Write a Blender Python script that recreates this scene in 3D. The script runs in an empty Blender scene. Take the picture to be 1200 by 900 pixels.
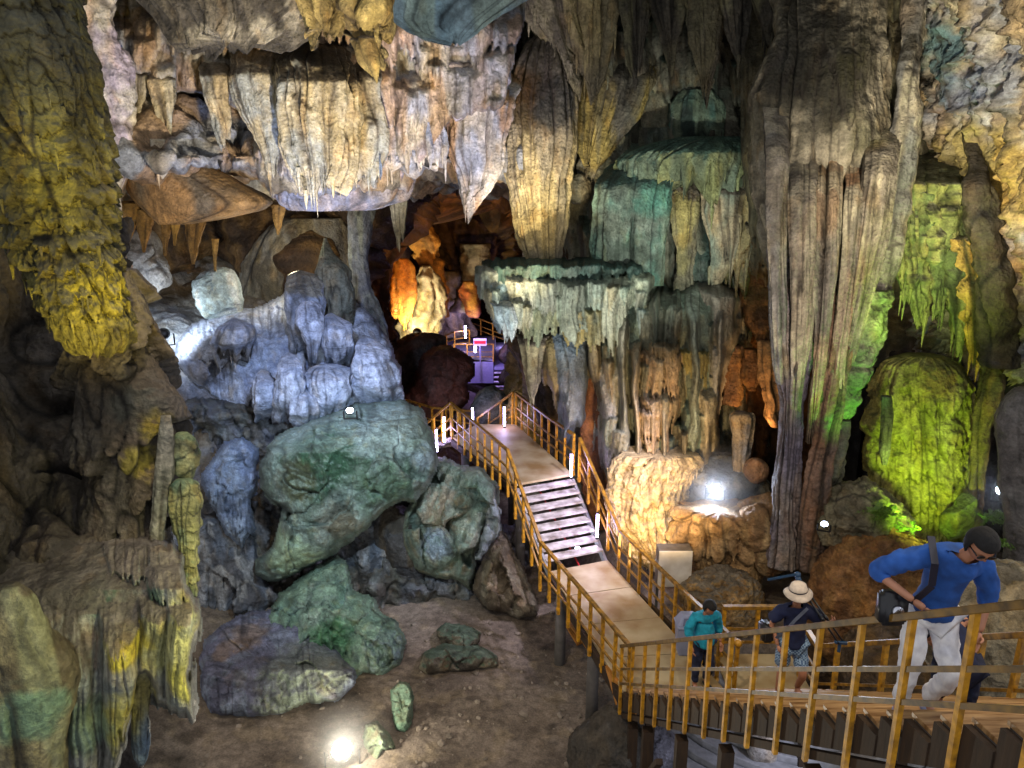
def relief(name, label, cat, u0, u1, v0, v1, Yf, banks, pal_, spikes=(), kind='structure', mat=None, step=1.75, rough=1.0, base_lumps=((.6, .5), (1.6, .16)), extra=None, edge=None, hmin=None, **o):
    """fused dripstone wall: banks of ribbed curtains with ragged feet, grown out of one rock face.
    banks: (uL, uR, vtop, vbot, H metres, rib width px, jag px)"""
    SEED[0] += 1
    seed = SEED[0] * 1.731
    nx = int((u1 - u0) / step) + 1; nz = int((v1 - v0) / step) + 1
    us = np.linspace(u0, u1, nx).astype(np.float32); vs = np.linspace(v0, v1, nz).astype(np.float32)
    U, V = np.meshgrid(us, vs)
    Yb = Yf(U, V).astype(np.float32)
    m0 = mpp((v0 + v1) / 2, float(Yb.mean()))
    sc = m0                                   # metres per pixel on this face
    # wander so that nothing runs ruler straight
    Uw = U + (7 * pn(U * .022 + seed, V * .012, 1.0) + 3 * pn(U * .07, V * .03 + seed, 2.0))
    H = np.zeros_like(U); crev = np.zeros_like(U); tint = np.zeros_like(U)
    rr = random.Random(int(seed * 77))
    BC_ = np.zeros(U.shape + (3,), np.float32); BM_ = np.zeros(U.shape, np.float32)
    def addbank(uL, uR, vt, vb, hh, rw, jag, colr=None):
        nonlocal H, crev, tint
        k = rr.uniform(0, 99)
        c0, w0 = (uL + uR) / 2, (uR - uL) / 2
        n1 = bil(pn(Uw / rw * .5 + k, V * .004 + k, 5.0), .7)
        n2 = bil(pn(Uw / rw * 1.25 + k, V * .008, 9.0 + k), .6)
        foot = vb + jag * ((n1 * .9 + n2 * .6) - .7) - .35 * (vb - vt) * np.clip(np.abs(Uw - c0) / w0, 0, 1) ** 2.2
        t = (V - vt) / np.maximum(foot - vt, 4)
        wtaper = w0 * (1.0 - .15 * np.clip(t, 0, 1))
        x = np.abs(Uw - c0) / wtaper
        prof = np.sqrt(np.clip(1 - x ** 2.4, 0, 1)) * sst(0, .28, t) * (1 - sst(.96, 1.0, t)) * (1 - .35 * np.clip(t, 0, 1))
        h = hh * prof + np.where(prof > 0, (n1 * .6 + n2 * .4 - .5) * rw * sc * 1.1 * np.sqrt(np.clip(prof, 0, 1)), 0)
        m = (h > H) & (prof > 0.02)
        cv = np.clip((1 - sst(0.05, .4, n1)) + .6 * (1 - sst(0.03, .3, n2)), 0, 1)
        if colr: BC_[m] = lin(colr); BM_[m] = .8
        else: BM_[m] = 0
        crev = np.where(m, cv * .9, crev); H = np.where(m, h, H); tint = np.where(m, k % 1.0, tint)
    for b in sorted(banks, key=lambda b: b[3]): addbank(*b)
    for (uu, vt, vb, w, hh) in spikes:
        t = (V - vt) / (vb - vt)
        ww = w * np.clip(1 - t, 0, 1) ** .6 * (.85 + .25 * np.sin(V * .21 + uu))
        x = np.abs(Uw - uu) / np.maximum(ww, .5)
        prof = np.sqrt(np.clip(1 - x ** 2, 0, 1)) * sst(0, .15, t) * (t < 1)
        h = hh + prof * w * sc * 1.1
        m = (prof > .02) & (h > H)
        H = np.where(m, h, H); crev = np.where(m, .7 * (x > .8), crev)
    rg = np.zeros_like(U)
    x_, z_ = U * sc, -V * sc
    for f, a in base_lumps:
        H = H + a * fbm(x_ * f + seed, z_ * f * .7, 3.0, 4)
    H = H + rough * (0.05 * (.5 - np.abs(fbm(x_ * 3 + seed, z_ * 1.6, 7.0, 4))) + .018 * fbm(x_ * 9, z_ * 6, seed, 3))
    if extra is not None: H, crev = extra(U, V, H, crev, sc, seed)
    keep = None
    if edge is not None:                      # signed pixels inside the natural outline; the rim curls back
        e = edge(Uw, V) + 7 * fbm(U * .03 + seed, V * .03, 4.0, 3) + 5 * pn(U * .16, V * .03, seed)
        keep = e > 0
        if hmin is not None: keep &= H > hmin
        H = H - 1.2 * (1 - sst(0, 16, e)) ** 2
    Yv = Yb - H
    yy = (450 - V) / F
    dy = CT + yy * ST; dz = -ST + yy * CT
    p = np.stack([(U - 600) / F / dy * Yv, Yv, ZC + dz / dy * Yv], -1).astype(np.float32)
    n = gnormals(p, False)
    if n[..., 1].mean() > 0: n = -n
    # clefts take the darker crevice colour
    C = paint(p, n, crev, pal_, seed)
    if BM_.max() > 0:
        mot = (1 + .5 * fbm(x_ * 2 + seed, z_ * 1.1, 3.0, 4) + .3 * fbm(x_ * 7, z_ * 5, seed, 3))[..., None]
        bmk = (BM_ * (1 - .75 * np.clip(crev, 0, 1)))[..., None] * (.75 + .5 * fbm(x_ * 1.3, z_, seed, 3))[..., None]
        C = C * (1 - np.clip(bmk, 0, 1)) + BC_ * mot * np.clip(bmk, 0, 1)
    C = C * (1 + .35 * (tint - .5))[..., None]
    me = grid_mesh(name, p, C, False, keep=keep)
    ob = link(name, me, mat or ROCK)
    return tag(ob, label, cat, None, kind)

def rand_banks(rr, u0, u1, v0, v1, n, w=(18, 45), l=(35, 90), h=(.25, .7), rw=(5, 9), jag=(14, 34)):
    out = []
    for i in range(n):
        u = rr.uniform(u0, u1); v = v0 + (v1 - v0) * rr.random(); ww = rr.uniform(*w); ll = rr.uniform(*l)
        out.append((u - ww, u + ww, v - ll * .6, v + ll * .4, rr.uniform(*h), rr.uniform(*rw), rr.uniform(*jag)))
    return out
def polydist(U, V, poly):
    P_ = np.array(poly, np.float32); n = len(P_)
    d2 = np.full(U.shape, 1e9, np.float32); ins = np.zeros(U.shape, bool)
    for i in range(n):
        x1, y1 = P_[i]; x2, y2 = P_[(i + 1) % n]
        dx, dy = x2 - x1, y2 - y1
        t = np.clip(((U - x1) * dx + (V - y1) * dy) / (dx * dx + dy * dy + 1e-6), 0, 1)
        d2 = np.minimum(d2, (U - x1 - t * dx) ** 2 + (V - y1 - t * dy) ** 2)
        c = ((y1 > V) != (y2 > V)) & (U < (x2 - x1) * (V - y1) / (y2 - y1 + 1e-9) + x1)
        ins ^= c
    d = np.sqrt(d2)
    return np.where(ins, d, -d)

def crag(name, label, cat, poly, prof, pal_, D=.8, cell=34, tilt=.5, strata=(0, 0), group=None, step=1.6, round_=.5, ribs=None, warp=.6, edge_n=5, nz_=1.0, mat=None):
    """broken rock: front of a boulder with its real outline, split into tilted faces by fractures. prof: (v, Y) down its front"""
    SEED[0] += 1
    seed = SEED[0] * 1.731
    A = np.array(poly, float)
    u0, u1, v0, v1 = A[:, 0].min() - 6, A[:, 0].max() + 6, A[:, 1].min() - 6, A[:, 1].max() + 6
    nx = int((u1 - u0) / step) + 1; nz = int((v1 - v0) / step) + 1
    U, V = np.meshgrid(np.linspace(u0, u1, nx).astype(np.float32), np.linspace(v0, v1, nz).astype(np.float32))
    pv = [q[0] for q in prof]; py = [q[1] for q in prof]
    Yb = np.interp(V, pv, py).astype(np.float32)
    Yb = (np.roll(Yb, 4, 0) + Yb + np.roll(Yb, -4, 0)) / 3 if nz > 30 else Yb
    Yb = np.interp(V, pv, py).astype(np.float32)
    sc = mpp((v0 + v1) / 2, float(np.mean(py)))
    e = polydist(U, V, poly) + edge_n * fbm(U * .05 + seed, V * .05, 3.0, 3)
    R = max(8.0, float(e.max()))
    t = np.clip(e / (R * round_ * 2), 0, 1)
    H = D * (1 - (1 - t) ** 2.6) ** (1 / 2.0)
    # fractures: warped cells, each with its own slope
    rs = np.random.RandomState(int(seed * 31) % 9999)
    crev = np.zeros_like(U)
    for (cs, am) in ((cell, 1.0), (cell * .42, .4)):
        Ux = U + cs * warp * 1.6 * fbm(U / cs * .55, V / cs * .55, seed, 4); Vx = (V + cs * warp * 1.6 * fbm(U / cs * .55 + 9, V / cs * .55, seed, 4)) * (1.0 if cs > 20 else .7)
        gx = np.floor(Ux / cs).astype(int); gy = np.floor(Vx / cs).astype(int)
        b1 = np.full(U.shape, 1e9); b2 = np.full(U.shape, 1e9); h1 = np.zeros_like(U)
        rnd = rs.rand(64, 64, 5)
        for i in (-1, 0, 1):
            for j in (-1, 0, 1):
                q = rnd[(gx + i) % 64, (gy + j) % 64]
                cx = (gx + i + q[..., 0]) * cs; cy = (gy + j + q[..., 1]) * cs
                dd = np.hypot(Ux - cx, Vx - cy)
                hh = ((Ux - cx) * (q[..., 2] - .5) + (Vx - cy) * (q[..., 3] - .5)) * sc * 2 * tilt + (q[..., 4] - .5) * cs * sc * .5 * tilt
                m = dd < b1
                b2 = np.where(m, b1, np.minimum(b2, dd)); h1 = np.where(m, hh, h1); b1 = np.where(m, dd, b1)
        H = H + am * h1 * np.clip(e / 12, 0, 1)
        ck = 1 - sst(0, cs * .07, b2 - b1)
        mk = sst(-.02, .35, pn(U / cs * .5 + 50, V / cs * .5, seed))
        H = H - ck * mk * min(cs, 26) * sc * .16 * am
        crev = np.maximum(crev, ck * mk * .85 * am)
    if strata[0]:
        a = math.radians(strata[1])
        w = (V * math.cos(a) + U * math.sin(a)) * sc * strata[0] + .8 * pn(U * .03, V * .03, seed)
        n = fbm(w, U * .008, seed, 3)
        H = H + .09 * bil(n, .5); crev = np.maximum(crev, .6 * (1 - sst(0, .2, np.abs(n) * 2)))
    if ribs:
        n = bil(pn(U / ribs[0] + .3 * pn(U * .05, V * .05, seed), V / (ribs[0] * 9), seed), .7)
        mm = sst(-.1, .2, pn(U * .02 + seed, V * .02, 8.0))
        H = H + ribs[1] * (n - .5) * mm; crev = np.maximum(crev, (1 - sst(.05, .4, n)) * mm * .9)
    x, z = U * sc, -V * sc
    H = H + nz_ * .2 * fbm(x * 1.1 + seed, z * 1.1, 2.0, 5) + nz_ * .13 * (.5 - np.abs(fbm(x * 2.6, z * 2.6, seed, 5))) + .02 * fbm(x * 11, z * 11, seed, 3)
    Yv = Yb + D - H
    Yv = Yv + min(1.0, D * .7) * (1 - sst(0, min(7, R * .25), e)) ** 2
    yy = (450 - V) / F
    dy = CT + yy * ST; dz = -ST + yy * CT
    p = np.stack([(U - 600) / F / dy * Yv, Yv, ZC + dz / dy * Yv], -1).astype(np.float32)
    n = gnormals(p, False)
    if n[..., 1].mean() > 0: n = -n
    C = paint(p, n, crev, pal_, seed)
    me = grid_mesh(name, p, C, False, keep=e > 0)
    return tag(link(name, me, mat or ROCK), label, cat, group)
import bpy, bmesh, math, random
import numpy as np
from mathutils import Vector, Matrix

SC = bpy.context.scene
COL = SC.collection
random.seed(4)
RS = np.random.RandomState(11)

# ------------------------------------------------------------------ camera
F = 900.0
TH = math.radians(15.0)
CT, ST = math.cos(TH), math.sin(TH)
ZC = 10.0                                   # eye height above the sandy cave floor
cam = bpy.data.cameras.new('camera')
cam.sensor_width = 36.0
cam.lens = 36.0 * F / 1200.0
cam.clip_start = 0.1
cam.clip_end = 400.0
camo = bpy.data.objects.new('camera', cam)
COL.objects.link(camo)
camo.location = (0, 0, ZC)
camo.rotation_euler = (math.radians(90) - TH, 0, 0)
SC.camera = camo

def P(u, v, Y):
    """world point seen at photo position u,v (1200x900) standing at distance Y"""
    x = (u - 600.0) / F
    y = (450.0 - v) / F
    dy = CT + y * ST
    dz = -ST + y * CT
    return Vector((x / dy * Y, Y, ZC + dz / dy * Y))

def PZ(u, v, z):
    x = (u - 600.0) / F
    y = (450.0 - v) / F
    dy = CT + y * ST
    dz = -ST + y * CT
    t = (z - ZC) / dz
    return Vector((x * t, dy * t, z))

def mpp(v, Y):
    """metres per photo pixel at distance Y"""
    y = (450.0 - v) / F
    return Y / (CT + y * ST) / F

# ------------------------------------------------------------------ noise
PERM = RS.permutation(512).astype(np.int32)
PERM = np.concatenate([PERM, PERM, PERM[:4]])
G3 = RS.normal(size=(512, 3))
G3 /= np.linalg.norm(G3, axis=1)[:, None]
G3 = G3.astype(np.float32)

def pn(x, y, z):
    x, y, z = np.broadcast_arrays(np.asarray(x, np.float32), np.asarray(y, np.float32), np.asarray(z, np.float32))
    xi = np.floor(x); yi = np.floor(y); zi = np.floor(z)
    fx = x - xi; fy = y - yi; fz = z - zi
    xi = xi.astype(np.int32) & 511; yi = yi.astype(np.int32) & 511; zi = zi.astype(np.int32) & 511
    ux = fx * fx * fx * (fx * (fx * 6 - 15) + 10)
    uy = fy * fy * fy * (fy * (fy * 6 - 15) + 10)
    uz = fz * fz * fz * (fz * (fz * 6 - 15) + 10)
    def g(a, b, c):
        h = PERM[((PERM[((PERM[(xi + a) & 511]) + yi + b) & 511]) + zi + c) & 511]
        gg = G3[h]
        return gg[..., 0] * (fx - a) + gg[..., 1] * (fy - b) + gg[..., 2] * (fz - c)
    x00 = g(0, 0, 0) * (1 - ux) + g(1, 0, 0) * ux
    x10 = g(0, 1, 0) * (1 - ux) + g(1, 1, 0) * ux
    x01 = g(0, 0, 1) * (1 - ux) + g(1, 0, 1) * ux
    x11 = g(0, 1, 1) * (1 - ux) + g(1, 1, 1) * ux
    return ((x00 * (1 - uy) + x10 * uy) * (1 - uz) + (x01 * (1 - uy) + x11 * uy) * uz) * 1.6

def fbm(x, y, z, o=3):
    s = 0; a = 1.0; t = 0
    for i in range(o):
        f = 2.03 ** i
        s = s + a * pn(x * f + 13.7 * i, y * f + 5.1 * i, z * f + 9.3 * i)
        t += a
        a *= 0.5
    return s / t

def sst(a, b, x):
    t = np.clip((x - a) / (b - a), 0, 1)
    return t * t * (3 - 2 * t)

def bil(n, g=0.6):
    return np.clip(np.abs(n) * 2.0, 0, 1) ** g

# ------------------------------------------------------------------ colours
def lin(c):
    if isinstance(c, str):
        c = c.lstrip('#')
        c = [int(c[i:i + 2], 16) / 255 for i in (0, 2, 4)]
    return np.array([x / 12.92 if x <= 0.04045 else ((x + 0.055) / 1.055) ** 2.4 for x in c], np.float32)

# ------------------------------------------------------------------ materials
def new_mat(name):
    m = bpy.data.materials.new(name)
    m.use_nodes = True
    nt = m.node_tree
    for n in list(nt.nodes):
        nt.nodes.remove(n)
    out = nt.nodes.new('ShaderNodeOutputMaterial')
    b = nt.nodes.new('ShaderNodeBsdfPrincipled')
    nt.links.new(b.outputs[0], out.inputs[0])
    return m, nt, b

def rock_material(name, rough=0.72, scale=1.0, bump=0.85, spec=0.35, pores=0.5):
    m, nt, b = new_mat(name)
    N = nt.nodes.new; L = nt.links.new
    tc = N('ShaderNodeTexCoord')
    at = N('ShaderNodeAttribute'); at.attribute_name = 'Col'
    n1 = N('ShaderNodeTexNoise'); n1.inputs['Scale'].default_value = 5 * scale; n1.inputs['Detail'].default_value = 6; n1.inputs['Roughness'].default_value = 0.65
    n2 = N('ShaderNodeTexNoise'); n2.inputs['Scale'].default_value = 22 * scale; n2.inputs['Detail'].default_value = 7; n2.inputs['Roughness'].default_value = 0.7
    vo = N('ShaderNodeTexVoronoi'); vo.inputs['Scale'].default_value = 14 * scale
    for n in (n1, n2, vo):
        L(tc.outputs['Object'], n.inputs['Vector'])
    mr = N('ShaderNodeMapRange'); mr.inputs[1].default_value = 0.3; mr.inputs[2].default_value = 0.72
    mr.inputs[3].default_value = 0.6; mr.inputs[4].default_value = 1.32
    L(n1.outputs['Fac'], mr.inputs[0])
    mr2 = N('ShaderNodeMapRange'); mr2.inputs[1].default_value = 0.3; mr2.inputs[2].default_value = 0.7
    mr2.inputs[3].default_value = 0.62; mr2.inputs[4].default_value = 1.32
    L(n2.outputs['Fac'], mr2.inputs[0])
    mu = N('ShaderNodeMath'); mu.operation = 'MULTIPLY'
    L(mr.outputs[0], mu.inputs[0]); L(mr2.outputs[0], mu.inputs[1])
    vm = N('ShaderNodeVectorMath'); vm.operation = 'SCALE'
    L(at.outputs['Color'], vm.inputs[0]); L(mu.outputs[0], vm.inputs['Scale'])
    L(vm.outputs[0], b.inputs['Base Color'])
    rr = N('ShaderNodeMapRange'); rr.inputs[1].default_value = 0.35; rr.inputs[2].default_value = 0.7
    rr.inputs[3].default_value = rough - 0.2; rr.inputs[4].default_value = min(1, rough + 0.15)
    L(n1.outputs['Fac'], rr.inputs[0]); L(rr.outputs[0], b.inputs['Roughness'])
    b.inputs['Specular IOR Level'].default_value = spec
    ad = N('ShaderNodeMath'); ad.operation = 'MULTIPLY_ADD'; ad.inputs[1].default_value = 0.35
    L(n2.outputs['Fac'], ad.inputs[0]); L(n1.outputs['Fac'], ad.inputs[2])
    ad2 = N('ShaderNodeMath'); ad2.operation = 'MULTIPLY_ADD'; ad2.inputs[1].default_value = pores * 0.5
    L(vo.outputs['Distance'], ad2.inputs[0]); L(ad.outputs[0], ad2.inputs[2])
    bp = N('ShaderNodeBump'); bp.inputs['Strength'].default_value = bump; bp.inputs['Distance'].default_value = 0.12 / scale
    L(ad2.outputs[0], bp.inputs['Height']); L(bp.outputs[0], b.inputs['Normal'])
    return m

ROCK = rock_material('limestone')
WET = rock_material('wet_flowstone', rough=0.5, spec=0.6, bump=0.45)
FAR = rock_material('far_limestone', scale=0.6, bump=0.8)
SAND = rock_material('sand_floor', rough=0.9, scale=1.2, bump=0.35, spec=0.15, pores=0.2)

def simple_mat(name, color, rough=0.5, metal=0.0, var=0.25, scale=8.0, emit=None, bump=0.1, dirt=None, stretch=None):
    m, nt, b = new_mat(name)
    N = nt.nodes.new; L = nt.links.new
    c = lin(color)
    tc = N('ShaderNodeTexCoord')
    n1 = N('ShaderNodeTexNoise'); n1.inputs['Scale'].default_value = scale; n1.inputs['Detail'].default_value = 5
    if stretch:
        mp = N('ShaderNodeMapping'); mp.inputs['Scale'].default_value = stretch
        L(tc.outputs['Object'], mp.inputs[0]); L(mp.outputs[0], n1.inputs['Vector'])
    else:
        L(tc.outputs['Object'], n1.inputs['Vector'])
    cr = N('ShaderNodeValToRGB')
    cr.color_ramp.elements[0].position = 0.32; cr.color_ramp.elements[1].position = 0.68
    d = lin(dirt) if dirt else c * (1 - var)
    h = np.clip(c * (1 + var), 0, 1)
    cr.color_ramp.elements[0].color = (*map(float, d), 1)
    cr.color_ramp.elements[1].color = (*map(float, h), 1)
    L(n1.outputs['Fac'], cr.inputs[0]); L(cr.outputs[0], b.inputs['Base Color'])
    b.inputs['Roughness'].default_value = rough
    b.inputs['Metallic'].default_value = metal
    if bump:
        bp = N('ShaderNodeBump'); bp.inputs['Strength'].default_value = bump; bp.inputs['Distance'].default_value = 0.02
        L(n1.outputs['Fac'], bp.inputs['Height']); L(bp.outputs[0], b.inputs['Normal'])
    if emit:
        b.inputs['Emission Color'].default_value = (*map(float, lin(emit[0])), 1)
        b.inputs['Emission Strength'].default_value = emit[1]
    return m

# ------------------------------------------------------------------ object helpers
def tag(o, label=None, cat=None, group=None, kind=None):
    if label: o['label'] = label
    if cat: o['category'] = cat
    if group: o['group'] = group
    if kind: o['kind'] = kind
    return o

def empty(name, loc=(0, 0, 0), label=None, cat=None, group=None):
    o = bpy.data.objects.new(name, None)
    o.location = loc
    COL.objects.link(o)
    return tag(o, label, cat, group)

def link(name, me, mats, parent=None, loc=None):
    o = bpy.data.objects.new(name, me)
    if not isinstance(mats, (list, tuple)): mats = [mats]
    for m in mats: me.materials.append(m)
    COL.objects.link(o)
    if parent is not None:
        o.parent = parent
        o.matrix_parent_inverse = Matrix.Translation(parent.location).inverted()
    return o

def grid_mesh(name, pts, cols, wrap, cap=True, keep=None):
    """pts (nz, nt, 3); closed round if wrap"""
    nz, nt = pts.shape[:2]
    V = pts.reshape(-1, 3)
    C = cols.reshape(-1, 3)
    idx = np.arange(nz * nt).reshape(nz, nt)
    if wrap:
        a = idx[:-1, :]; b = np.roll(idx, -1, 1)[:-1, :]; c = np.roll(idx, -1, 1)[1:, :]; d = idx[1:, :]
    else:
        a = idx[:-1, :-1]; b = idx[:-1, 1:]; c = idx[1:, 1:]; d = idx[1:, :-1]
    Q = np.stack([a, d, c, b], -1).reshape(-1, 4)
    if keep is not None:
        Q = Q[keep.reshape(-1)[Q].all(1)]
    tris = []
    if wrap and cap:
        n = len(V)
        V = np.vstack([V, pts[0].mean(0), pts[-1].mean(0)])
        C = np.vstack([C, cols[0].mean(0), cols[-1].mean(0)])
        r0 = idx[0]; r1 = np.roll(idx[0], -1)
        tris = [np.stack([r0, r1, np.full(nt, n)], -1)]
        r0 = idx[-1]; r1 = np.roll(idx[-1], -1)
        tris.append(np.stack([r1, r0, np.full(nt, n + 1)], -1))
        T = np.concatenate(tris)
    else:
        T = np.zeros((0, 3), int)
    return raw_mesh(name, V, Q, T, C)

def raw_mesh(name, V, Q, T, C=None):
    me = bpy.data.meshes.new(name)
    me.vertices.add(len(V))
    me.vertices.foreach_set('co', np.ascontiguousarray(V, np.float32).ravel())
    nq, nt = len(Q), len(T)
    me.loops.add(nq * 4 + nt * 3)
    me.polygons.add(nq + nt)
    li = np.concatenate([np.asarray(Q, np.int32).ravel(), np.asarray(T, np.int32).ravel()])
    me.loops.foreach_set('vertex_index', li.astype(np.int32))
    st = np.concatenate([np.arange(nq) * 4, nq * 4 + np.arange(nt) * 3]).astype(np.int32)
    me.polygons.foreach_set('loop_start', st)
    me.polygons.foreach_set('use_smooth', np.ones(nq + nt, bool))
    me.update(calc_edges=True)
    me.validate()
    if C is not None:
        at = me.attributes.new('Col', 'FLOAT_COLOR', 'POINT')
        rgba = np.ones((len(V), 4), np.float32)
        rgba[:, :3] = np.clip(C, 0.002, 1)
        at.data.foreach_set('color', rgba.ravel())
    return me

def gnormals(p, wrap):
    if wrap:
        dt = np.roll(p, -1, 1) - np.roll(p, 1, 1)
    else:
        dt = np.gradient(p, axis=1)
    dz = np.gradient(p, axis=0)
    n = np.cross(dt, dz)
    n /= (np.linalg.norm(n, axis=-1, keepdims=True) + 1e-9)
    return n

def smooth1(a, k):
    if k < 1: return a
    ker = np.hanning(2 * k + 3)[1:-1]; ker /= ker.sum()
    ap = np.concatenate([np.full(k, a[0]) + (a[0] - a[1:k + 1][::-1]) * 1.0 if len(a) > k else np.full(k, a[0]), a,
                         np.full(k, a[-1]) + (a[-1] - a[-k - 1:-1][::-1]) if len(a) > k else np.full(k, a[-1])])
    return np.convolve(ap, ker, 'valid')

def paint(p, nrm, crev, pal, seed, vert=1.0, rib=None):
    """mineral and crevice colouring of a formation"""
    x, y, z = p[..., 0], p[..., 1], p[..., 2]
    pf = pal.get('pf', 1.0)
    a = lin(pal['a']); b = lin(pal.get('b', pal['a']))
    m = sst(-0.18, 0.18, fbm(x * pf + seed, y * pf, z * pf * 0.6, 4))[..., None]
    c = a * (1 - m) + b * m
    if 's' in pal:
        sf = pal.get('sf', 3.0)
        m = sst(0.02, 0.3, pn(x * sf + 7 * seed, y * sf, z * sf * 0.12))[..., None] * pal.get('sk', 0.8)
        c = c * (1 - m) + lin(pal['s']) * m
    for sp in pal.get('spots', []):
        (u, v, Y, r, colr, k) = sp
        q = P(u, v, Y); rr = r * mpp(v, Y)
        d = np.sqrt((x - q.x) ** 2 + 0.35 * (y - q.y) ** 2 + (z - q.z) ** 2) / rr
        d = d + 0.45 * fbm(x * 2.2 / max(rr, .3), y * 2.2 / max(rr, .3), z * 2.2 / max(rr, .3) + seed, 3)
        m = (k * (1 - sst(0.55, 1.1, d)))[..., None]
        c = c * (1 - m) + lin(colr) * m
    if 't' in pal:
        tn = nrm[..., 2] + 0.5 * fbm(x * 2 + seed, y * 2, z * 2, 3)
        m = sst(pal.get('t0', 0.35), pal.get('t0', 0.35) + 0.3, tn)[..., None] * pal.get('tk', 0.9)
        c = c * (1 - m) + lin(pal['t']) * m
    if 'under' in pal:
        m = sst(0.3, 0.7, -nrm[..., 2])[..., None]
        c = c * (1 - m) + lin(pal['under']) * m
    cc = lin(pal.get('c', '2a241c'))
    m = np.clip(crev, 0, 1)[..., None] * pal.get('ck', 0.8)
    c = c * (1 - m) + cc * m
    m2 = sst(0.05, 0.35, fbm(x * pf * 3.1 - seed, y * pf * 3.1, z * pf * 1.6, 3))[..., None] * pal.get('mk', 0.45)
    c = c * (1 - m2) + (c * 1.6 + 0.03) * m2
    m3 = sst(0.1, 0.4, fbm(x * pf * 2.3 + 40, y * pf * 2.3 - seed, z * pf * 1.2, 3))[..., None] * pal.get('ok', 0.4)
    c = c * (1 - m3) + c * np.array([1.05, .78, .45]) * m3
    g = 1 + 0.45 * fbm(x * 4, y * 4, z * 4 + seed, 3)
    return c * g[..., None]

def displace(base, dirv, c, s, zz, o, seed):
    """ribs, drip tiers and lumps of dripstone; returns points and crevice mask"""
    x, y, z = base[..., 0], base[..., 1], base[..., 2]
    crev = np.zeros(x.shape, np.float32)
    d = np.zeros(x.shape, np.float32)
    o = dict(o)
    rib = np.ones(x.shape, np.float32) * 0.6
    ra = o.get('ra', 0.0)
    if ra:
        st = o.get('st', 0.14)
        wob = o.get('wob', 0.35)
        w1 = wob * pn(c * 0.6, s * 0.6, zz * 0.35 + seed)
        n1 = pn(c + w1, s + w1, zz * st + seed)
        n2 = pn(c * 2.3 + w1, s * 2.3, zz * st * 1.8 + seed + 31)
        h1, h2 = bil(n1, 0.65), bil(n2, 0.6)
        rib = (h1 + o.get('r2', 0.5) * h2) / (1 + o.get('r2', 0.5))
        am = 0.55 + 0.9 * sst(-0.25, 0.25, pn(c * 0.3, s * 0.3, zz * 0.5 - seed))
        d += ra * am * (rib - 0.6)
        sl = np.abs(pn(c * 0.45 + w1 * .7, s * 0.45, zz * st * .45 + seed + 77))
        sl = (1 - sst(0.0, 0.05, sl)) * sst(-0.1, 0.15, pn(c * 0.5, s * 0.5, zz * 0.28 + 2 * seed))
        d -= ra * o.get('slit', 1.0) * sl
        crev = np.maximum(crev, sl * min(1.0, o.get('slit', 1.0)))
        crev = np.maximum(crev, 1 - sst(0.05, 0.42, h1))
        crev = np.maximum(crev, 0.7 * (1 - sst(0.02, 0.3, h2)))
    ta = o.get('ta', 0.0)
    if ta:
        ph = zz * o['tf'] + o.get('tw', 0.5) * pn(c * 0.35, s * 0.35, zz * 0.3 + 3 * seed) + o.get('tj', 0.35) * (rib - 0.5) \
            + 0.25 * pn(c * 1.1, s * 1.1, zz * 0.6)
        k = np.floor(ph)
        fr = ph - k
        amp = 0.55 + 0.45 * np.sin(k * 12.9898 + seed)
        bulge = (1 - fr) * sst(0.0, 0.14, fr)
        d += ta * (bulge - 0.4) * amp
        crev = np.maximum(crev, (1 - sst(0.03, 0.16, fr)) * 0.9)
    for (f, a, mode) in o.get('lumps', []):
        if mode == 'f':
            d += a * fbm(x * f + seed, y * f, z * f, 4)
        elif mode == 'b':                       # rounded pillows
            n = fbm(x * f + seed, y * f, z * f, 2)
            h = bil(n, 0.6)
            d += a * (h - 0.6)
            crev = np.maximum(crev, 0.8 * (1 - sst(0.02, 0.3, h)))
        elif mode == 'r':                       # sharp ridges
            n = 1 - 2 * np.abs(fbm(x * f + seed, y * f, z * f, 4))
            d += a * n
            crev = np.maximum(crev, 0.35 * (1 - sst(-0.2, 0.35, n)))
        elif mode == 'v':                       # stretched down, soft
            d += a * fbm(x * f + seed, y * f, z * f * 0.25, 3)
        elif mode == 'l':                       # level strata
            n = fbm(x * f * 0.25 + seed, y * f * 0.25, z * f, 3)
            d += a * bil(n, 0.5)
            crev = np.maximum(crev, 0.6 * (1 - sst(0.0, 0.25, np.abs(n) * 2)))
    p = base + dirv * d[..., None]
    return p, crev, rib

STEP = 1.9      # photo pixels between mesh rows
SEED = [0]

def cone_pts(bx, by, bz, r, L, n=6, rows=6, sw=0.0):
    t = np.linspace(0, 1, rows)[:, None]
    th = np.linspace(0, 2 * np.pi, n, endpoint=False)[None, :]
    rad = r * (1 - t) ** 0.75 * (1 + 0.18 * np.sin(t * 9 + bx * 7)) + 0.002
    x = bx + rad * np.cos(th) + sw * t
    y = by + rad * np.sin(th)
    z = bz - L * t + 0 * th
    return np.stack([x + 0 * z, y + 0 * z, z], -1)

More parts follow.
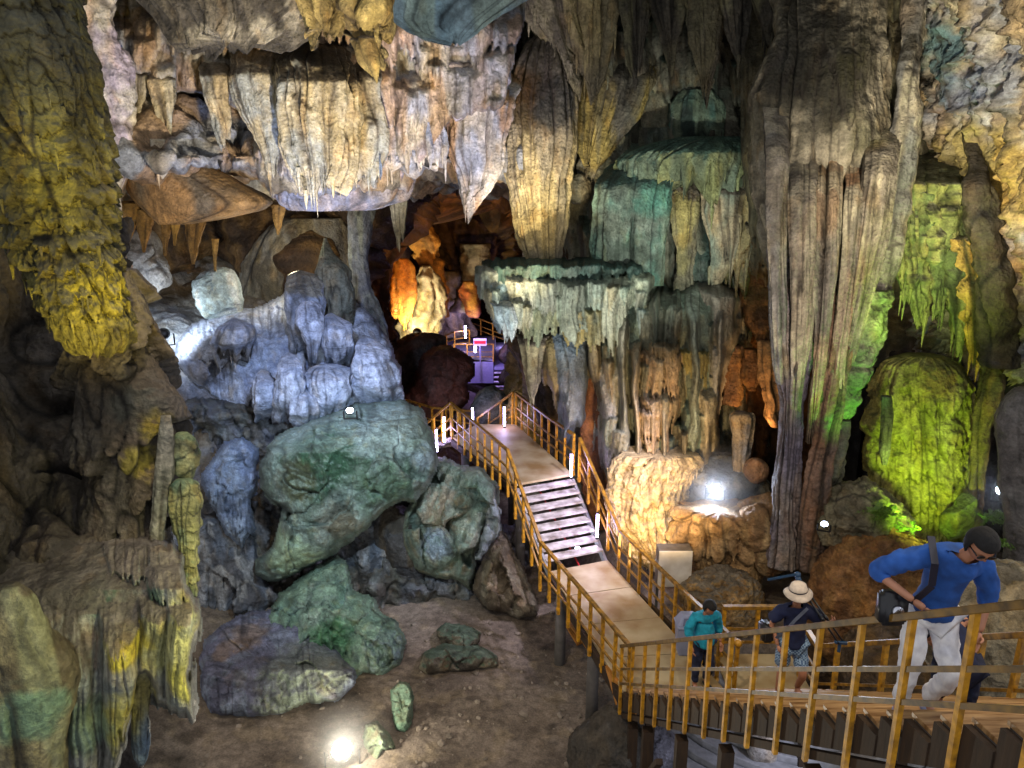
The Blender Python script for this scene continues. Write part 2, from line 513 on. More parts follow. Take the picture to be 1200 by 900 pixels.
def column(name, label, cat, rows, Y, pal, depth=0.8, maxd=2.0, group=None, parent=None, mat=None, kind=None,
           cap=True, step=None, icicles=0, ilen=(0.15, 0.5), irad=0.03, irow=None, sq=1.0, back=0.6, **o):
    SEED[0] += 1
    seed = SEED[0] * 1.731
    step = step or STEP
    rows = sorted(rows, key=lambda r: r[0])
    v = np.array([r[0] for r in rows], float)
    uL = np.array([r[1] for r in rows], float); uR = np.array([r[2] for r in rows], float)
    Yr = np.array([r[3] if len(r) > 3 else Y for r in rows], float)
    nz = max(12, int((v[-1] - v[0]) / step))
    vv = np.linspace(v[0], v[-1], nz)
    k = max(1, int(nz * o.get('smooth', 0.03)))
    L_ = smooth1(np.interp(vv, v, uL), k); R_ = smooth1(np.interp(vv, v, uR), k); Y_ = smooth1(np.interp(vv, v, Yr), k)
    R_ = np.maximum(R_, L_ + 1.0)
    yy = (450 - vv) / F
    dy = CT + yy * ST; dz = -ST + yy * CT
    xl = (L_ - 600) / F / dy * Y_; xr = (R_ - 600) / F / dy * Y_
    zc = ZC + dz / dy * Y_
    cx = (xl + xr) / 2; rx = (xr - xl) / 2
    tk = o.get('tuck', (0, .25)); bt = o.get('btuck', (0, .2))
    tt = np.linspace(0, 1, nz)
    push = tk[0] * np.clip(1 - tt / tk[1], 0, 1) ** 1.5 + bt[0] * np.clip(1 - (1 - tt) / bt[1], 0, 1) ** 1.5
    # pushed back rows keep their bearing from the walkway
    kk_ = (Y_ + push) / Y_
    cx = cx * kk_; rx = rx * kk_; zc = ZC + (zc - ZC) * kk_; Y_ = Y_ + push
    ry = np.minimum(rx * depth, maxd)
    wpx = (R_ - L_).max()
    nf = max(12, int(wpx * 1.25 / step)); nb = max(8, nf // 3)
    th = np.concatenate([np.linspace(-np.pi, 0, nf, endpoint=False), np.linspace(0, np.pi, nb, endpoint=False)])
    ct, sn = np.cos(th)[None, :], np.sin(th)[None, :]
    if sq != 1.0:
        ctq = np.sign(ct) * np.abs(ct) ** sq; snq = np.sign(sn) * np.abs(sn) ** sq
    else:
        ctq, snq = ct, sn
    ym = Y_ + ry * back
    X = cx[:, None] + rx[:, None] * ctq
    Yy = ym[:, None] + ry[:, None] * snq
    Z = zc[:, None] + 0 * ct
    base = np.stack([X, Yy, Z], -1).astype(np.float32)
    R = max(0.15, np.percentile(rx, 70))
    Ry = min(R * depth, maxd)
    rf = o.get('rf', 2.5)
    # the ribs run along the formation so they follow its taper
    c = (ct * R * rf + 0 * Z + seed); s = (sn * Ry * rf + 0 * Z)
    fr_ = o.get('fringe', 0.0)
    if fr_:
        t = (zc[0] - zc) / (zc[0] - zc[-1])
        n1 = bil(pn(c[0] * 1.0, s[0] * 1.0, 0.3 + seed), 1.1) + 0.6 * bil(pn(c[0] * 2.3, s[0] * 2.3, 4.3 + seed), 1.1)
        base[..., 2] -= fr_ * (sst(0.45, 1.0, t) ** 2)[:, None] * (n1[None, :] - 0.5)
    dirv = np.stack([ct + 0 * Z, sn + 0 * Z, 0 * Z], -1)
    # shrink relief where the formation gets thin
    thin = np.clip(rx / (R * 0.6), 0.08, 1.0)
    p, crev, rib = displace(base, dirv, c, s, Z, dict(o, st=o.get('st', 0.14) * rf), seed)
    dome = sst(0.45, 0.95, np.where(np.arange(nz) < nz * .4, rx / R, 1.0))
    p = base + (p - base) * (thin * (0.35 + 0.65 * dome))[:, None, None]
    crev = crev * (0.25 + 0.75 * dome)[:, None]
    ro = o.get('rough', 1.0)
    if ro:
        x_, y_, z_ = p[..., 0], p[..., 1], p[..., 2]
        m_ = mpp(v.mean(), Yr.mean())
        fs_ = min(9.0, 0.12 / m_)               # finest relief the mesh can carry
        q_ = ro * (0.06 * fbm(x_ * 1.7 + seed, y_ * 1.7, z_ * 1.1, 3) + 0.30 / fs_ * (0.5 - np.abs(fbm(x_ * fs_ * .6, y_ * fs_ * .6, z_ * fs_ * .35 + seed, 3))) * .6
                   + 0.10 / fs_ * pn(x_ * fs_ * 1.6, y_ * fs_ * 1.6, z_ * fs_ * 1.1))
        p = p + dirv * (q_ * np.clip(rx / .25, .1, 1)[:, None])[..., None]
    nrm = gnormals(p, True)
    if (nrm * dirv).sum(-1).mean() < 0: nrm = -nrm
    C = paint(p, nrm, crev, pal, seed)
    me = grid_mesh(name, p, C, True, cap)
    if icicles:
        Vs, Qs, Cs = [], [], []
        n0 = len(me.vertices)
        rr = random.Random(int(seed * 100))
        for i in range(icicles):
            j = rr.randrange(0, nf)
            if irow: zi = int(nz * rr.uniform(*irow))
            else: zi = nz - 1 - int(abs(rr.gauss(0, 0.06)) * nz)
            zi = max(0, min(nz - 1, zi))
            q = p[zi, j]
            Ln = rr.uniform(*ilen)
            cp = cone_pts(q[0], q[1] + irad * 0.5, q[2] + irad * 2, irad * rr.uniform(0.6, 1.5), Ln)
            Vs.append(cp.reshape(-1, 3))
            a = np.arange(36).reshape(6, 6)
            Qs.append(np.stack([a[:-1], a[1:], np.roll(a, -1, 1)[1:], np.roll(a, -1, 1)[:-1]], -1).reshape(-1, 4) + 36 * i)
            cc = C[zi, j][None, None, :] * np.linspace(1.0, 1.5, 6)[:, None, None] + np.zeros((6, 6, 3))
            Cs.append(cc.reshape(-1, 3))
        V0 = np.vstack([p.reshape(-1, 3), p[0].mean(0), p[-1].mean(0)])
        C0 = np.vstack([C.reshape(-1, 3), C[0].mean(0), C[-1].mean(0)])
        nt = p.shape[1]
        idx = np.arange(p.shape[0] * nt).reshape(-1, nt)
        a = idx[:-1]; b = np.roll(idx, -1, 1)[:-1]; c2 = np.roll(idx, -1, 1)[1:]; d = idx[1:]
        Q = np.stack([a, d, c2, b], -1).reshape(-1, 4)
        n = len(V0) - 2
        T = np.concatenate([np.stack([idx[0], np.roll(idx[0], -1), np.full(nt, n)], -1),
                            np.stack([np.roll(idx[-1], -1), idx[-1], np.full(nt, n + 1)], -1)])
        bpy.data.meshes.remove(me)
        me = raw_mesh(name, np.vstack([V0] + Vs), np.vstack([Q] + [q + len(V0) for q in Qs]), T, np.vstack([C0] + Cs))
    ob = link(name, me, mat or ROCK, parent)
    if parent is None: tag(ob, label, cat, group, kind)
    elif label: ob['label'] = label
    return ob

def catmull(A, n):
    """resample axis 0 of A to n samples smoothly"""
    m = len(A)
    t = np.linspace(0, m - 1, n)
    i = np.clip(t.astype(int), 0, m - 2); f = (t - i)[(...,) + (None,) * (A.ndim - 1)]
    p0 = A[np.maximum(i - 1, 0)]; p1 = A[i]; p2 = A[i + 1]; p3 = A[np.minimum(i + 2, m - 1)]
    return 0.5 * ((2 * p1) + (-p0 + p2) * f + (2 * p0 - 5 * p1 + 4 * p2 - p3) * f * f + (-p0 + 3 * p1 - 3 * p2 + p3) * f ** 3)

def sheet(name, label, cat, ctrl, pal, kind=None, group=None, mat=None, step=None, seed=None, **o):
    """ctrl: rows (top to bottom) of (u, v, Y)"""
    SEED[0] += 1
    seed = SEED[0] * 1.731
    step = step or STEP * 1.25
    A = np.array([[list(P(*q)) for q in r] for r in ctrl], float)
    px = np.array([[q[:2] for q in r] for r in ctrl], float)
    h = np.linalg.norm(np.diff(px, axis=0), axis=-1).sum(0).max(); w = np.linalg.norm(np.diff(px, axis=1), axis=-1).sum(1).max()
    nz, nx = int(h / step) + 2, int(w / step) + 2
    B = catmull(A, nz)
    B = catmull(B.transpose(1, 0, 2), nx).transpose(1, 0, 2)
    B = B.astype(np.float32)
    nrm = gnormals(B, False)
    if nrm[..., 1].mean() > 0: nrm = -nrm
    if 'up' in o and nrm[..., 2].mean() < 0: nrm = -nrm
    rf = o.get('rf', 2.0)
    p, crev, rib = displace(B, nrm, B[..., 0] * rf + seed, B[..., 1] * rf, B[..., 2], dict(o, st=o.get('st', 0.14) * rf), seed)
    n2 = gnormals(p, False)
    if (n2 * nrm).sum(-1).mean() < 0: n2 = -n2
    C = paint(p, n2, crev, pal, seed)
    me = grid_mesh(name, p, C, False)
    ob = link(name, me, mat or ROCK)
    tag(ob, label, cat, group, kind)
    return ob

def boulder(name, label, cat, outline, Y, pal, depth=0.7, facets=10, cut=0.8, group=None, mat=None, kind=None, parent=None, step=None, box=0.75, tilt=0.0, **o):
    """outline: star-shaped list of (u, v) round the rock as it shows from the walkway"""
    SEED[0] += 1
    seed = SEED[0] * 1.731
    step = step or STEP
    O = np.array(outline, float)
    uc, vc = (O[:, 0].min() + O[:, 0].max()) / 2, (O[:, 1].min() + O[:, 1].max()) / 2
    if 'centre' in o: uc, vc = o['centre']
    W = np.array([list(P(u, v, Y)) for u, v in outline]); cw = np.array(list(P(uc, vc, Y)))
    ang = np.arctan2(W[:, 2] - cw[2], W[:, 0] - cw[0]); rad = np.hypot(W[:, 2] - cw[2], W[:, 0] - cw[0])
    q = np.argsort(ang); ang = ang[q]; rad = rad[q]
    ang = np.concatenate([ang - 2 * np.pi, ang, ang + 2 * np.pi]); rad = np.concatenate([rad] * 3)
    rpx = np.hypot(O[:, 0] - uc, O[:, 1] - vc).max()
    n = int(2 * np.pi * rpx / step * 0.8) + 16
    m = int(np.pi * rpx / step * 0.75) + 10
    ph = np.linspace(0, 2 * np.pi, n, endpoint=False)
    rr = np.interp(ph, ang, rad)
    kk = max(1, n // 130)
    ker = np.hanning(2 * kk + 3)[1:-1]; ker /= ker.sum()
    rr = np.convolve(np.concatenate([rr[-kk:], rr, rr[:kk]]), ker, 'valid')
    lam = np.linspace(-np.pi / 2 + 0.02, np.pi / 2 - 0.02, m)         # front to back
    cl = np.cos(lam)[:, None] ** box; sl = np.sign(np.sin(lam))[:, None] * np.abs(np.sin(lam))[:, None] ** box
    D = rad.mean() * depth
    X = cw[0] + rr[None, :] * cl * np.cos(ph)[None, :]
    Z = cw[2] + rr[None, :] * cl * np.sin(ph)[None, :]
    Yy = Y + D * 0.5 + D * sl + 0 * X + tilt * (Z - cw[2])
    B = np.stack([X, Yy, Z], -1).astype(np.float32)
    ctr = np.array([cw[0], Y + D * 0.5, cw[2]], np.float32)
    rd = B - ctr
    r0 = np.linalg.norm(rd, axis=-1)
    rs = np.random.RandomState(int(seed * 10) % 9999)
    R = rad.mean()
    for i in range(facets):
        nv = rs.normal(size=3); nv[1] = -abs(nv[1]) - 0.75; nv /= np.linalg.norm(nv)
        hh = (rd @ nv)
        lim = hh.max() * rs.uniform(cut, cut + 0.15)
        over = np.clip(hh - lim, 0, None)
        rd = rd - 0.93 * over[..., None] * nv
    B2 = ctr + rd
    nrm = rd / (np.linalg.norm(rd, axis=-1, keepdims=True) + 1e-6)
    rf = o.get('rf', 2.0)
    p, crev, rib = displace(B2, nrm, B2[..., 0] * rf + seed, B2[..., 1] * rf, B2[..., 2], dict(o, st=o.get('st', 0.14) * rf), seed)
    # a few cracks
    cr = np.abs(fbm(p[..., 0] * 1.1 / R + seed, p[..., 1] * 1.1 / R, p[..., 2] * 0.7 / R, 3))
    ck = (1 - sst(0.0, 0.022, cr)) * sst(0.0, 0.2, fbm(p[..., 0] * 1.4 / R - seed, p[..., 1] * 1.4 / R, p[..., 2] * 1.4 / R, 2))
    p = p - nrm * (ck * 0.05 * R)[..., None]
    crev = np.maximum(crev, ck * 0.9)
    m_ = mpp(vc, Y); fs_ = min(12.0, 0.14 / m_)
    x_, y_, z_ = p[..., 0], p[..., 1], p[..., 2]
    p = p + nrm * (0.22 / fs_ * (0.5 - np.abs(fbm(x_ * fs_ * .5, y_ * fs_ * .5, z_ * fs_ * .5 + seed, 4))) + 0.05 / fs_ * pn(x_ * fs_ * 1.7, y_ * fs_ * 1.7, z_ * fs_ * 1.7))[..., None]
    n2 = gnormals(p, True)
    if (n2 * nrm).sum(-1).mean() < 0: n2 = -n2
    C = paint(p, n2, crev, pal, seed)
    me = grid_mesh(name, p, C, True)
    ob = link(name, me, mat or ROCK, parent)
    if parent is None: tag(ob, label, cat, group, kind)
    return ob

def recalc(me):
    bm = bmesh.new(); bm.from_mesh(me); bmesh.ops.recalc_face_normals(bm, faces=bm.faces); bm.to_mesh(me); bm.free()
# ================================================================== THE CAVE
# ------------------------------------------------------------------ palettes (mineral base colours)
OLIVE = dict(a='5a562a', b='454222', c='14120a', t='4a4a3c', ck=0.95, pf=1.2, s='6c6830', sf=4)
DARK = dict(a='48433e', b='2e2c2a', c='0f0d0b', t='453f36', ck=0.9, s='4b4234', sf=3)
CREAM = dict(a='b8ac8c', b='9fa29a', c='3a3128', s='b39a68', sk=0.6, sf=2.2, t='6f675c', pf=1.4)
WHITE = dict(a='c4beb0', b='a7aeb8', c='51493f', s='c09a62', sk=0.55, sf=2.0, pf=1.6)
BLUE = dict(a='929eb6', b='7a8498', c='3e4148', s='aaa8a4', sk=0.4, pf=1.6)
GREEN = dict(a='687a6c', b='4c625a', c='1e2624', t='6a6c55', tk=0.5, s='6b7d6c', sk=0.5, pf=2.2)
TEAL = dict(a='4f746a', b='5c6a58', c='17211c', s='7d8a70', sk=0.5, t='39504a', pf=1.5)
BROWN = dict(a='6b5230', b='4c3a26', c='1a130c', s='8a6a3a', sk=0.5, pf=1.4)
TAN = dict(a='a08a66', b='84704f', c='30261a', s='b39a6c', sk=0.5, pf=1.4)
GREY = dict(a='706b58', b='595546', c='1d1b18', s='8a8470', sk=0.6, pf=1.4)

def pal(base, **k):
    d = dict(base); d.update(k); return d

def run(l): return l

# ------------------------------------------------------------------ ground: sandy floor with the terrace the walkway stands on
def ground():
    xs = np.concatenate([np.linspace(-34, -9, 30, endpoint=False), np.linspace(-9, 9, 330, endpoint=False), np.linspace(9, 40, 30)])
    ys = np.concatenate([np.linspace(1.5, 9, 60, endpoint=False), np.linspace(9, 24, 330, endpoint=False), np.linspace(24, 75, 70)])
    X, Y = np.meshgrid(xs, ys)
    Z = 0.10 * fbm(X * 0.5, Y * 0.5, 0.0, 3) + 0.05 * fbm(X * 2.1, Y * 2.1, 3.0, 4) + 0.02 * fbm(X * 9, Y * 9, 3.0, 3)
    edge = 1.05 + 0.32 * (15.5 - Y) + 1.1 + 0.5 * pn(X * .6, Y * .6, 2.0)
    rise = sst(0, 1.6, X - edge) * sst(12.6, 13.6, Y)
    Z += rise * (1.2 + 0.2 * fbm(X, Y, 8.0, 3))
    Z += sst(-5, -12, X) * 2.0 + sst(25, 31, Y) * (-2.9)
    Z += sst(17, 24, Y) * sst(-1.0, -3, X) * 0.6
    Z = Z.astype(np.float32)
    p = np.stack([X, Y, Z], -1).astype(np.float32)
    c = lin('7c7166') * np.ones(p.shape, np.float32)
    m = sst(-0.2, 0.25, fbm(X * 0.7, Y * 0.7, 5.0, 4))[..., None]
    c = c * (1 - m) + lin('665c52') * m
    m = sst(0.12, 0.3, fbm(X * 1.7, Y * 1.7, 15.0, 4))[..., None] * 0.55
    c = c * (1 - m) + lin('8d7f6a') * m
    m = sst(0.2, 0.45, fbm(X * 1.1, Y * 1.1, 31.0, 4))[..., None] * 0.7
    c = c * (1 - m) + lin('38322c') * m
    c *= (1 + 0.25 * fbm(X * 8, Y * 8, 0.0, 2))[..., None]
    me = grid_mesh('cave_floor', p[::-1], c[::-1], False)
    o = link('cave_floor', me, SAND)
    tag(o, 'bare grey brown sandy cave floor below the walkway', 'floor', kind='structure')
ground()

# ------------------------------------------------------------------ enclosing rock
def ctrl(us, vs, Yf):
    return [[(u, v, Yf(u, v)) for u in us] for v in vs]

# far chamber and everything behind
def Yback(u, v):
    base = 26.0
    du = (u - 535) / 115.0; dv = (v - 385) / 185.0
    k = max(0.0, 1 - (du * du + dv * dv))
    return base + 32 * min(1, k * 2.2) + 1.2 * math.sin(u * .031) * math.cos(v * .023)
sheet('cave_wall', 'dark brown back wall of the cave around the far chamber', 'wall',
      ctrl(list(range(-260, 1561, 65)), [-420, -260, -120, 0, 80, 140, 190, 240, 290, 340, 390, 440, 490, 530, 580, 640, 760], Yback),
      pal(BROWN, a='4a3620', b='33261a'), kind='structure', mat=FAR, step=5,
      lumps=[(0.5, 0.9, 'l'), (0.35, 1.2, 'f'), (1.2, 0.25, 'r')])
# rising roof over the chamber, towards the camera
sheet('cave_ceiling', 'dark rock roof of the cave above the hanging stalactites', 'ceiling',
      [[(u, v, Y) for u in range(-500, 1801, 100)] for v, Y in ((60, 27), (20, 23), (-40, 19), (-130, 15), (-300, 11))],
      pal(DARK, a='4a443a', b='332f29'), kind='structure', step=5, up=1,
      lumps=[(0.45, 0.8, 'f'), (0.8, 0.5, 'b')])

# brown slope behind the left boulders, up to the lit bay
def Yslope(u, v):
    t = np.interp(v, [300, 340, 375, 400, 480, 560, 640, 720, 800], [26.5, 25.0, 22.3, 20.8, 19.2, 18.2, 17.6, 16.9, 16.4])
    return float(t - 0.006 * (u - 300) * (u < 300) * -1 * 0.5)
sheet('rock_slope', 'muddy brown rock slope running down between the flowstone and the sandy floor', 'slope',
      ctrl([60, 120, 170, 220, 270, 320, 370, 400, 418], [300, 340, 375, 400, 440, 480, 520, 560, 600, 640, 680, 720, 800], Yslope),
      dict(a='6e6657', b='5a4c38', c='241f1a', s='7c7a78', pf=0.9,
           spots=[(180, 470, 19, 35, '6b4c24', .9), (235, 480, 19, 40, '4c3c28', .8), (250, 420, 20, 60, '858c9a', .8), (210, 370, 22, 60, 'b0b8c0', .8),
                  (300, 480, 19, 60, '4b4238', .8), (260, 640, 17.5, 60, '5d6676', .7)]), kind='structure', step=2.6,
      lumps=[(0.7, 0.45, 'f'), (1.6, 0.12, 'r'), (4, 0.04, 'f')])

# ------------------------------------------------------------------ left side
column('hanging_flowstone', 'huge olive yellow flowstone hanging in fringed tiers at the left edge', 'flowstone',
       [(-60, -150, 50), (0, -120, 62), (60, -95, 77), (120, -72, 92), (180, -52, 104), (240, -22, 114), (290, 2, 122), (330, 24, 130), (360, 44, 136),
        (385, 62, 142), (400, 72, 140), (412, 84, 132)], 7.0,
       pal(OLIVE, spots=[(30, 30, 6.6, 80, '45453a', .9), (70, 70, 6.6, 70, '4c4a3c', .85), (10, 110, 6.4, 60, '50503c', .8), (120, 340, 6.9, 50, '8c8420', .6)]),
       depth=0.8, rf=5.5, ra=0.055, st=0.22, tf=5.0, ta=0.12, tj=0.9, tw=0.6, lumps=[(1.2, 0.10, 'f'), (6, 0.025, 'r')],
       icicles=240, ilen=(0.05, 0.2), irad=0.016, irow=(0.02, 0.95), fringe=0.06, step=1.5)
sheet('cave_wall', 'nearly black rock wall filling the left edge', 'wall',
      [[(-220, 260, 5.5), (-100, 260, 7.5), (0, 260, 9.5), (80, 260, 11), (150, 260, 13)],
       [(-220, 360, 5.3), (-100, 360, 7.2), (0, 360, 9.0), (80, 360, 9.6), (150, 360, 11)],
       [(-220, 460, 5.2), (-100, 460, 7.0), (0, 460, 8.4), (90, 460, 8.8), (170, 460, 9.4)],
       [(-220, 560, 5.0), (-100, 560, 6.6), (0, 560, 7.8), (90, 560, 8.2), (180, 560, 8.6)],
       [(-220, 660, 4.8), (-100, 660, 6.0), (0, 660, 7.0), (90, 660, 7.2), (180, 660, 7.8)],
       [(-220, 760, 4.6), (-100, 760, 5.8), (0, 760, 6.6), (90, 760, 7.0), (170, 760, 7.4)],
       [(-220, 1000, 4.4), (-100, 1000, 5.6), (0, 1000, 6.4), (90, 1000, 6.8), (170, 1000, 7.2)]],
      pal(DARK, a='56504a', b='3e3a38'), kind='structure', rf=1.4, ra=0.18, st=0.3, lumps=[(0.9, 0.3, 'f'), (2.5, 0.08, 'r')])
column('ribbed_pillar', 'dark ribbed rock pillar under the olive flowstone', 'pillar',
       [(318, 96, 150), (345, 88, 162), (380, 76, 168), (430, 74, 178), (470, 76, 188), (500, 80, 196), (540, 84, 197), (590, 92, 192), (640, 105, 190), (690, 110, 185)], 7.6,
       pal(DARK, a='544f48', b='403c38', spots=[(178, 500, 7.4, 22, '8a7f2c', .9), (160, 548, 7.3, 26, '837a30', .9), (150, 480, 7.3, 40, '4f5248', .6)]),
       rf=3.4, ra=0.14, st=0.30, tf=1.1, ta=0.24, tj=0.5, lumps=[(1.5, 0.12, 'f'), (6, 0.03, 'r')], step=1.6)
column('stone_post', 'thin pale grey stone post leaning on the dark ribbed pillar', 'column',
       [(488, 187, 199), (520, 184, 202), (560, 180, 200), (600, 176, 195), (645, 172, 188)], 7.4,
       dict(a='8d8c80', b='6f7268', c='33322c', pf=3), rf=4, ra=0.02, lumps=[(5, 0.03, 'f')])
g = 'green stalagmites stacked beside the dark pillar'
column('stalagmite', 'short green capped stalagmite with yellow rim, upper of the stacked pair', 'stalagmite',
       [(508, 206, 218), (516, 199, 226), (535, 198, 231), (552, 203, 228), (566, 214, 222)], 7.5,
       pal(GREEN, a='8a8a5c', b='6b7a5e', t='1f5a4c', t0=0.2, spots=[(215, 510, 7.3, 12, '1f5a4c', .9)]), rf=6, ra=0.03, tf=5, ta=0.05, lumps=[(5, 0.03, 'f')], group=g, step=1.2)
column('stalagmite', 'short green capped stalagmite with yellow rim, lower of the stacked pair', 'stalagmite',
       [(563, 205, 222), (570, 195, 230), (590, 194, 234), (612, 197, 232), (640, 208, 229), (700, 212, 230)], 7.4,
       pal(GREEN, a='8f9060', b='5f7560', t='1f5a4c', t0=0.2, spots=[(214, 570, 7.2, 14, '1f5a4c', .9)]), rf=6, ra=0.03, tf=5, ta=0.06, lumps=[(5, 0.03, 'f')], group=g, step=1.2)
LBP = [(-60, 690), (-20, 655), (30, 625), (90, 614), (150, 614), (200, 628), (222, 650), (225, 685), (232, 700), (233, 830), (228, 848), (205, 838), (180, 826), (168, 800), (160, 830), (150, 860), (142, 980), (-60, 980)]
def lbY(U, V): return np.interp(V, [600, 640, 690, 720, 980], [8.0, 7.2, 6.5, 6.35, 6.2]) + .25 * sst(60, -40, U)
relief('flowstone_ledge', 'broad brown and green flowstone bank with yellow draperies hanging from its right rim', 'flowstone', -60, 240, 606, 960, lbY,
       [(158, 200, 694, 850, .32, 5, 12), (190, 236, 690, 868, .45, 5, 12), (112, 168, 700, 960, .42, 5, 30), (60, 125, 705, 1100, .35, 12, 30), (-10, 70, 700, 1100, .25, 14, 30), (170, 232, 655, 705, .2, 5, 14), (120, 228, 630, 680, .12, 6, 12), (205, 232, 620, 668, .2, 4, 12)],
       pal(GREY, a='7a7a74', b='6a7270', s='8c9080', sk=.4, t='625c54', c='2a2418', spots=[(195, 770, 6, 50, 'a2a268', .8), (215, 800, 6, 30, 'a09c44', .8), (200, 715, 6, 30, '9a9640', .8), (140, 760, 6, 34, 'a0962c', .95), (140, 850, 6, 44, '9a9440', .85), (215, 650, 6.6, 18, '98943c', .9),
             (120, 690, 6.6, 26, '2f6450', .85), (190, 695, 6.5, 22, '3a5544', .8), (150, 665, 6.9, 24, '5a4c40', .7), (90, 850, 6, 46, '5d7768', .75), (60, 900, 6, 40, '54607a', .5), (40, 660, 6.9, 50, '5a4c3a', .8)]),
       kind=None, edge=lambda U, V: polydist(U, V, LBP), step=1.3, base_lumps=((.9, .22), (2.2, .05)), rough=.3)
column('stalactite', 'single blue tipped stalactite under the yellow draped ledge', 'stalactite',
       [(750, 148, 176), (800, 150, 176), (840, 152, 172), (870, 153, 173), (890, 157, 171), (897, 162, 168)], 6.4,
       pal(GREY, a='8a8350', b='5d6c76', s='9a9440', spots=[(162, 880, 6.3, 22, '4e6072', .9)]), rf=7, ra=0.03, lumps=[(4, 0.03, 'f')], icicles=3, ilen=(.05, .1), irad=.012)
column('stalagmite', 'smooth beige and green stalagmite in the bottom left corner', 'stalagmite',
       [(690, -10, 18), (705, -30, 26), (735, -50, 34), (765, -60, 46), (790, -60, 62), (820, -60, 66), (860, -60, 62), (900, -60, 58), (980, -60, 55)], 5.6,
       pal(GREY, a='787258', b='4d4635', s='7f8468', t='4a4032', spots=[(20, 860, 5.3, 50, '5d7a66', .85), (15, 770, 5.3, 25, '3a3022', .9)]), rf=2.5, ra=0.05, st=.1, lumps=[(1.2, 0.12, 'f')])

# ------------------------------------------------------------------ central left mound
crag('flowstone_mound', 'wide pale blue flowstone mound below the hanging curtains', 'flowstone',
     [(205, 400), (225, 378), (262, 364), (305, 358), (330, 346), (345, 330), (372, 325), (400, 338), (432, 364), (455, 392), (470, 430), (478, 478), (470, 500), (440, 515), (380, 522), (330, 515), (300, 500), (262, 478), (225, 450), (200, 425)],
     [(325, 21.2), (360, 20.2), (400, 19.4), (440, 18.9), (522, 18.2)],
     pal(BLUE, a='a2aec6', b='8894b0', t='a8b2c4', tk=.5, spots=[(240, 430, 19, 34, '6c655e', .7), (420, 400, 19, 40, 'b4bccc', .6), (300, 490, 18.4, 30, '5b5348', .7), (300, 400, 19, 40, '9aaac4', .7)]),
     D=.9, cell=46, tilt=.3, ribs=(8, .14), step=1.5, round_=.5)
def stg(label, rows, Y, p, **k):
    d = dict(rf=3.0, ra=0.10, st=0.12, lumps=[(1.6, 0.12, 'f')], fringe=0.15, depth=0.9, tuck=(1.0, .35), btuck=(.9, .35), rough=.6)
    v0, l0, r0 = rows[0][:3]; cc_ = (l0 + r0) / 2; rows = [(v0 - 5, cc_ - 2, cc_ + 2), (v0 - 2, cc_ - (cc_ - l0) * .6, cc_ + (r0 - cc_) * .6)] + rows
    d.update(k)
    return column(k.pop('name', 'stalagmite'), label, 'stalagmite', rows, Y, p, **{a: b for a, b in d.items() if a != 'name'})
LOBE = pal(BLUE, a='aeb6ca', b='949fb6', s='b8bcc8')
stg('oval knob like a shell on the pale blue mound', [(352, 352, 368), (362, 346, 376), (380, 345, 379), (395, 352, 376), (410, 359, 372), (424, 361, 370)], 17.6, LOBE, lumps=[(1.2, .1, 'b')], ra=.04)
stg('round headed white lobe standing on the lower mound', [(418, 330, 345), (426, 324, 351), (445, 322, 352), (448, 318, 356), (470, 316, 358), (492, 318, 354)], 17.0, LOBE, group='white lobes on the mound', ra=.07)
stg('narrow white lobe left of the round headed one', [(438, 300, 315), (448, 296, 322), (470, 294, 322), (490, 298, 320)], 17.2, LOBE, ra=.08)
stg('white fluted lobe under the shell shaped knob', [(432, 362, 400), (440, 356, 408), (462, 358, 410), (480, 362, 404), (492, 370, 398)], 17.0, LOBE, ra=.1, fringe=.5)
stg('pair of small white lobes at the foot of the mound', [(455, 345, 362), (468, 340, 372), (486, 338, 374), (502, 342, 372)], 16.8, LOBE, ra=.1)
stg('pale blue lobe at the right end of the mound', [(398, 418, 436), (410, 412, 450), (435, 410, 464), (460, 412, 470), (476, 418, 468)], 17.4, LOBE, ra=.12, lumps=[(1.1, .15, 'b')])
stg('pale fringed cushion with small drips on the mound top', [(378, 262, 285), (386, 250, 292), (402, 244, 294), (415, 250, 288)], 17.6, pal(LOBE, a='8d8a86'), ra=.1, fringe=.4, icicles=9, ilen=(.1, .3), irad=.03)
stg('lumpy blue stalagmite between knob and grey spike', [(322, 336, 365), (335, 330, 372), (355, 332, 378), (385, 335, 372), (410, 340, 368)], 18.4, pal(BLUE, a='9aa0ae', t='7d7a6c'), ra=.12)
stg('blue lobe right of the shell shaped knob', [(372, 378, 395), (382, 374, 408), (405, 376, 412), (425, 382, 408)], 17.8, LOBE, ra=.12)
stg('tall grey green stalagmite with pointed tip beside the big dome', [(284, 378, 384), (298, 374, 391), (318, 368, 406), (345, 364, 411), (370, 364, 412), (400, 366, 412)], 19.6,
    pal(GREY, a='74776a', b='5a5f54'), ra=.16, fringe=.5)
column('stalagmite', 'massive smooth brown dome under the low roof', 'stalagmite',
       [(256, 330, 400), (266, 308, 408), (285, 290, 412), (310, 276, 413), (345, 272, 414), (380, 270, 414)], 24,
       pal(BROWN, a='7d7a70', b='5f584a', s='8a7a54', spots=[(300, 350, 23, 40, '56503e', .8)]), depth=0.7, lumps=[(0.4, 0.3, 'f'), (1.5, 0.06, 'f')], rf=.6, ra=.25, st=.2)
column('pillar', 'tall blue grey rock pillar left of the far chamber', 'pillar',
       [(225, 405, 442), (260, 408, 436), (300, 410, 430), (340, 412, 436), (365, 411, 443), (400, 412, 452), (440, 420, 462), (470, 430, 468)], 22,
       pal(GREY, a='71766e', b='666c78', s='7d8270'), rf=2, ra=.22, st=.25, lumps=[(.8, .25, 'f')], fringe=.3)
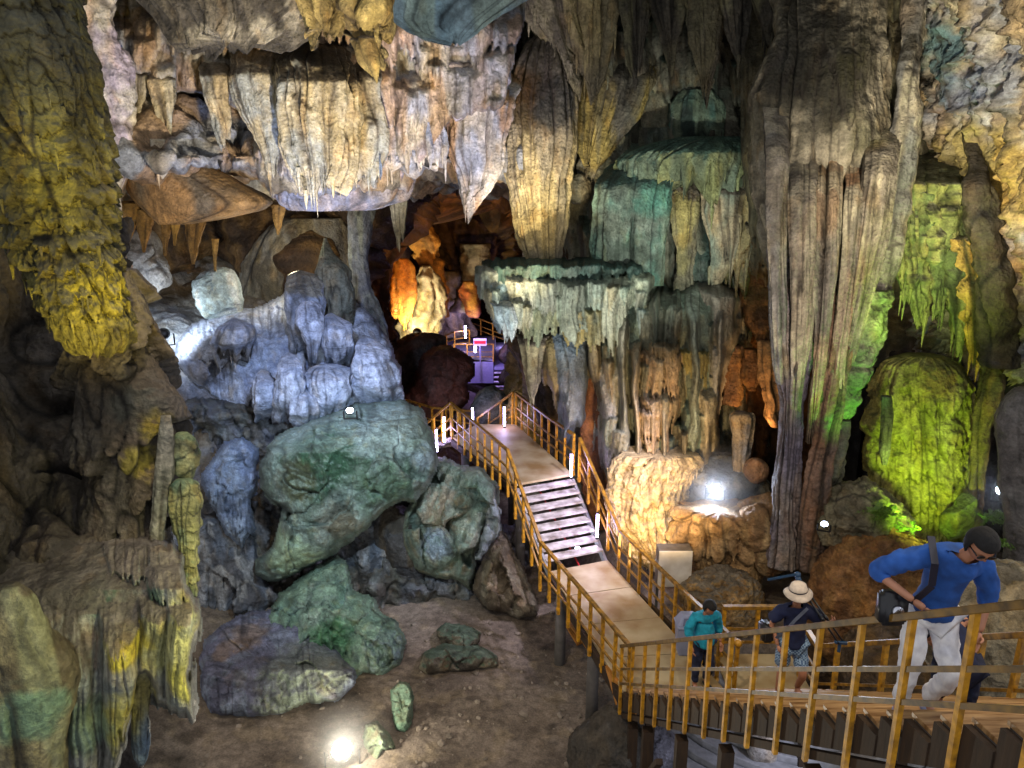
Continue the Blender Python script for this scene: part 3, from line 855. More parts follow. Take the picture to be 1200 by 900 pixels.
boulder('boulder', 'pale angular block perched at the back of the mound', 'boulder',
        [(225, 332), (240, 322), (268, 322), (276, 345), (275, 368), (250, 374), (232, 352)], 20.5, pal(BLUE, a='94a0a0', b='7d8a88'), facets=8, lumps=[(1.2, .15, 'f'), (3, .06, 'r')])
boulder('boulder', 'rounded grey boulder beside the lit bay at the left', 'boulder',
        [(132, 290), (150, 274), (172, 278), (182, 300), (196, 320), (192, 338), (160, 345), (135, 330)], 20, pal(BLUE, a='8d8a88', b='74706c'), facets=5, lumps=[(.8, .3, 'b'), (3, .06, 'f')])

# ------------------------------------------------------------------ upper left wall and curtains
def Yul(u, v):
    return float(17.6 + 0.004 * (u - 100) + 1.8 * math.sin(v * 0.02 + 1.0) + 0.6 * math.sin(u * .025)
                 + (3.0 if v < 20 else 0))
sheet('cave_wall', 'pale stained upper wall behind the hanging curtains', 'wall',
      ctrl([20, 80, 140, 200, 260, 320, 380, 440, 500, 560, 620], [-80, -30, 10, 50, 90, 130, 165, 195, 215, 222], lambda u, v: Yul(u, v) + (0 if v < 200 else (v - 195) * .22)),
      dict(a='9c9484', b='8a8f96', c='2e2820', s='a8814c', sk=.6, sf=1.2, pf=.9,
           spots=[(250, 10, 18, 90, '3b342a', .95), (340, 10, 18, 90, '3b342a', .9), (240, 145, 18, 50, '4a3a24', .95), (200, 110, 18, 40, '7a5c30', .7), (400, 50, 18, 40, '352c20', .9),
                  (120, 120, 17, 30, 'b98d5c', .7), (560, 60, 18, 60, 'b4b6bc', .7)]), kind='structure',
      rf=.8, ra=.4, st=.3, lumps=[(.5, .5, 'f'), (1.0, .3, 'b'), (2.2, .12, 'r')])
column('rock_pillar', 'narrow pale pink and white rock rib beside the olive flowstone', 'pillar',
       [(-40, 55, 120), (0, 66, 130), (40, 70, 128), (80, 76, 140), (130, 92, 150), (170, 104, 148), (200, 116, 142), (240, 122, 138), (290, 128, 142), (330, 132, 152), (352, 136, 158), (370, 138, 148)], 15.5,
       pal(WHITE, b='b3a8b4', s='c08a50'), rf=1.6, ra=.22, st=.3, lumps=[(1.0, .25, 'f'), (3, .07, 'r')])
CUR = dict(rf=4.2, ra=0.13, st=0.05, wob=.25, fringe=0.4, depth=0.38, lumps=[(0.9, 0.2, 'v'), (1.3, .12, 'f')], step=1.6, tuck=(1.2, .3))
def cur(label, rows, Y, p, name='stalactite', cat='stalactite', **k):
    d = dict(CUR); d.update(k)
    return column(name, label, cat, rows, Y, p, **d)
cg = 'pale curtains hanging across the upper left roof'
cur('small blunt pale curtain nearest the left rib, above the tilted slab', [(72, 145, 166), (90, 141, 168), (110, 143, 166), (130, 150, 163)], 16.2, CREAM)
cur('pointed grey stalactite hanging over the dark recess', [(70, 178, 205), (95, 175, 207), (120, 178, 205), (140, 184, 202), (150, 190, 198)], 16.2, CREAM)
cur('small white tipped stalactite above the tilted slab', [(150, 180, 190), (168, 177, 192), (182, 178, 196), (195, 182, 190), (203, 184, 187)], 16, WHITE, icicles=3, ilen=(.05, .2))
cur('slim white curtain left of the broad one', [(62, 240, 258), (80, 236, 262), (110, 240, 262), (135, 248, 266), (160, 258, 268)], 16.0, CREAM)
cur('broad white curtain with blue tips in the upper left', [(46, 270, 335), (62, 262, 332), (90, 262, 326), (115, 268, 324), (145, 282, 326), (175, 300, 326), (196, 312, 322)], 15.8, CREAM, icicles=6)
cur('largest fluted curtain in the upper left, ending in fingers', [(48, 348, 395), (62, 328, 408), (90, 318, 418), (130, 318, 420), (165, 326, 420), (190, 338, 414), (212, 348, 400)], 15.2,
    pal(CREAM, s='b8a370', t='3a3126', t0=.2), icicles=12, ilen=(.2, .6), irad=.04)
cur('short dark topped curtain next to the largest one', [(55, 395, 425), (80, 400, 440), (120, 404, 445), (160, 405, 450), (200, 415, 440)], 15.9, pal(CREAM, t='3a3126', t0=.2), icicles=8)
cur('blue white curtain above the lavender roof edge', [(78, 440, 470), (100, 430, 500), (130, 425, 525), (160, 428, 530), (180, 445, 525)], 16.4, pal(WHITE, b='9aa6bc'), icicles=10, depth=.4)
cur('white fold under the blue slabs', [(60, 485, 540), (75, 480, 600), (95, 484, 602), (118, 500, 540)], 16.6, pal(WHITE, a='b9b6bd', b='9c98a8'), rf=1.4, ra=.25, fringe=.4)
column('roof_lip', 'smooth lavender grey roof edge under the fluted curtains', 'roof edge',
       [(182, 330, 470), (200, 312, 483), (220, 308, 482), (236, 318, 476), (247, 335, 440)], 16.8, pal(BLUE, a='918b8c', b='8990a8', s='a3896a'), depth=.5, lumps=[(.6, .3, 'f'), (1.6, .1, 'b')], rf=1, ra=.1)
cur('narrow grey stalactite hanging at the mouth of the far chamber', [(205, 455, 482), (225, 458, 480), (245, 460, 476), (265, 463, 473), (276, 467, 471)], 17.2, pal(GREY, a='8a8878'), icicles=3)
cur('large pale pointed curtain left of the central stalactite', [(75, 540, 605), (95, 528, 604), (130, 520, 594), (165, 522, 590), (190, 527, 588), (212, 536, 578), (228, 542, 562), (240, 544, 550)], 17,
    pal(WHITE, s='bb8c48', sk=.75), icicles=8, ilen=(.1, .3), rf=2.6, ra=.2)
cur('blue tipped shard at the foot of the pale roof', [(140, 436, 446), (175, 438, 450), (198, 444, 448)], 15.9, pal(BLUE, a='8fa0b8'))
column('rock_slab', 'tilted tan rock slab below the dark recess', 'slab',
       [(184, 152, 216), (196, 140, 238), (212, 139, 268), (228, 142, 300), (238, 148, 313), (247, 158, 300), (256, 172, 262), (263, 184, 222)], 17,
       dict(a='8d6f44', b='6b604f', c='2a1f14', s='a88252', pf=.8, sf=1), depth=.7, lumps=[(.5, .2, 'f'), (2, .06, 'f')], rf=.5, ra=.1)
for i, (u, v0, v1, w) in enumerate([(226, 256, 310, 12), (168, 246, 296, 12), (193, 262, 300, 7), (204, 262, 288, 6), (252, 280, 318, 4), (325, 240, 275, 10), (150, 238, 285, 14)]):
    lab = ['longest ochre drip under the tilted slab', 'dark ochre spike under the left half of the slab', 'pointed pale fang under the slab', 'tiny fang under the slab right of the pale one',
           'thin crooked ochre drip right of the longest one', 'ochre fang under the lavender roof edge', 'brown drip against the white rib'][i]
    column('stalactite', lab, 'stalactite', [(v0, u - w, u + w), ((v0 + v1) / 2, u - w * .55, u + w * .5), (v1, u - 1, u + 1.5)], 17.6,
           pal(BROWN, a='9a7a3c', b='7a5c2c'), rf=5, ra=.05, st=.05, lumps=[(2, .06, 'f')])
column('rock_slab', 'row of smooth teal slabs hanging at the top edge', 'slab',
       [(-70, 480, 680), (-20, 468, 645), (5, 463, 606), (22, 464, 575), (36, 482, 552), (44, 524, 540)], 9.5,
       pal(TEAL, a='7b929a', b='67828e', c='1c2428'), depth=.3, rf=1.8, ra=.12, st=.05, slit=2, fringe=.08, lumps=[(.8, .1, 'f')])
for i, r in enumerate([[(-60, 330, 430), (-10, 345, 420), (8, 350, 410), (22, 354, 400)], [(-30, 385, 475), (5, 392, 468), (26, 400, 464), (40, 412, 460)], [(34, 400, 425), (46, 404, 450), (62, 414, 456), (74, 430, 450)]]):
    cur(['ragged yellow roof lump at the top edge', 'thick yellow roof fold left of the teal slabs', 'torn yellow roof fold below the thick one'][i], r, 14.2,
        pal(CREAM, a='b09c60', b='8c7f58', s='6b5830'), name='roof_fold', cat='roof fold', rf=1.6, ra=.2, lumps=[(1.2, .25, 'b')], fringe=.5, depth=.6)
column('roof_fold', 'long grey roof fold with a white ragged rim', 'roof fold',
       [(-70, 100, 440), (-30, 130, 425), (0, 160, 405), (16, 175, 385), (30, 186, 360), (42, 195, 335)], 14.6, pal(GREY, a='4a453c', b='3a362e', s='6b6454', t='33302a', spots=[(225, 40, 14.2, 22, 'b0a994', .9), (265, 36, 14.2, 22, 'a8a08c', .9), (305, 34, 14.2, 22, 'b0a994', .9), (340, 22, 14.2, 22, 'b0a994', .9), (195, 44, 14.2, 16, 'a8a08c', .8)]), depth=.35, rf=2.5, ra=.07, st=.3, fringe=.3, lumps=[(.7, .2, 'f')])

# ------------------------------------------------------------------ far chamber
OR = dict(a='c07c2c', b='a06424', c='3a2008', s='c8903c', pf=1)
column('flowstone_curtain', 'glowing orange curtain in the alcove of the far chamber', 'curtain',
       [(303, 462, 476), (312, 456, 484), (330, 454, 487), (350, 455, 486), (360, 456, 480), (368, 458, 472)], 36, OR, depth=.5, rf=1.6, ra=.35, st=.05, fringe=.6, icicles=14, ilen=(.2, .6), irad=.06)
FW = dict(a='b8ac90', b='8f8468', c='2a2216', s='a08a58', pf=.5)
fs = dict(rf=1.0, ra=.45, st=.3, lumps=[(.5, .5, 'f'), (1.2, .3, 'r')])
column('stalagmite', 'white lit stalagmite heap in the far chamber', 'stalagmite', [(312, 494, 504), (325, 488, 512), (345, 486, 514), (360, 484, 515), (372, 478, 515), (385, 470, 513), (400, 478, 505)], 38, FW, **fs)
column('column', 'orange lit leaning column in the far chamber', 'column', [(262, 488, 500), (275, 486, 506), (300, 490, 514), (330, 502, 518), (365, 510, 520), (372, 512, 520)], 39, pal(OR, a='b8823c', b='8f6a38'), **fs)
column('column', 'mottled white column behind the far walkway', 'column', [(318, 520, 540), (335, 518, 545), (355, 519, 545), (375, 520, 548), (395, 520, 552)], 44, FW, **fs)
column('column', 'grey leaning column touching the mushroom ledge', 'column', [(286, 548, 566), (300, 545, 566), (320, 543, 562), (340, 540, 556), (365, 536, 550)], 41, pal(GREY, a='80786a'), **fs)
column('stalagmite', 'rusty orange stalagmite beneath the grey leaning column', 'stalagmite', [(330, 545, 556), (345, 541, 562), (360, 542, 562), (372, 546, 560)], 40, pal(OR, a='9a5020', b='6b3818'), **fs)
column('stalactite', 'brown fringed stalactite cluster hanging in the far chamber', 'stalactite', [(255, 500, 590), (275, 505, 585), (300, 518, 575), (318, 530, 560)], 46, pal(BROWN, a='6b5a38'), icicles=12, ilen=(.6, 1.6), irad=.14, **fs)
column('rock_arch', 'red brown rock jamb left of the orange alcove', 'rock', [(290, 430, 470), (310, 432, 458), (340, 434, 454), (370, 440, 455), (400, 444, 458)], 33, pal(BROWN, a='5a3a22', b='3c281a'), **fs)
column('rock_shoulder', 'dark brown rock roof of the far chamber', 'rock', [(170, 470, 600), (200, 440, 612), (235, 425, 615), (265, 428, 490), (290, 430, 455)], 37, pal(BROWN, a='6b4c34', b='4c3828'), depth=.4, rf=.5, ra=.3,
       lumps=[(.5, .8, 'l'), (.4, .6, 'f')])
crag('boulder', 'big dark maroon boulder left of the far platform', 'boulder',
        [(492, 418), (508, 404), (528, 402), (545, 410), (556, 420), (557, 440), (548, 452), (552, 470), (530, 492), (490, 505), (455, 490), (466, 470), (480, 450)], [(400, 30), (440, 28.5), (505, 27)],
        pal(BROWN, a='54403a', b='443a36', s='5c443c'), D=1.2, cell=30, tilt=.5)
boulder('boulder', 'dark rock under the white stalagmite heap', 'boulder', [(440, 430), (462, 405), (500, 395), (520, 400), (515, 430), (490, 455), (455, 470)], 32, pal(DARK, a='5a5048', b='4a3c34'), facets=6, lumps=[(.6, .35, 'f')])
boulder('boulder', 'upright grey boulder at the end of the upper deck', 'boulder', [(555, 475), (562, 460), (578, 455), (590, 464), (594, 485), (588, 505), (560, 506)], 23.5, pal(GREY, a='6a6c66', b='4c5550'), facets=5, lumps=[(1, .15, 'f')])

# ------------------------------------------------------------------ left boulders
crag('boulder', 'broad blue grey rock under the overhang of the big green boulder', 'boulder',
     [(385, 640), (425, 612), (470, 590), (482, 640), (500, 685), (470, 700), (440, 705), (400, 690)], [(590, 17.4), (705, 16.6)],
     pal(BLUE, a='646c78', b='55585a'), D=.5, cell=26, tilt=.8)
crag('boulder', 'dark blue rock face below the veined slab', 'boulder',
     [(218, 600), (262, 606), (300, 630), (312, 680), (330, 700), (300, 735), (262, 748), (228, 745), (215, 690)], [(600, 16.6), (748, 15.6)],
     pal(BLUE, a='5f6774', b='4c4c50', c='22252c'), D=.6, cell=34, tilt=.6, ribs=(7, .1))
crag('boulder', 'blue veined upright slab left of the big green boulder', 'boulder',
     [(246, 540), (262, 516), (285, 510), (304, 526), (303, 560), (296, 590), (300, 620), (284, 646), (262, 625), (244, 590), (232, 562)], [(510, 16.6), (646, 15.9)],
     pal(BLUE, a='78879c', b='65728a', c='2c333c', s='8a98aa'), D=.5, cell=24, tilt=.5, ribs=(6, .12))
crag('boulder', 'big green topped overhanging boulder beside the upper deck', 'boulder',
     [(304, 540), (322, 510), (352, 496), (385, 482), (425, 470), (470, 467), (496, 480), (512, 515), (515, 545), (500, 575), (488, 592), (470, 588), (452, 598), (436, 615), (418, 630), (396, 648),
      (372, 660), (352, 672), (315, 685), (296, 674), (300, 655), (318, 640), (325, 618), (330, 596), (318, 590), (303, 570)],
     [(467, 17.2), (495, 16.0), (530, 15.1), (590, 14.9), (640, 15.1), (685, 15.5)],
     pal(GREEN, a='73857e', b='5f7066', t='7c8f86', s='8a9690', spots=[(375, 545, 15, 52, '2c4e38', .95), (350, 560, 15, 30, '4a4c34', .8), (450, 565, 15, 40, '4c6650', .85), (335, 655, 15, 42, '98b094', .9), (455, 485, 16, 50, 'a2b4b8', .85), (500, 540, 15, 24, '9aacb4', .8), (400, 610, 15, 28, '6e6452', .6)]),  # pale grey blue spot puts the lit top into the colour
     D=.9, cell=48, tilt=.6, step=1.5, round_=.3, warp=.5, nz_=1.0, strata=(1.0, 15))
crag('boulder', 'angular green grey boulder wedged beside the stairs', 'boulder',
     [(500, 542), (520, 533), (548, 546), (566, 548), (587, 570), (584, 598), (574, 612), (560, 650), (552, 692), (530, 680), (512, 682), (484, 668), (468, 628), (472, 600), (490, 572)],
     [(533, 17.4), (570, 16.4), (640, 16.0), (692, 16.2)],
     pal(GREEN, a='6a7a6e', b='5c685c', t='667f72', s='84806c', spots=[(520, 605, 16, 35, '6e6650', .8), (510, 640, 16, 22, '7a8ca0', .7), (560, 570, 16, 24, '5f8070', .7)]),
     D=.8, cell=44, tilt=1.0, step=1.5, strata=(1.4, 60), round_=.25, warp=.25, nz_=.4)
crag('boulder', 'narrow blue grey slab leaning between the angular boulder and the stairs', 'boulder',
     [(575, 575), (590, 600), (588, 622), (572, 646), (562, 660), (556, 655), (564, 622)], [(575, 16.2), (660, 15.8)], pal(BLUE, a='7a868a', b='626a68'), D=.3, cell=30, tilt=.5, strata=(2.5, 60))
crag('boulder', 'rough brown rock at the foot of the stairs', 'boulder',
     [(586, 615), (600, 638), (614, 664), (628, 698), (632, 722), (606, 730), (592, 718), (570, 714), (552, 692), (562, 660), (574, 634)], [(615, 16.6), (730, 15.6)],
     pal(GREY, a='766a58', b='5f5444'), D=.5, cell=20, tilt=1.0, warp=.5)
crag('boulder', 'green shouldered rock stepping down from the big boulder to the floor', 'boulder',
     [(352, 676), (372, 662), (396, 650), (412, 662), (416, 690), (440, 700), (448, 716), (466, 728), (478, 750), (472, 780), (450, 800), (430, 792), (415, 812), (385, 806), (340, 790), (318, 750), (312, 722), (326, 694)],
     [(650, 16.2), (700, 15.0), (745, 14.2), (812, 13.5)],
     pal(GREEN, a='748778', b='607870', t='6d8a70', spots=[(385, 760, 13.8, 32, '4a7f54', .85), (360, 700, 14.6, 34, '93a698', .8), (450, 765, 13.8, 25, '66788a', .7), (400, 690, 14.8, 20, '8c9a90', .7)]),
     D=.6, cell=36, tilt=.7, step=1.5, round_=.35, warp=.5, strata=(1.4, 25))
crag('boulder', 'low flat violet blue rock with tan stains on its top', 'boulder',
     [(233, 775), (240, 748), (262, 728), (296, 714), (330, 714), (352, 724), (372, 745), (400, 765), (420, 790), (418, 806), (396, 822), (360, 826), (330, 838), (280, 843), (246, 838), (234, 815)],
     [(712, 15.2), (765, 13.75), (785, 13.0), (845, 12.3)],
     dict(a='6e7288', b='5c5f72', c='2b2c38', s='8490a0', t='66667c', tk=.5, pf=1.4, spots=[(292, 742, 14.2, 24, '967b54', .9), (262, 765, 13.7, 14, '967b54', .85), (350, 800, 13, 50, '8f9c86', .85), (385, 780, 13, 30, '9aa488', .8), (300, 800, 13, 24, '7a8088', .5)]),
     D=.35, cell=60, tilt=.22, step=1.5, strata=(2.2, 8), ribs=(9, .05), round_=.3)
boulder('boulder', 'dark rocks in the gap beneath the blue slabs', 'boulder',
        [(455, 600), (475, 610), (500, 660), (505, 690), (470, 692), (450, 660)], 16.9, pal(DARK, a='4a4a4c'), facets=8, lumps=[(.8, .25, 'f')])
FL = pal(GREY, a='625a4c', b='4f493f', t='4f6a58', tk=.7)
fg = 'small rocks half sunk in the sandy floor'
def fr(label, poly, prof, p, **k): crag('floor_rock', label, 'rock', poly, prof, p, group=fg, step=1.3, **k)
fr('flat low rock with green crust, the farther of two on the sand', [(512, 748), (510, 738), (522, 729), (545, 731), (566, 741), (564, 752), (550, 764), (518, 762)], [(728, 15.35), (745, 14.85), (764, 14.5)], FL, D=.35, cell=16, tilt=.7, warp=.4, edge_n=2)
fr('flat low rock with green crust, the nearer and wider of two on the sand', [(488, 784), (496, 764), (520, 752), (560, 754), (584, 768), (586, 782), (560, 786), (530, 790), (500, 792)], [(750, 14.6), (768, 14.05), (792, 13.7)], FL, D=.4, cell=20, tilt=.7, warp=.4, edge_n=2)
fr('upright green finger of rock standing near the floor lamp', [(458, 808), (468, 797), (480, 799), (486, 815), (484, 848), (476, 862), (462, 856), (457, 830)], [(797, 12.5), (862, 12.1)], pal(GREEN, a='5c7a66', b='60705c'), D=.22, cell=16, tilt=.6, warp=.5, edge_n=2)
fr('green brown stump of rock right behind the floor lamp', [(422, 862), (428, 848), (442, 844), (458, 860), (468, 878), (470, 900), (440, 908), (424, 895)], [(844, 12.0), (908, 11.4)], pal(GREEN, a='6a7a60', b='6b6450'), D=.22, cell=18, tilt=.6, warp=.5, edge_n=2)
# ------------------------------------------------------------------ fused dripstone faces between the big formations
_r = random.Random(5)
UL = [(60, 135, -20, 75, .6, 9, 20), (95, 150, 40, 150, .6, 9, 25), (130, 175, 60, 140, .7, 7, 18), (170, 210, 60, 150, .8, 7, 22), (205, 250, 20, 120, .5, 8, 20),
      (235, 290, 50, 190, .9, 8, 30), (280, 335, 40, 185, 1.0, 8, 34), (310, 425, 40, 222, 1.3, 9, 40), (400, 470, 55, 205, 1.0, 8, 34), (440, 530, 80, 185, .9, 8, 30),
      (470, 560, 40, 120, .6, 12, 18), (510, 600, 60, 170, .8, 9, 30), (150, 350, 10, 62, 1.1, 9, 22), (330, 430, -5, 48, 1.3, 9, 22), (415, 480, 0, 80, 1.1, 9, 20), (470, 640, -20, 60, .9, 10, 24),
      (100, 240, -60, 20, .6, 12, 18), (120, 160, 120, 200, .5, 7, 20), (300, 480, 150, 246, .75, 40, 8)]
UL += rand_banks(_r, 90, 600, 20, 170, 34, w=(10, 26), l=(30, 80), h=(.3, 1.0), rw=(4, 7), jag=(14, 30))
sp = [(_r.uniform(110, 600), 0, 0, _r.uniform(3, 6), 0) for i in range(0)]
def yul(U, V):
    y = 16.9 + 1.6 * sst(40, -30, V) + 0 * U
    # dark recess above the tilted slab
    d = np.sqrt(((U - 225) / 85) ** 2 + ((V - 150) / 42) ** 2)
    y = y + 2.2 * (1 - sst(.6, 1.15, d))
    return y + 3.5 * sst(236, 262, V + 10 * np.sin(U * .03)) 
def ulfoot(U, V):
    return np.interp(U, [55, 140, 160, 300, 320, 480, 505, 520, 590, 602, 640], [255, 250, 200, 205, 238, 232, 190, 150, 130, 60, -60]) - V
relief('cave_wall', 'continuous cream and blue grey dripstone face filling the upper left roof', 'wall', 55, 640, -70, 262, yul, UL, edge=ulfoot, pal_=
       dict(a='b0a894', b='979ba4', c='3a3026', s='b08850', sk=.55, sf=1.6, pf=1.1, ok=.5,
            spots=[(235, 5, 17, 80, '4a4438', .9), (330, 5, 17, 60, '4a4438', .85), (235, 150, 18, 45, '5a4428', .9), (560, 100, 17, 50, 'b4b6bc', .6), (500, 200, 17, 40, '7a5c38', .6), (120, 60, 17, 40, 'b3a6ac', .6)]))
# low roof and back of the bay under it
LR = rand_banks(_r, 130, 430, 250, 330, 16, w=(8, 22), l=(30, 70), h=(.2, .6), rw=(5, 8))
relief('cave_wall', 'brown shadowed rock behind the pale mound and the dome', 'wall', 100, 450, 225, 400, lambda U, V: 27.0 - 3.0 * sst(250, 225, V) + 0 * U, LR, edge=lambda U, V: 428 - U, pal_=
       dict(a='7a6c54', b='64594a', c='261e16', s='94764c', pf=.7))
# centre: everything from the giant stalactite to the cavity
CE = [(650, 700, -30, 80, .9, 6, 34), (690, 765, 10, 150, .8, 8, 30), (676, 730, 60, 195, .7, 7, 30), (730, 800, 0, 110, .6, 8, 30), (780, 850, -20, 130, .6, 8, 34), (840, 900, -20, 120, .5, 8, 30),
      (690, 800, 160, 345, 1.1, 10, 10), (775, 830, 170, 400, 1.3, 7, 30), (820, 905, 180, 300, 1.5, 6, 34), (795, 860, 240, 440, 1.0, 8, 30), (830, 895, 260, 400, 1.2, 7, 30), (815, 870, 330, 560, .6, 7, 34),
      (690, 775, 340, 520, 1.0, 8, 40), (740, 850, 330, 470, 1.4, 9, 34), (700, 745, 400, 560, 1.5, 8, 24), (745, 805, 395, 462, 2.0, 4, 26), (750, 800, 450, 515, 2.1, 4, 24), (795, 840, 400, 450, 1.9, 5, 20),
      (640, 700, 340, 470, .9, 7, 30), (720, 850, 505, 620, 2.2, 7, 18), (600, 650, 330, 400, 1.0, 7, 26)]
CE += rand_banks(_r, 690, 880, 40, 520, 46, w=(8, 22), l=(40, 110), h=(.5, 1.5), rw=(4, 7), jag=(14, 34))
def yce(U, V):
    y = 19.2 + 0 * U
    y = y + 2.5 * sst(672, 640, U) * sst(250, 300, V) + 6 * sst(870, 905, U) * sst(300, 340, V) * (1 - sst(560, 600, V))
    return y
relief('cave_wall', 'grey green and tan fluted flowstone face from the giant stalactite to the orange cavity', 'wall', 612, 925, -60, 640, yce, CE,
       pal(TEAL, a='74786a', b='7c7260', s='96947a', c='262019', t='4c6054', ok=.6,
           spots=[(750, 240, 17, 60, '4a7466', .8), (800, 130, 18, 40, '48655c', .6), (870, 250, 17, 40, '8f8468', .7), (770, 440, 16, 50, 'a08464', .8), (780, 560, 16, 70, 'b49c74', .85), (840, 480, 17, 40, '9d9690', .7), (700, 500, 17, 30, '7a6048', .6),
                  (860, 60, 18, 60, '45402c', .7), (780, 40, 18, 60, '4c5048', .7), (885, 330, 18, 40, '7a5a38', .8)]))
# roof to the right, long flutes beside the great column
RI = [(870, 935, 60, 330, .9, 7, 60), (1030, 1082, -40, 330, 1.6, 7, 90), (900, 960, -40, 100, .8, 8, 40), (960, 1030, -60, 52, .9, 8, 30), (1000, 1070, -60, 120, 1.0, 8, 50)]
RI += rand_banks(_r, 870, 1085, -20, 200, 16, w=(10, 20), l=(60, 140), h=(.3, .9), rw=(4, 7), jag=(20, 50))
relief('cave_wall', 'dark olive fluted rock round the crown of the great column', 'wall', 868, 1092, -60, 430, lambda U, V: 16.6 + 2.5 * sst(300, 420, V) + .8 * sst(930, 870, U) + 0 * U, RI,
       pal(GREY, a='6a6450', b='55513f', s='7d7456', c='1d1a14', spots=[(960, 40, 16, 60, '3c3a28', .8), (1060, 120, 15, 40, '6b6c58', .6)]))
# left rock face tying the boulders together
def rocky(U, V, H, crev, sc, seed):
    x, z = U * sc, -V * sc
    n = fbm(x * .9 + seed, z * .9, 2.0, 4)
    cell = np.floor(n * 5) / 5
    H = H + .9 * (cell * .6 + n * .4)
    r = np.abs(fbm(x * 1.3, z * .8 + seed, 6.0, 3))
    ck = 1 - sst(0, .05, r)
    return H - .18 * ck, np.maximum(crev, ck * .8)
def rockedge(U, V):
    top = np.interp(U, [215, 300, 400, 470, 480, 560, 640], [455, 465, 480, 500, 560, 590, 640])
    return np.minimum(V - top, 625 - U)
relief('cave_wall', 'fractured blue grey rock face behind the left boulders', 'wall', 215, 640, 440, 735,
       lambda U, V: 18.2 - 1.6 * sst(520, 720, V) + 1.2 * sst(430, 640, U) + 3 * sst(640, 560, U) * 0 + 2.5 * sst(490, 440, V), [],
       pal(BLUE, a='6c7078', b='595650', c='1e1f22', s='7a8078', ok=.5, spots=[(270, 580, 16, 60, '6a788c', .7), (540, 600, 17, 60, '3c3a36', .8), (340, 470, 18, 60, '7c7a7c', .6)]), extra=rocky, edge=rockedge, base_lumps=((.5, .5), (1.4, .25)))

# loose stones on the sand
def rubble():
    bm = bmesh.new(); r = random.Random(9)
    for i in range(620):
        if r.random() < .55:
            x, y = r.uniform(-5.5, 2.2), r.uniform(10.5, 18.5)
        else:
            cx, cy = r.choice([(-2.8, 12.6), (-1.6, 13.4), (-.2, 15.4), (-1.3, 15.6), (1.2, 13.4), (1.9, 11), (-.3, 14.2), (-1.5, 12), (3.2, 14.2), (4.2, 13.6)])
            x, y = r.gauss(cx, .7), r.gauss(cy, .5)
        s = .010 + .075 * r.random() ** 4
        g = bmesh.ops.create_icosphere(bm, subdivisions=1, radius=1)
        ax = [r.uniform(.6, 1.3) for _ in range(3)]
        a = r.uniform(0, 6)
        z = 0.10 * fbm(x * 0.5, y * 0.5, 0.0, 3) + 0.05 * fbm(x * 2.1, y * 2.1, 3.0, 4)
        for v in g['verts']:
            k = 1 + r.uniform(-.22, .22)
            q = V3_((v.co.x * ax[0] * k, v.co.y * ax[1] * k, v.co.z * ax[2] * .7 * k)) * s
            v.co = V3_((q.x * math.cos(a) - q.y * math.sin(a) + x, q.x * math.sin(a) + q.y * math.cos(a) + y, q.z + float(z) + s * .25))
    me = bpy.data.meshes.new('gravel'); bm.to_mesh(me); bm.free()
    o = link('gravel', me, simple_mat('stone_chips', '7a7064', rough=.9, var=.4, scale=3))
    tag(o, 'loose stone chips scattered over the sandy floor', 'gravel', kind='stuff')
V3_ = Vector
rubble()
def aim(o, q):
    d = Vector(q) - o.location
    o.rotation_euler = d.to_track_quat('-Z', 'Y').to_euler()
def spot(name, loc, tgt, e, col, size=70, r=0.15, blend=0.8):
    l = bpy.data.lights.new(name, 'SPOT'); l.energy = e; l.color = tuple(float(x) for x in lin(col))
    l.spot_size = math.radians(size); l.spot_blend = blend; l.shadow_soft_size = r
    o = bpy.data.objects.new(name, l); COL.objects.link(o); o.location = loc; aim(o, tgt); return o
# ------------------------------------------------------------------ centre and right formations
cur('giant brown and cream ribbed stalactite in the centre of the roof', [(34, 632, 652), (50, 614, 662), (75, 600, 672), (105, 588, 679), (140, 585, 680), (175, 588, 679), (210, 594, 672), (245, 601, 667), (280, 611, 662), (306, 622, 656)], 17.7,
    pal(CREAM, a='9a8f74', b='88806c', s='b0a070', spots=[(635, 70, 17.6, 42, '46402f', .95), (620, 120, 17.4, 38, '4f4228', .95), (650, 120, 17.4, 36, '40403a', .9), (605, 100, 17.4, 30, '5a4422', .9)]),
    depth=.85, rf=3.0, ra=.2, st=.04, fringe=.25, slit=1.6, lumps=[(.8, .16, 'f'), (1.5, .08, 'v')], step=1.4, tuck=(.3, .1))
cur('fringed yellow grey stalactite bundle at the top edge', [(-40, 600, 730), (0, 610, 722), (18, 618, 718), (36, 632, 714), (52, 650, 708), (66, 668, 700)], 17.6, pal(CREAM, a='8a8264', b='6b6450', s='a39460'), rf=3.6, ra=.2, fringe=.9, icicles=36, ilen=(.2, .6), irad=.04, irow=(.5, .99))
cur('stubby gold and dark stalactite right of the giant one', [(52, 700, 752), (68, 686, 765), (95, 680, 768), (130, 676, 752), (160, 677, 728), (180, 680, 712), (192, 684, 700)], 18.3, pal(GREY, a='8a7a44', b='55524a', s='5a5a50', t='4a4740'), ra=.18, rf=3)
column('stalagmite', 'dark brown rock finger between the giant stalactite and the teal flowstone', 'rock', [(180, 668, 720), (215, 662, 712), (250, 664, 700), (290, 664, 698), (315, 664, 700)], 19.6, pal(DARK, a='4a3620', b='33271a'), rf=2, ra=.25, lumps=[(.8, .25, 'f')])
boulder('boulder', 'round grey knob wedged above the dark rock finger', 'rock', [(664, 215), (672, 205), (688, 206), (694, 222), (688, 238), (670, 236)], 18.4, pal(GREY), facets=3, lumps=[(1, .1, 'b')])
boulder('boulder', 'grey bulge where the giant stalactite meets the teal ledge', 'rock', [(672, 196), (690, 178), (712, 175), (730, 188), (722, 205), (700, 212), (680, 210)], 18.6, pal(GREY, a='5f665c'), facets=3, lumps=[(1, .15, 'b')])

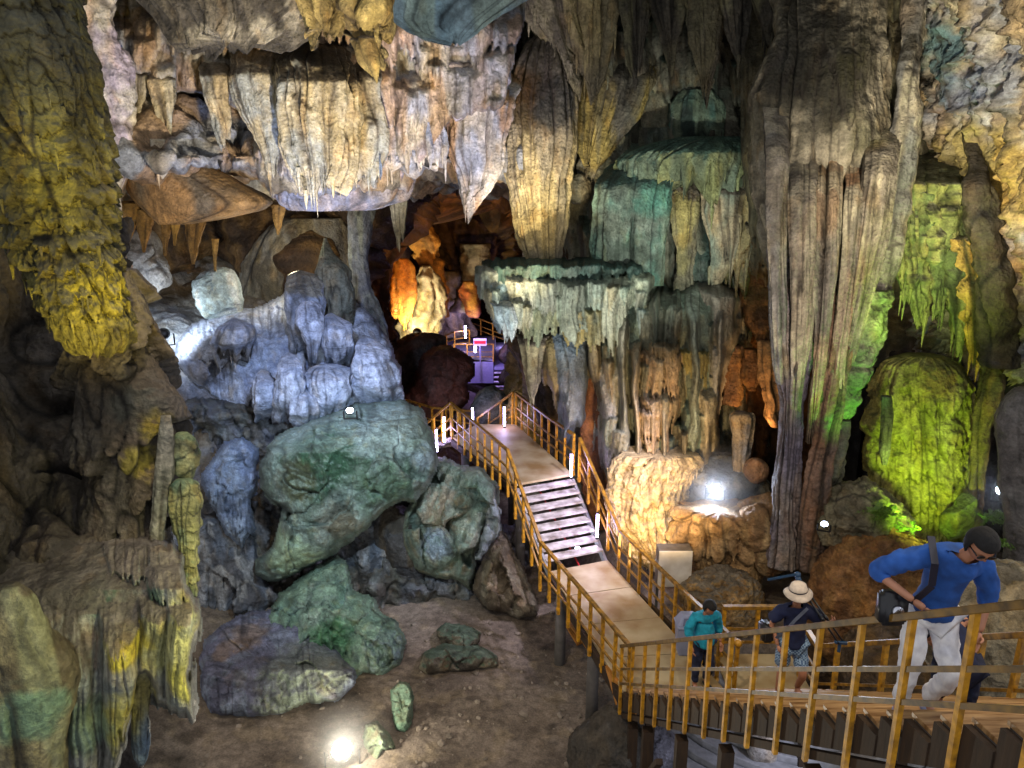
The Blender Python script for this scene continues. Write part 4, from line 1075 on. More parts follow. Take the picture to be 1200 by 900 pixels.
# dark roof on the right
def Ydr(u, v): return float(19.5 - 0.006 * max(0, u - 800) + .8 * math.sin(u * .05))
sheet('cave_wall', 'dark ribbed wall under the roof between the ledge and the great column', 'wall',
      ctrl([690, 740, 790, 840, 890, 940, 990, 1040, 1090, 1140], [-90, -40, 0, 40, 80, 120, 160, 200, 260], Ydr),
      pal(DARK, a='4d4a3e', b='38352c', s='5c5c4c', spots=[(880, 40, 19, 50, '4c3c1c', .8), (810, 110, 19, 35, '3a5a50', .7), (770, 30, 19, 60, '5a5d55', .7)]), kind='structure', rf=2.4, ra=.4, st=.05, lumps=[(.6, .4, 'f')])
dk = 'dark stalactites along the roof on the right'
for i, (u, v1, w, lab) in enumerate([(748, 80, 18, 'dark grey green stalactite next to the fringed bundle'), (786, 60, 16, 'dark stalactite with a flat face, second from the fringed bundle'), (826, 90, 20, 'stout dark stalactite above the teal ledge'),
        (868, 70, 18, 'brown stained dark stalactite'), (905, 50, 16, 'short dark stalactite at the shoulder of the great column'), (1008, 46, 20, 'grey fanged stalactite over the great column'), (1042, 80, 24, 'long olive grey stalactite right of the great column top'), (950, 26, 22, 'short stalactite directly over the great column')]):
    cur(lab, [(-60, u - w * 1.5, u + w * 1.5), (0, u - w * 1.1, u + w), (v1 * .6, u - w * .7, u + w * .6), (v1, u - 3, u + 3)], 17.5 - .3 * i, pal(DARK, a='55523f', b='434038', s='66644a'), rf=3.5, ra=.16, group=dk, fringe=.6, icicles=4, ilen=(.2, .5))
column('rock_niche', 'pair of small teal rock niches above the ledge', 'rock', [(105, 800, 836), (120, 792, 846), (150, 790, 848), (178, 790, 850)], 18.6, pal(TEAL, a='3f5f56', b='2c3a34'), rf=3, ra=.25, lumps=[(1, .15, 'f')])

# teal flowstone
column('flowstone_ledge', 'teal shelf with a fringed rim crossing the upper right', 'ledge',
       [(160, 800, 880, 17.9), (168, 762, 898, 17.7), (178, 735, 905), (188, 722, 905), (197, 722, 900), (204, 735, 892)], 17.4, pal(TEAL, a='6f7f6c', b='606a52', s='9a9a58', t='48665a', t0=.2), depth=.4, rf=4, ra=.1, st=.3, fringe=.7, icicles=44, ilen=(.2, .6), irad=.03, lumps=[(.8, .12, 'f')])
cur('teal curtain wall with deep vertical folds under the shelf', [(176, 745, 788, 18), (192, 722, 792, 17.4), (212, 704, 792, 17.2), (240, 697, 790, 17.2), (280, 695, 786, 17.3), (335, 697, 782, 17.4)], 17.2,
    pal(TEAL, a='527466', b='5c665a', s='7a8a74', spots=[(765, 230, 17.4, 30, '3c7464', .7), (712, 260, 17.4, 24, '5f6658', .8)]), name='flowstone_curtain', cat='curtain', rf=3.6, ra=.2, st=.03, fringe=0, depth=.6)
cur('gold and grey curtain beside the teal folds', [(182, 785, 825), (230, 784, 822), (280, 788, 816), (330, 790, 812), (375, 790, 806), (398, 792, 800)], 17.6,
    pal(CREAM, a='8a8358', b='6e6a56', s='a89a58'), name='flowstone_curtain', cat='curtain', rf=4, ra=.12, st=.03)
cur('pale beige fringed curtain with three drooping tongues', [(200, 832, 905), (225, 828, 906), (255, 830, 898), (275, 836, 890), (298, 842, 876)], 17.3,
    pal(CREAM, a='a09478', b='7a8474', s='b09a60'), name='flowstone_curtain', cat='curtain', rf=3.4, ra=.22, st=.05, fringe=1.4, icicles=16, ilen=(.3, .8), irad=.045)
cur('green grey pleated wall under the drooping tongues', [(255, 800, 850), (300, 795, 860), (350, 792, 868), (400, 790, 862), (440, 800, 850)], 18.1, pal(TEAL, a='5f7064', b='6b6f68', s='7f8570'), name='flowstone_curtain', cat='curtain', rf=2.8, ra=.2, fringe=0)
sheet('cave_wall', 'grey green fluted wall behind the mushroom ledge and its pillars', 'wall',
      ctrl([668, 700, 740, 780, 820, 860, 900], [150, 200, 250, 300, 350, 400, 450, 500, 560, 620, 690], lambda u, v: 19.2 + .004 * abs(u - 780)),
      pal(TEAL, a='5c665c', b='57534a', s='75785f', spots=[(700, 560, 19, 60, '6b4a30', .8), (880, 450, 19, 60, '5c3c1c', .9), (885, 330, 19, 50, '6b4424', .9)]), kind='structure', step=2.6, rf=2.2, ra=.35, st=.06, lumps=[(.7, .4, 'f'), (1.8, .15, 'r')])
# mushroom ledge
MP = [(553, 330), (551, 318), (560, 307), (585, 300), (640, 297), (700, 299), (752, 303), (776, 318), (776, 345), (765, 380), (750, 430), (600, 430), (588, 400), (574, 378), (560, 352)]
_m = random.Random(21)
MB_ = [(552, 610, 305, 356, .5, 9, 16, 'aeb2a4'), (570, 606, 320, 392, .6, 8, 16, '8fa6b0'), (590, 640, 312, 384, .9, 8, 20, 'c0bda8'), (620, 662, 318, 372, 1.1, 8, 18, 'a8ac9c'), (648, 700, 315, 392, 1.2, 7, 22, '8c9484'),
       (680, 722, 320, 366, 1.15, 8, 18, '9aa696'), (700, 752, 318, 404, 1.0, 7, 26, 'acae98'), (735, 778, 312, 372, .8, 8, 20, 'b4b89e'), (655, 720, 350, 408, .95, 5, 22, '8d7a42'), (600, 660, 350, 400, .7, 6, 20, '7c7c5c'), (710, 765, 350, 420, .8, 6, 26, '8c9a86'),
       (556, 776, 298, 330, 1.0, 10, 12, '2f4c46')] + [(u - 9, u + 9, v - 26, v + 10, _m.uniform(.7, 1.25), 5, 14, _m.choice(['b0b4a4', '9aaaa4', '8f9c8c', 'a8a080'])) for u, v in [(_m.uniform(575, 760), _m.uniform(345, 385)) for _ in range(22)]]
relief('mushroom_ledge', 'broad teal topped shelf with a pale crusted fringe over the stairs', 'ledge', 545, 782, 290, 436,
       lambda U, V: 17.6 - .45 * np.sqrt(np.clip(1 - ((U - 664) / 118) ** 2, 0, 1)) + .9 * (1 - sst(296, 312, V)) + 0 * U, MB_,
       pal(TEAL, a='5a7068', b='4c5a4c', s='8a9080', t='2c4a42', t0=.1, c='1c2622', ok=.5), kind=None, edge=lambda U, V: polydist(U, V, MP), hmin=.18, step=1.4, base_lumps=((1.2, .12), (3, .10)), rough=1.6)
WP = [(628, 392), (660, 372), (720, 372), (775, 335), (800, 330), (852, 322), (870, 350), (868, 385), (856, 430), (850, 480), (842, 520), (836, 570), (818, 566), (808, 552), (790, 560), (735, 562), (716, 575), (706, 560), (700, 500), (694, 450), (684, 500), (655, 524), (650, 470), (634, 430)]
WB_ = [(628, 668, 375, 520, .6, 6, 24, '98885c'), (648, 690, 375, 530, .8, 6, 18, '6e8094'), (694, 730, 400, 560, 1.0, 7, 24, 'a8a49c'), (705, 760, 375, 500, .8, 7, 34, '6c7468'), (740, 790, 340, 440, .8, 7, 30, '7d8070'),
       (748, 803, 402, 468, 1.6, 3.2, 40, 'b09070'), (756, 800, 395, 440, 1.75, 3.2, 30, 'a88c68'), (750, 798, 455, 515, 1.6, 3.2, 36, 'a88a6c'), (745, 780, 470, 530, 1.5, 3.2, 30, 'a3876a'), (796, 836, 402, 448, 1.5, 4, 20, 'a8984c'),
       (790, 852, 330, 470, 1.1, 7, 34, '748474'), (820, 870, 325, 420, 1.2, 6, 26, '9a9286'), (828, 860, 380, 520, 1.25, 6, 26, 'a09c98'), (812, 848, 430, 580, 1.3, 6, 26, 'b4a486'), (796, 830, 460, 560, 1.0, 7, 20, '68807a'), (760, 800, 500, 565, .9, 6, 10, '5f7068'), (720, 850, 520, 580, 1.1, 7, 16, '7a7660')]
WB_ += [(720, 738, 330, 545, 1.55, 5, 20, '9a9a88'), (741, 752, 380, 560, 1.6, 4, 16, 'a89478'), (804, 822, 325, 525, 1.7, 5, 20, '8f9a8c'), (690, 706, 372, 480, 1.3, 5, 20, '9c8c6c'), (775, 786, 440, 560, 1.7, 4, 12, 'a89a80'), (838, 850, 340, 470, 1.6, 4, 20, 'aaa296'), (760, 772, 330, 420, 1.6, 4, 16, '7c8a7c')]
WB_ += [(u - w_, u + w_, v - l_, v + l_ * .5, _m.uniform(.7, 1.45), _m.uniform(3.5, 5), 22, _m.choice(['a08c6c', '8c8874', '7c8476', 'a89a80', None])) for u, v, w_, l_ in [(_m.uniform(705, 850), _m.uniform(380, 540), _m.uniform(6, 14), _m.uniform(20, 46)) for _ in range(34)]]
relief('flowstone_wall', 'great wall of tan needles and green draperies between the shelf and the orange cavity', 'flowstone', 620, 876, 318, 585,
       lambda U, V: 18.0 - .8 * sst(690, 760, U) + .5 * sst(820, 870, U) + 0 * U, WB_,
       pal(TEAL, a='6a6e5e', b='66604c', s='8a8468', c='1e1a14', ok=.6, t='4c5c50'), kind=None, edge=lambda U, V: polydist(U, V, WP), step=1.3, base_lumps=((1.0, .2), (3, .06)), rough=1.2)
cur('blue grey stalactite hanging from the left rim of the mushroom ledge', [(345, 572, 604), (365, 580, 606), (382, 588, 606), (395, 592, 602)], 16.3, pal(BLUE, a='8fa3ac', b='75878c'), ra=.1, icicles=3)
cur('yellowish white stalactite hanging under the mushroom ledge', [(378, 604, 640), (400, 610, 634), (425, 612, 632), (445, 616, 630), (470, 620, 626)], 17.3, pal(CREAM, a='a8a080', b='8a8470'), ra=.15)
column('stone_pillar', 'smooth orange brown pillar in the shadow of the ledge', 'pillar', [(395, 678, 700), (430, 680, 704), (480, 682, 706), (530, 683, 710), (555, 683, 716), (580, 686, 718), (600, 692, 716), (620, 698, 714)], 18.4,
       pal(BROWN, a='8f5c34', b='744a2c', s='9a6c40'), rf=1.5, ra=.12, lumps=[(1, .12, 'f'), (5, .05, 'r')])
nd = 'brown needle fringes on the flowstone wall'
NE = pal(TAN, a='a08464', b='8a7258', s='b09a78', t='5a6458', t0=.25)
column('flowstone', 'cream coral like flowstone base glowing beside the handrail', 'flowstone',
       [(535, 735, 815), (545, 722, 825), (560, 717, 812), (580, 716, 802), (605, 717, 798), (628, 722, 800), (648, 735, 802), (662, 752, 800), (672, 770, 792)], 16.0,
       pal(TAN, a='c0aa80', b='ae9870', s='cbb890', c='5a4830'), depth=.6, rf=4, ra=.14, st=.18, tf=1.4, ta=.16, tj=.7, lumps=[(1.2, .14, 'f'), (4, .08, 'r')], icicles=90, ilen=(.08, .35), irad=.03, irow=(.05, .98), step=1.4)
boulder('boulder', 'shadowed grey rock hollow beside the bright floodlight', 'rock', [(800, 560), (830, 545), (870, 550), (905, 570), (915, 605), (880, 625), (830, 620), (795, 600)], 16.4, pal(GREY, a='565c62', b='4a4a46'), facets=6, lumps=[(.8, .25, 'f'), (2.5, .12, 'r')])
column('flowstone', 'amber fluted flowstone under the floodlight', 'flowstone', [(600, 800, 895), (612, 792, 905), (635, 795, 905), (660, 800, 900), (690, 806, 892), (715, 815, 888)], 14.6,
       pal(TAN, a='a8865a', b='8f6e44', s='b89a68'), depth=.5, rf=2.6, ra=.14, st=.12, tf=1.2, ta=.14, tj=.4, lumps=[(1, .22, 'b'), (3, .07, 'r')], step=1.4, icicles=20, ilen=(.06, .2), irad=.03, irow=(.1, .6))
boulder('boulder', 'wrinkled amber boulder low behind the waste bin', 'boulder', [(810, 700), (835, 686), (870, 684), (892, 700), (895, 722), (875, 740), (835, 742), (812, 728)], 13.6,
        pal(TAN, a='9a7a48', b='80643c', t='6a6458'), facets=4, lumps=[(.9, .12, 'b'), (3, .12, 'r'), (7, .04, 'r')], step=1.4)
boulder('boulder', 'amber boulder under the left strand of the great column', 'boulder', [(880, 600), (905, 590), (925, 605), (924, 640), (915, 668), (895, 672), (880, 650)], 14.4, pal(TAN, a='8f6e46', b='7a5c3c'), facets=4, lumps=[(.9, .18, 'b'), (3, .1, 'r')])

# orange cavity
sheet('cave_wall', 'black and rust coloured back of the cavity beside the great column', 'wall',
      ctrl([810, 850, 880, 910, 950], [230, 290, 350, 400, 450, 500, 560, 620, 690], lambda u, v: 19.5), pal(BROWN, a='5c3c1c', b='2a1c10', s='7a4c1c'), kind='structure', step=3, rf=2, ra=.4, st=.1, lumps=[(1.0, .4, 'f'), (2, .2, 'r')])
column('stalactite', 'rust orange crusted stalactite over the cavity', 'stalactite', [(240, 884, 915), (300, 880, 912), (340, 874, 910), (370, 880, 905), (395, 885, 898)], 17.6, pal(BROWN, a='7d5a38', b='5c4228', s='8a6a44'), rf=2, ra=.15, fringe=.6, lumps=[(1.4, .16, 'r')], icicles=8)
column('column', 'orange lit flowstone column deep in the cavity', 'column', [(400, 888, 916), (430, 890, 916), (465, 894, 918), (490, 892, 920), (500, 900, 918)], 17.4, pal(BROWN, a='90704c', b='74583c', s='a08058'), rf=2, ra=.12, lumps=[(1, .16, 'b')])
column('column', 'brown pitted column at the back of the cavity', 'column', [(405, 852, 868), (420, 850, 872), (450, 848, 870), (475, 850, 866)], 18.2, pal(BROWN, a='6e5034', b='584030'), rf=2, ra=.1, lumps=[(1, .1, 'f'), (4, .08, 'r')])
column('column', 'rounded brown lobe left of the orange lit column', 'column', [(410, 872, 890), (425, 868, 894), (445, 870, 892), (458, 876, 888)], 18.0, pal(BROWN, a='75502c', b='5c4026'), rf=2, ra=.1, lumps=[(1, .12, 'b')])
column('stalagmite', 'flat topped grey stalagmite stump beside the floodlight', 'stalagmite', [(485, 860, 882), (489, 856, 886), (497, 857, 885), (512, 860, 882), (535, 860, 878), (552, 860, 876)], 16.2, pal(GREY, a='9a8a74', b='6a7080', spots=[(870, 492, 16, 16, 'a08a68', .9)]), rf=4, ra=.08, st=.05, smooth=.01)
boulder('boulder', 'small egg shaped brown rock right of the floodlight', 'rock', [(874, 548), (882, 541), (896, 543), (902, 555), (892, 566), (878, 562)], 16.0, pal(BROWN, a='8a6a50', b='6c5442'), facets=3, lumps=[(1.5, .06, 'f')])

# ------------------------------------------------------------------ the great column
BC = pal(GREY, a='98907c', b='76705c', s='aca288', sf=4, t='37342a', t0=.3, pf=.9, c='231d18')
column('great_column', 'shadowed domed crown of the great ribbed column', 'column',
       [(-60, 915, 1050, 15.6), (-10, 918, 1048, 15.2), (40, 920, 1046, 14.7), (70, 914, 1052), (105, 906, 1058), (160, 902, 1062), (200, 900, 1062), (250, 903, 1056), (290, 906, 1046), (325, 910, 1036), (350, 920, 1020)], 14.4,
       pal(BC, spots=[(975, 70, 13.5, 95, '2e2c22', .98), (940, 60, 13.5, 50, '2e2c22', .95), (1030, 60, 13.5, 50, '35331e', .95), (1020, 110, 13, 30, '454020', .8), (930, 70, 13, 30, '4a4420', .7), (930, 110, 13, 60, '47443a', .9), (960, 150, 13, 40, '8a6230', .8), (1000, 155, 13, 30, '80602e', .8), (1040, 160, 13.4, 50, '45452c', .8), (940, 150, 13, 25, '8f6a34', .7)]),  # dark spots put the shade on the crown into its colour
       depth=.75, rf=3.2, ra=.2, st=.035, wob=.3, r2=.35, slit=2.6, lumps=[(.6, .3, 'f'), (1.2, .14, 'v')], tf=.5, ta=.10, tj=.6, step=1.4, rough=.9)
gc = 'strands of the great column reaching the ground'
for k_, (lab_, rows_, col_) in enumerate([
    ('slim grey strand at the left flank of the great column', [(120, 896, 930), (180, 898, 930), (260, 900, 926), (340, 905, 926), (400, 908, 924), (450, 912, 924)], '7c7870'),
    ('beige strand with dark slits, second from the left flank of the column', [(165, 926, 962), (220, 928, 960), (300, 930, 957), (370, 932, 953), (430, 930, 946), (500, 926, 938)], '9a8a72'),
    ('broad tan strand down the middle of the great column', [(160, 955, 995), (220, 957, 990), (300, 957, 984), (370, 955, 976), (440, 950, 966), (520, 946, 956)], '9c8468'),
    ('rusty strand right of the middle of the great column', [(170, 992, 1026), (230, 992, 1020), (300, 989, 1012), (360, 984, 1002), (430, 976, 990), (480, 970, 980)], '94745a'),
    ('olive strand at the right flank of the great column', [(140, 1018, 1060), (200, 1014, 1054), (270, 1008, 1042), (330, 1000, 1028), (390, 990, 1012), (440, 984, 998)], '827c5c')]):
    column('column_strand', lab_, 'column', rows_, 13.55, pal(BC, a=col_, b='7a7264', t0=.8), depth=.7, rf=5.5, ra=.13, st=.03, wob=.15, r2=.5, slit=2.4, group=gc, lumps=[(1.0, .12, 'v')], step=1.3, tuck=(1.3, .22), btuck=(.5, .3), rough=.5)
column('column_strand', 'left grey violet strand of the great column', 'column', [(235, 908, 975, 15.4), (290, 907, 974, 14.7), (345, 908, 970, 14.05), (385, 910, 962, 13.9), (410, 912, 956), (440, 914, 948), (470, 917, 942), (500, 916, 940), (540, 913, 938), (580, 908, 936), (610, 906, 938), (635, 904, 945), (665, 900, 945)], 14.0,
       pal(BC, a='8a8078', b='7a7280', s='a08a80'), depth=.8, rf=3.6, ra=.15, st=.03, wob=.1, r2=.3, group=gc, lumps=[(.7, .1, 'f'), (5, .03, 'r')], step=1.4)
column('column_strand', 'right rust brown strand of the great column with a green lit edge', 'column', [(225, 996, 1035, 15.3), (285, 990, 1032, 14.6), (340, 984, 1022, 13.95), (375, 979, 1012, 13.8), (410, 973, 1002), (440, 968, 994), (480, 961, 987), (520, 954, 981), (560, 945, 974), (600, 941, 970), (640, 936, 968), (670, 932, 966)], 13.8,
       pal(BC, a='8a6a54', b='75655a', s='8f7048', spots=[(990, 430, 13.5, 20, '6b8a50', .6), (975, 500, 13.5, 14, '5f8050', .6)]), depth=.8, rf=2.6, ra=.10, st=.03, wob=.1, r2=.3, group=gc, lumps=[(.7, .1, 'f'), (5, .03, 'r')], step=1.4)  # green spots paint the green light along the edge
column('rock_fin', 'thin grey fin hanging right of the great column, ending in a white point', 'rock fin',
       [(-40, 1066, 1086, 14.9), (40, 1062, 1082, 14.5), (90, 1058, 1079), (150, 1052, 1077), (200, 1046, 1072), (250, 1040, 1064), (300, 1030, 1054), (340, 1024, 1047), (370, 1020, 1041), (395, 1020, 1034), (412, 1024, 1029)], 14.2,
       pal(BC, a='807a70', b='6c6c68', spots=[(1030, 395, 14, 14, 'a8a8b4', .9)]), depth=.7, rf=2, ra=.10, st=.1, lumps=[(1.2, .08, 'r')])
column('rock_fin', 'green lit rippled fin between the rust strand and the dark gap', 'rock fin',
       [(340, 1005, 1042), (380, 994, 1030), (410, 988, 1022), (440, 986, 1012), (470, 984, 1002), (490, 986, 994)], 14.1, pal(GREY, a='8a9468', b='6b7c54'), depth=.6, rf=3, ra=.06, st=.6, lumps=[(1.4, .10, 'r'), (3, .08, 'l')])
column('rock_fin', 'short speckled fin beneath the green rippled one', 'rock fin', [(492, 978, 992), (520, 974, 990), (560, 970, 984), (590, 966, 980), (608, 965, 972)], 14.3, pal(GREY, a='7c8068', b='8c8878'), depth=.6, rf=3, ra=.08, lumps=[(2, .1, 'r')])

# ------------------------------------------------------------------ right wall
def Yrw(u, v):
    return float(np.interp(u, [1040, 1080, 1130, 1200, 1300, 1420], [17.5, 15.5, 14.0, 12.3, 10.2, 8.0]) + np.interp(v, [-100, 100, 300, 420, 480], [-.5, 0, .7, .6, 1.6]))
sheet('cave_wall', 'brightly lit craggy wall at the right edge, white and blue above, yellow below', 'wall',
      ctrl([1060, 1085, 1115, 1150, 1200, 1260, 1330, 1420], [-120, -60, 0, 60, 120, 180, 240, 300, 350, 400, 450], Yrw),
      dict(a='b4aa96', b='9498a2', c='3f362a', s='a8843c', sk=.5, ok=.2, sf=1.6, pf=1.4,
           spots=[(1095, 60, 15, 40, '5f7f88', .95), (1085, 110, 15, 26, '4f7476', .9), (1120, 110, 14.5, 34, '66748c', .8), (1140, 40, 14, 24, 'b0aeb4', .7), (1120, 200, 14.5, 60, 'a39248', .85), (1170, 230, 13, 70, 'b89a50', .8),
                  (1150, 320, 13.5, 50, 'a07830', .8), (1185, 380, 13, 50, 'a0943c', .85), (1085, 260, 15, 40, '708038', .85), (1150, 20, 14, 12, '453c34', .8)]),
      kind='structure', rf=1.8, ra=.28, st=.35, lumps=[(.8, .35, 'f'), (1.2, .22, 'b'), (2.2, .22, 'r'), (5, .07, 'r')], step=1.9)
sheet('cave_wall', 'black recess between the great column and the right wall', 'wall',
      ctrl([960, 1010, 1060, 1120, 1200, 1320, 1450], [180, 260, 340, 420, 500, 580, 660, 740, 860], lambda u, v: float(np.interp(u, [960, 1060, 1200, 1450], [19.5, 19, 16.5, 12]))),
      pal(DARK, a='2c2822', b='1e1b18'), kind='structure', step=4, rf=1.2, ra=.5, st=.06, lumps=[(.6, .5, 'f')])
gg = 'green and gold stalactites under the right wall'
GS = pal(OLIVE, a='7a8048', b='5c6a3c', s='989858', c='242a10')
for i, (u, v0, v1, w, col, lab) in enumerate([(1062, 215, 345, 14, 0, 'outermost slender green stalactite next to the grey fin'), (1082, 225, 372, 15, 0, 'long green stalactite, second from the grey fin'),
        (1104, 215, 350, 17, 0, 'ragged green stalactite in the middle of the row'), (1124, 240, 400, 13, 0, 'thin dark green stalactite behind the golden one'), (1145, 280, 412, 16, 1, 'golden column shaped stalactite at the right of the row')]):
    cur(lab, [(v0 - 60, u - w * .9, u + w * .9, 16.3), (v0, u - w * 1.3, u + w * 1.3), ((v0 * 2 + v1) / 3, u - w, u + w), ((v0 + v1 * 2) / 3, u - w * .75, u + w * .6), (v1, u - 3, u + 3)], 14.6 - .1 * i,
        pal(GS, a='b0883c', b='9a7430', s='b89a50') if col else GS, rf=3.2, ra=.2, group=gg, icicles=9, ilen=(.15, .5), irad=.03, lumps=[(1.4, .18, 'r')], tf=1.6, ta=.1, tj=.6)
column('rock_rib', 'dark jagged rib splitting the golden stalactite from the bright wall', 'rock rib', [(120, 1132, 1146, 15.2), (170, 1136, 1150, 14.4), (215, 1140, 1158), (270, 1146, 1168), (330, 1156, 1180), (390, 1160, 1190), (430, 1160, 1185)], 13.4, pal(DARK, a='544c30', b='3f3a28'), rf=2.5, ra=.14, st=.3, lumps=[(1.4, .16, 'r')])
column('stalagmite', 'fat lime green lit stalagmite in the alcove at the right', 'stalagmite',
       [(418, 1068, 1108), (426, 1048, 1126), (440, 1042, 1136), (465, 1038, 1144), (500, 1034, 1150), (540, 1032, 1150), (580, 1034, 1148), (610, 1036, 1144), (640, 1040, 1140), (665, 1042, 1140)], 14.6,
       dict(a='a89c50', b='908c44', c='3f3c18', s='b0a860', pf=1, t='6b6a3a', spots=[(1110, 450, 14, 30, '7a5a38', .7)]), depth=.7, rf=4.5, ra=.13, st=.06, tf=1.2, ta=.12, tj=.6,
       lumps=[(.9, .14, 'f'), (2.5, .08, 'r')], fringe=.6, slit=2, step=1.4)
boulder('boulder', 'small knob with moss at the foot of the lime green stalagmite', 'rock', [(1128, 600), (1142, 580), (1150, 600), (1148, 640), (1130, 645)], 13.6, pal(OLIVE, a='66703c'), facets=14, cut=.6, lumps=[(1, .12, 'f')])
column('stalactite', 'greenish shard standing left of the lime green stalagmite', 'stalactite', [(465, 1034, 1046), (490, 1034, 1048), (530, 1032, 1044), (545, 1034, 1040)], 14.0, pal(GREY, a='6c7460'), rf=4, ra=.06)
column('pillar', 'brown rock post between the lime green stalagmite and the right lamp', 'pillar', [(425, 1155, 1180), (450, 1150, 1178), (500, 1142, 1164), (560, 1140, 1156), (620, 1138, 1154), (660, 1138, 1156)], 14.0, pal(BROWN, a='6a5a34', b='544a30'), rf=2.5, ra=.16, lumps=[(1.2, .14, 'f')])
column('pillar', 'smooth grey pillar cut by the right edge beside the lamp', 'pillar', [(460, 1195, 1240), (475, 1186, 1246), (500, 1182, 1250), (560, 1186, 1250), (620, 1190, 1250), (700, 1192, 1250), (780, 1190, 1250)], 11.5, pal(GREY, a='74706c', b='66605c'), rf=2, ra=.06, lumps=[(1.2, .1, 'f'), (4, .03, 'r')])
boulder('boulder', 'slanting striped rock with a white lamp on its left shoulder', 'boulder', [(966, 614), (985, 590), (1010, 578), (1045, 590), (1066, 612), (1066, 640), (1045, 655), (1010, 660), (985, 645)], 13.6,
        pal(GREY, a='7a7058', b='62604c', s='948a6c', spots=[(1045, 610, 13, 26, '66742c', .8)]), facets=6, rf=3, ra=.1, st=.5, lumps=[(.9, .2, 'f'), (2.5, .14, 'r')], step=1.4)
boulder('boulder', 'pitted orange brown boulder behind the stair rail', 'boulder', [(972, 725), (985, 690), (1005, 664), (1035, 648), (1068, 645), (1100, 660), (1110, 700), (1100, 760), (1040, 790), (985, 780)], 12.6,
        pal(BROWN, a='8a6238', b='6a4a2c', s='96703c'), facets=5, lumps=[(.8, .2, 'f'), (2.2, .16, 'r'), (6, .05, 'r')], step=1.4)
boulder('boulder', 'brown mound behind the hat wearer', 'boulder', [(930, 800), (945, 760), (975, 735), (1010, 740), (1030, 780), (1010, 830), (950, 840)], 13.2, pal(BROWN, a='6a5238', b='54422e'), facets=4, lumps=[(.8, .2, 'f'), (2.2, .12, 'r')])
boulder('boulder', 'pale mottled rock behind the fourth visitor', 'boulder', [(1120, 740), (1150, 700), (1190, 690), (1240, 700), (1260, 780), (1230, 850), (1160, 850), (1125, 800)], 9.6, pal(TAN, a='9a8f74', b='756c5a'), facets=5, lumps=[(.8, .2, 'f'), (2.2, .15, 'r'), (5, .05, 'r')])
boulder('boulder', 'shadowed brown rock beneath the right rail', 'boulder', [(1000, 800), (1040, 760), (1090, 750), (1130, 790), (1120, 840), (1040, 850)], 11.4, pal(BROWN, a='5f4c34', b='4a3c2c'), facets=5, lumps=[(.8, .2, 'f'), (2.2, .12, 'r')])
boulder('boulder', 'dark bank of rock behind the waste bin and the boulder', 'boulder', [(780, 690), (820, 660), (900, 650), (960, 660), (1000, 700), (990, 790), (900, 790), (800, 760)], 16.2, pal(BROWN, a='4f4230', b='3c3226'), facets=4, depth=.4, lumps=[(.8, .2, 'f'), (2.2, .12, 'r')])
boulder('boulder', 'dark sharp rock in the shade under the walkway corner', 'boulder', [(680, 905), (698, 870), (722, 852), (745, 868), (756, 905), (720, 930)], 10.9, pal(DARK, a='56524c', b='45423c'), facets=9, lumps=[(1.2, .15, 'r'), (3, .06, 'r')])
# the coral rocks and stalactites seen through the rail right of the upper deck
column('stalactite', 'white crusted stalactite cluster behind the ledge pillars', 'stalactite', [(395, 604, 625), (420, 606, 632), (440, 610, 630), (460, 606, 626), (475, 612, 620)], 25, FW, **dict(fs, ra=.3))
boulder('boulder', 'yellow lit coral rock seen through the deck railing', 'boulder', [(612, 470), (628, 462), (645, 468), (652, 500), (655, 540), (640, 556), (618, 540), (606, 500)], 22, dict(a='b8a468', b='9a8850', c='2c2010', pf=1), facets=2, lumps=[(1.2, .3, 'r'), (2.5, .25, 'r'), (.8, .2, 'b')])
boulder('boulder', 'golden knobbly rock above the coral rock', 'boulder', [(630, 440), (642, 436), (652, 448), (650, 466), (636, 468)], 23, dict(a='9a8448', b='7c6a38', c='2c2010', pf=1), facets=2, lumps=[(1.2, .3, 'r'), (2.5, .2, 'r')])
column('rock_rib', 'dark rock face behind the blue pillar', 'rock', [(395, 596, 720), (430, 604, 724), (480, 625, 728), (540, 640, 728), (600, 660, 724), (650, 690, 740)], 20.5, pal(BROWN, a='40352a', b='2e2620'), depth=.3, rf=2, ra=.3, lumps=[(.8, .3, 'f')])

# leafy plants near the green light
LEAF = simple_mat('fern_leaf', '5c7a2a', rough=.55, var=.35, scale=20, bump=0)
def plant(name, label, base, n, size, group=None):
    bm = bmesh.new()
    r = random.Random(int(base[0] * 7 + n))
    for i in range(n):
        a = r.uniform(0, 2 * math.pi); el = r.uniform(.2, 1.3); L = size * r.uniform(.5, 1.1)
        d = Vector((math.cos(a) * math.cos(el), math.sin(a) * math.cos(el), math.sin(el)))
        side = d.cross(Vector((0, 0, 1))).normalized()
        o = Vector(base) + Vector((r.uniform(-1, 1) * size * .9, r.uniform(-.5, .5) * size, r.uniform(-.2, .3) * size))
        pts = []
        for k in range(5):
            t = k / 4
            c = o + d * L * t + Vector((0, 0, -1)) * L * .5 * t * t
            # leaflets on both sides of the rib
            for s in (-1, 1):
                if k in (1, 2, 3):
                    w = L * .34 * (1 - t * .7)
                    q = [c, c + side * s * w * .6 + d * L * .10 + Vector((0, 0, .1 * w)), c + side * s * w + d * L * .02, c + side * s * w * .5 - d * L * .07]
                    bm.faces.new([bm.verts.new(x) for x in q])
            pts.append(c)
        for k in range(4):
            w = L * .02
            bm.faces.new([bm.verts.new(x) for x in (pts[k] - side * w, pts[k] + side * w, pts[k + 1] + side * w, pts[k + 1] - side * w)])
    me = bpy.data.meshes.new(name); bm.to_mesh(me); bm.free()
    tag(link(name, me, LEAF), label, 'plant', group)
pg = 'ferns growing around the green floodlights'
plant('fern', 'bright green fern on the slanting striped rock', P(1035, 605, 12.9), 60, .28, pg)
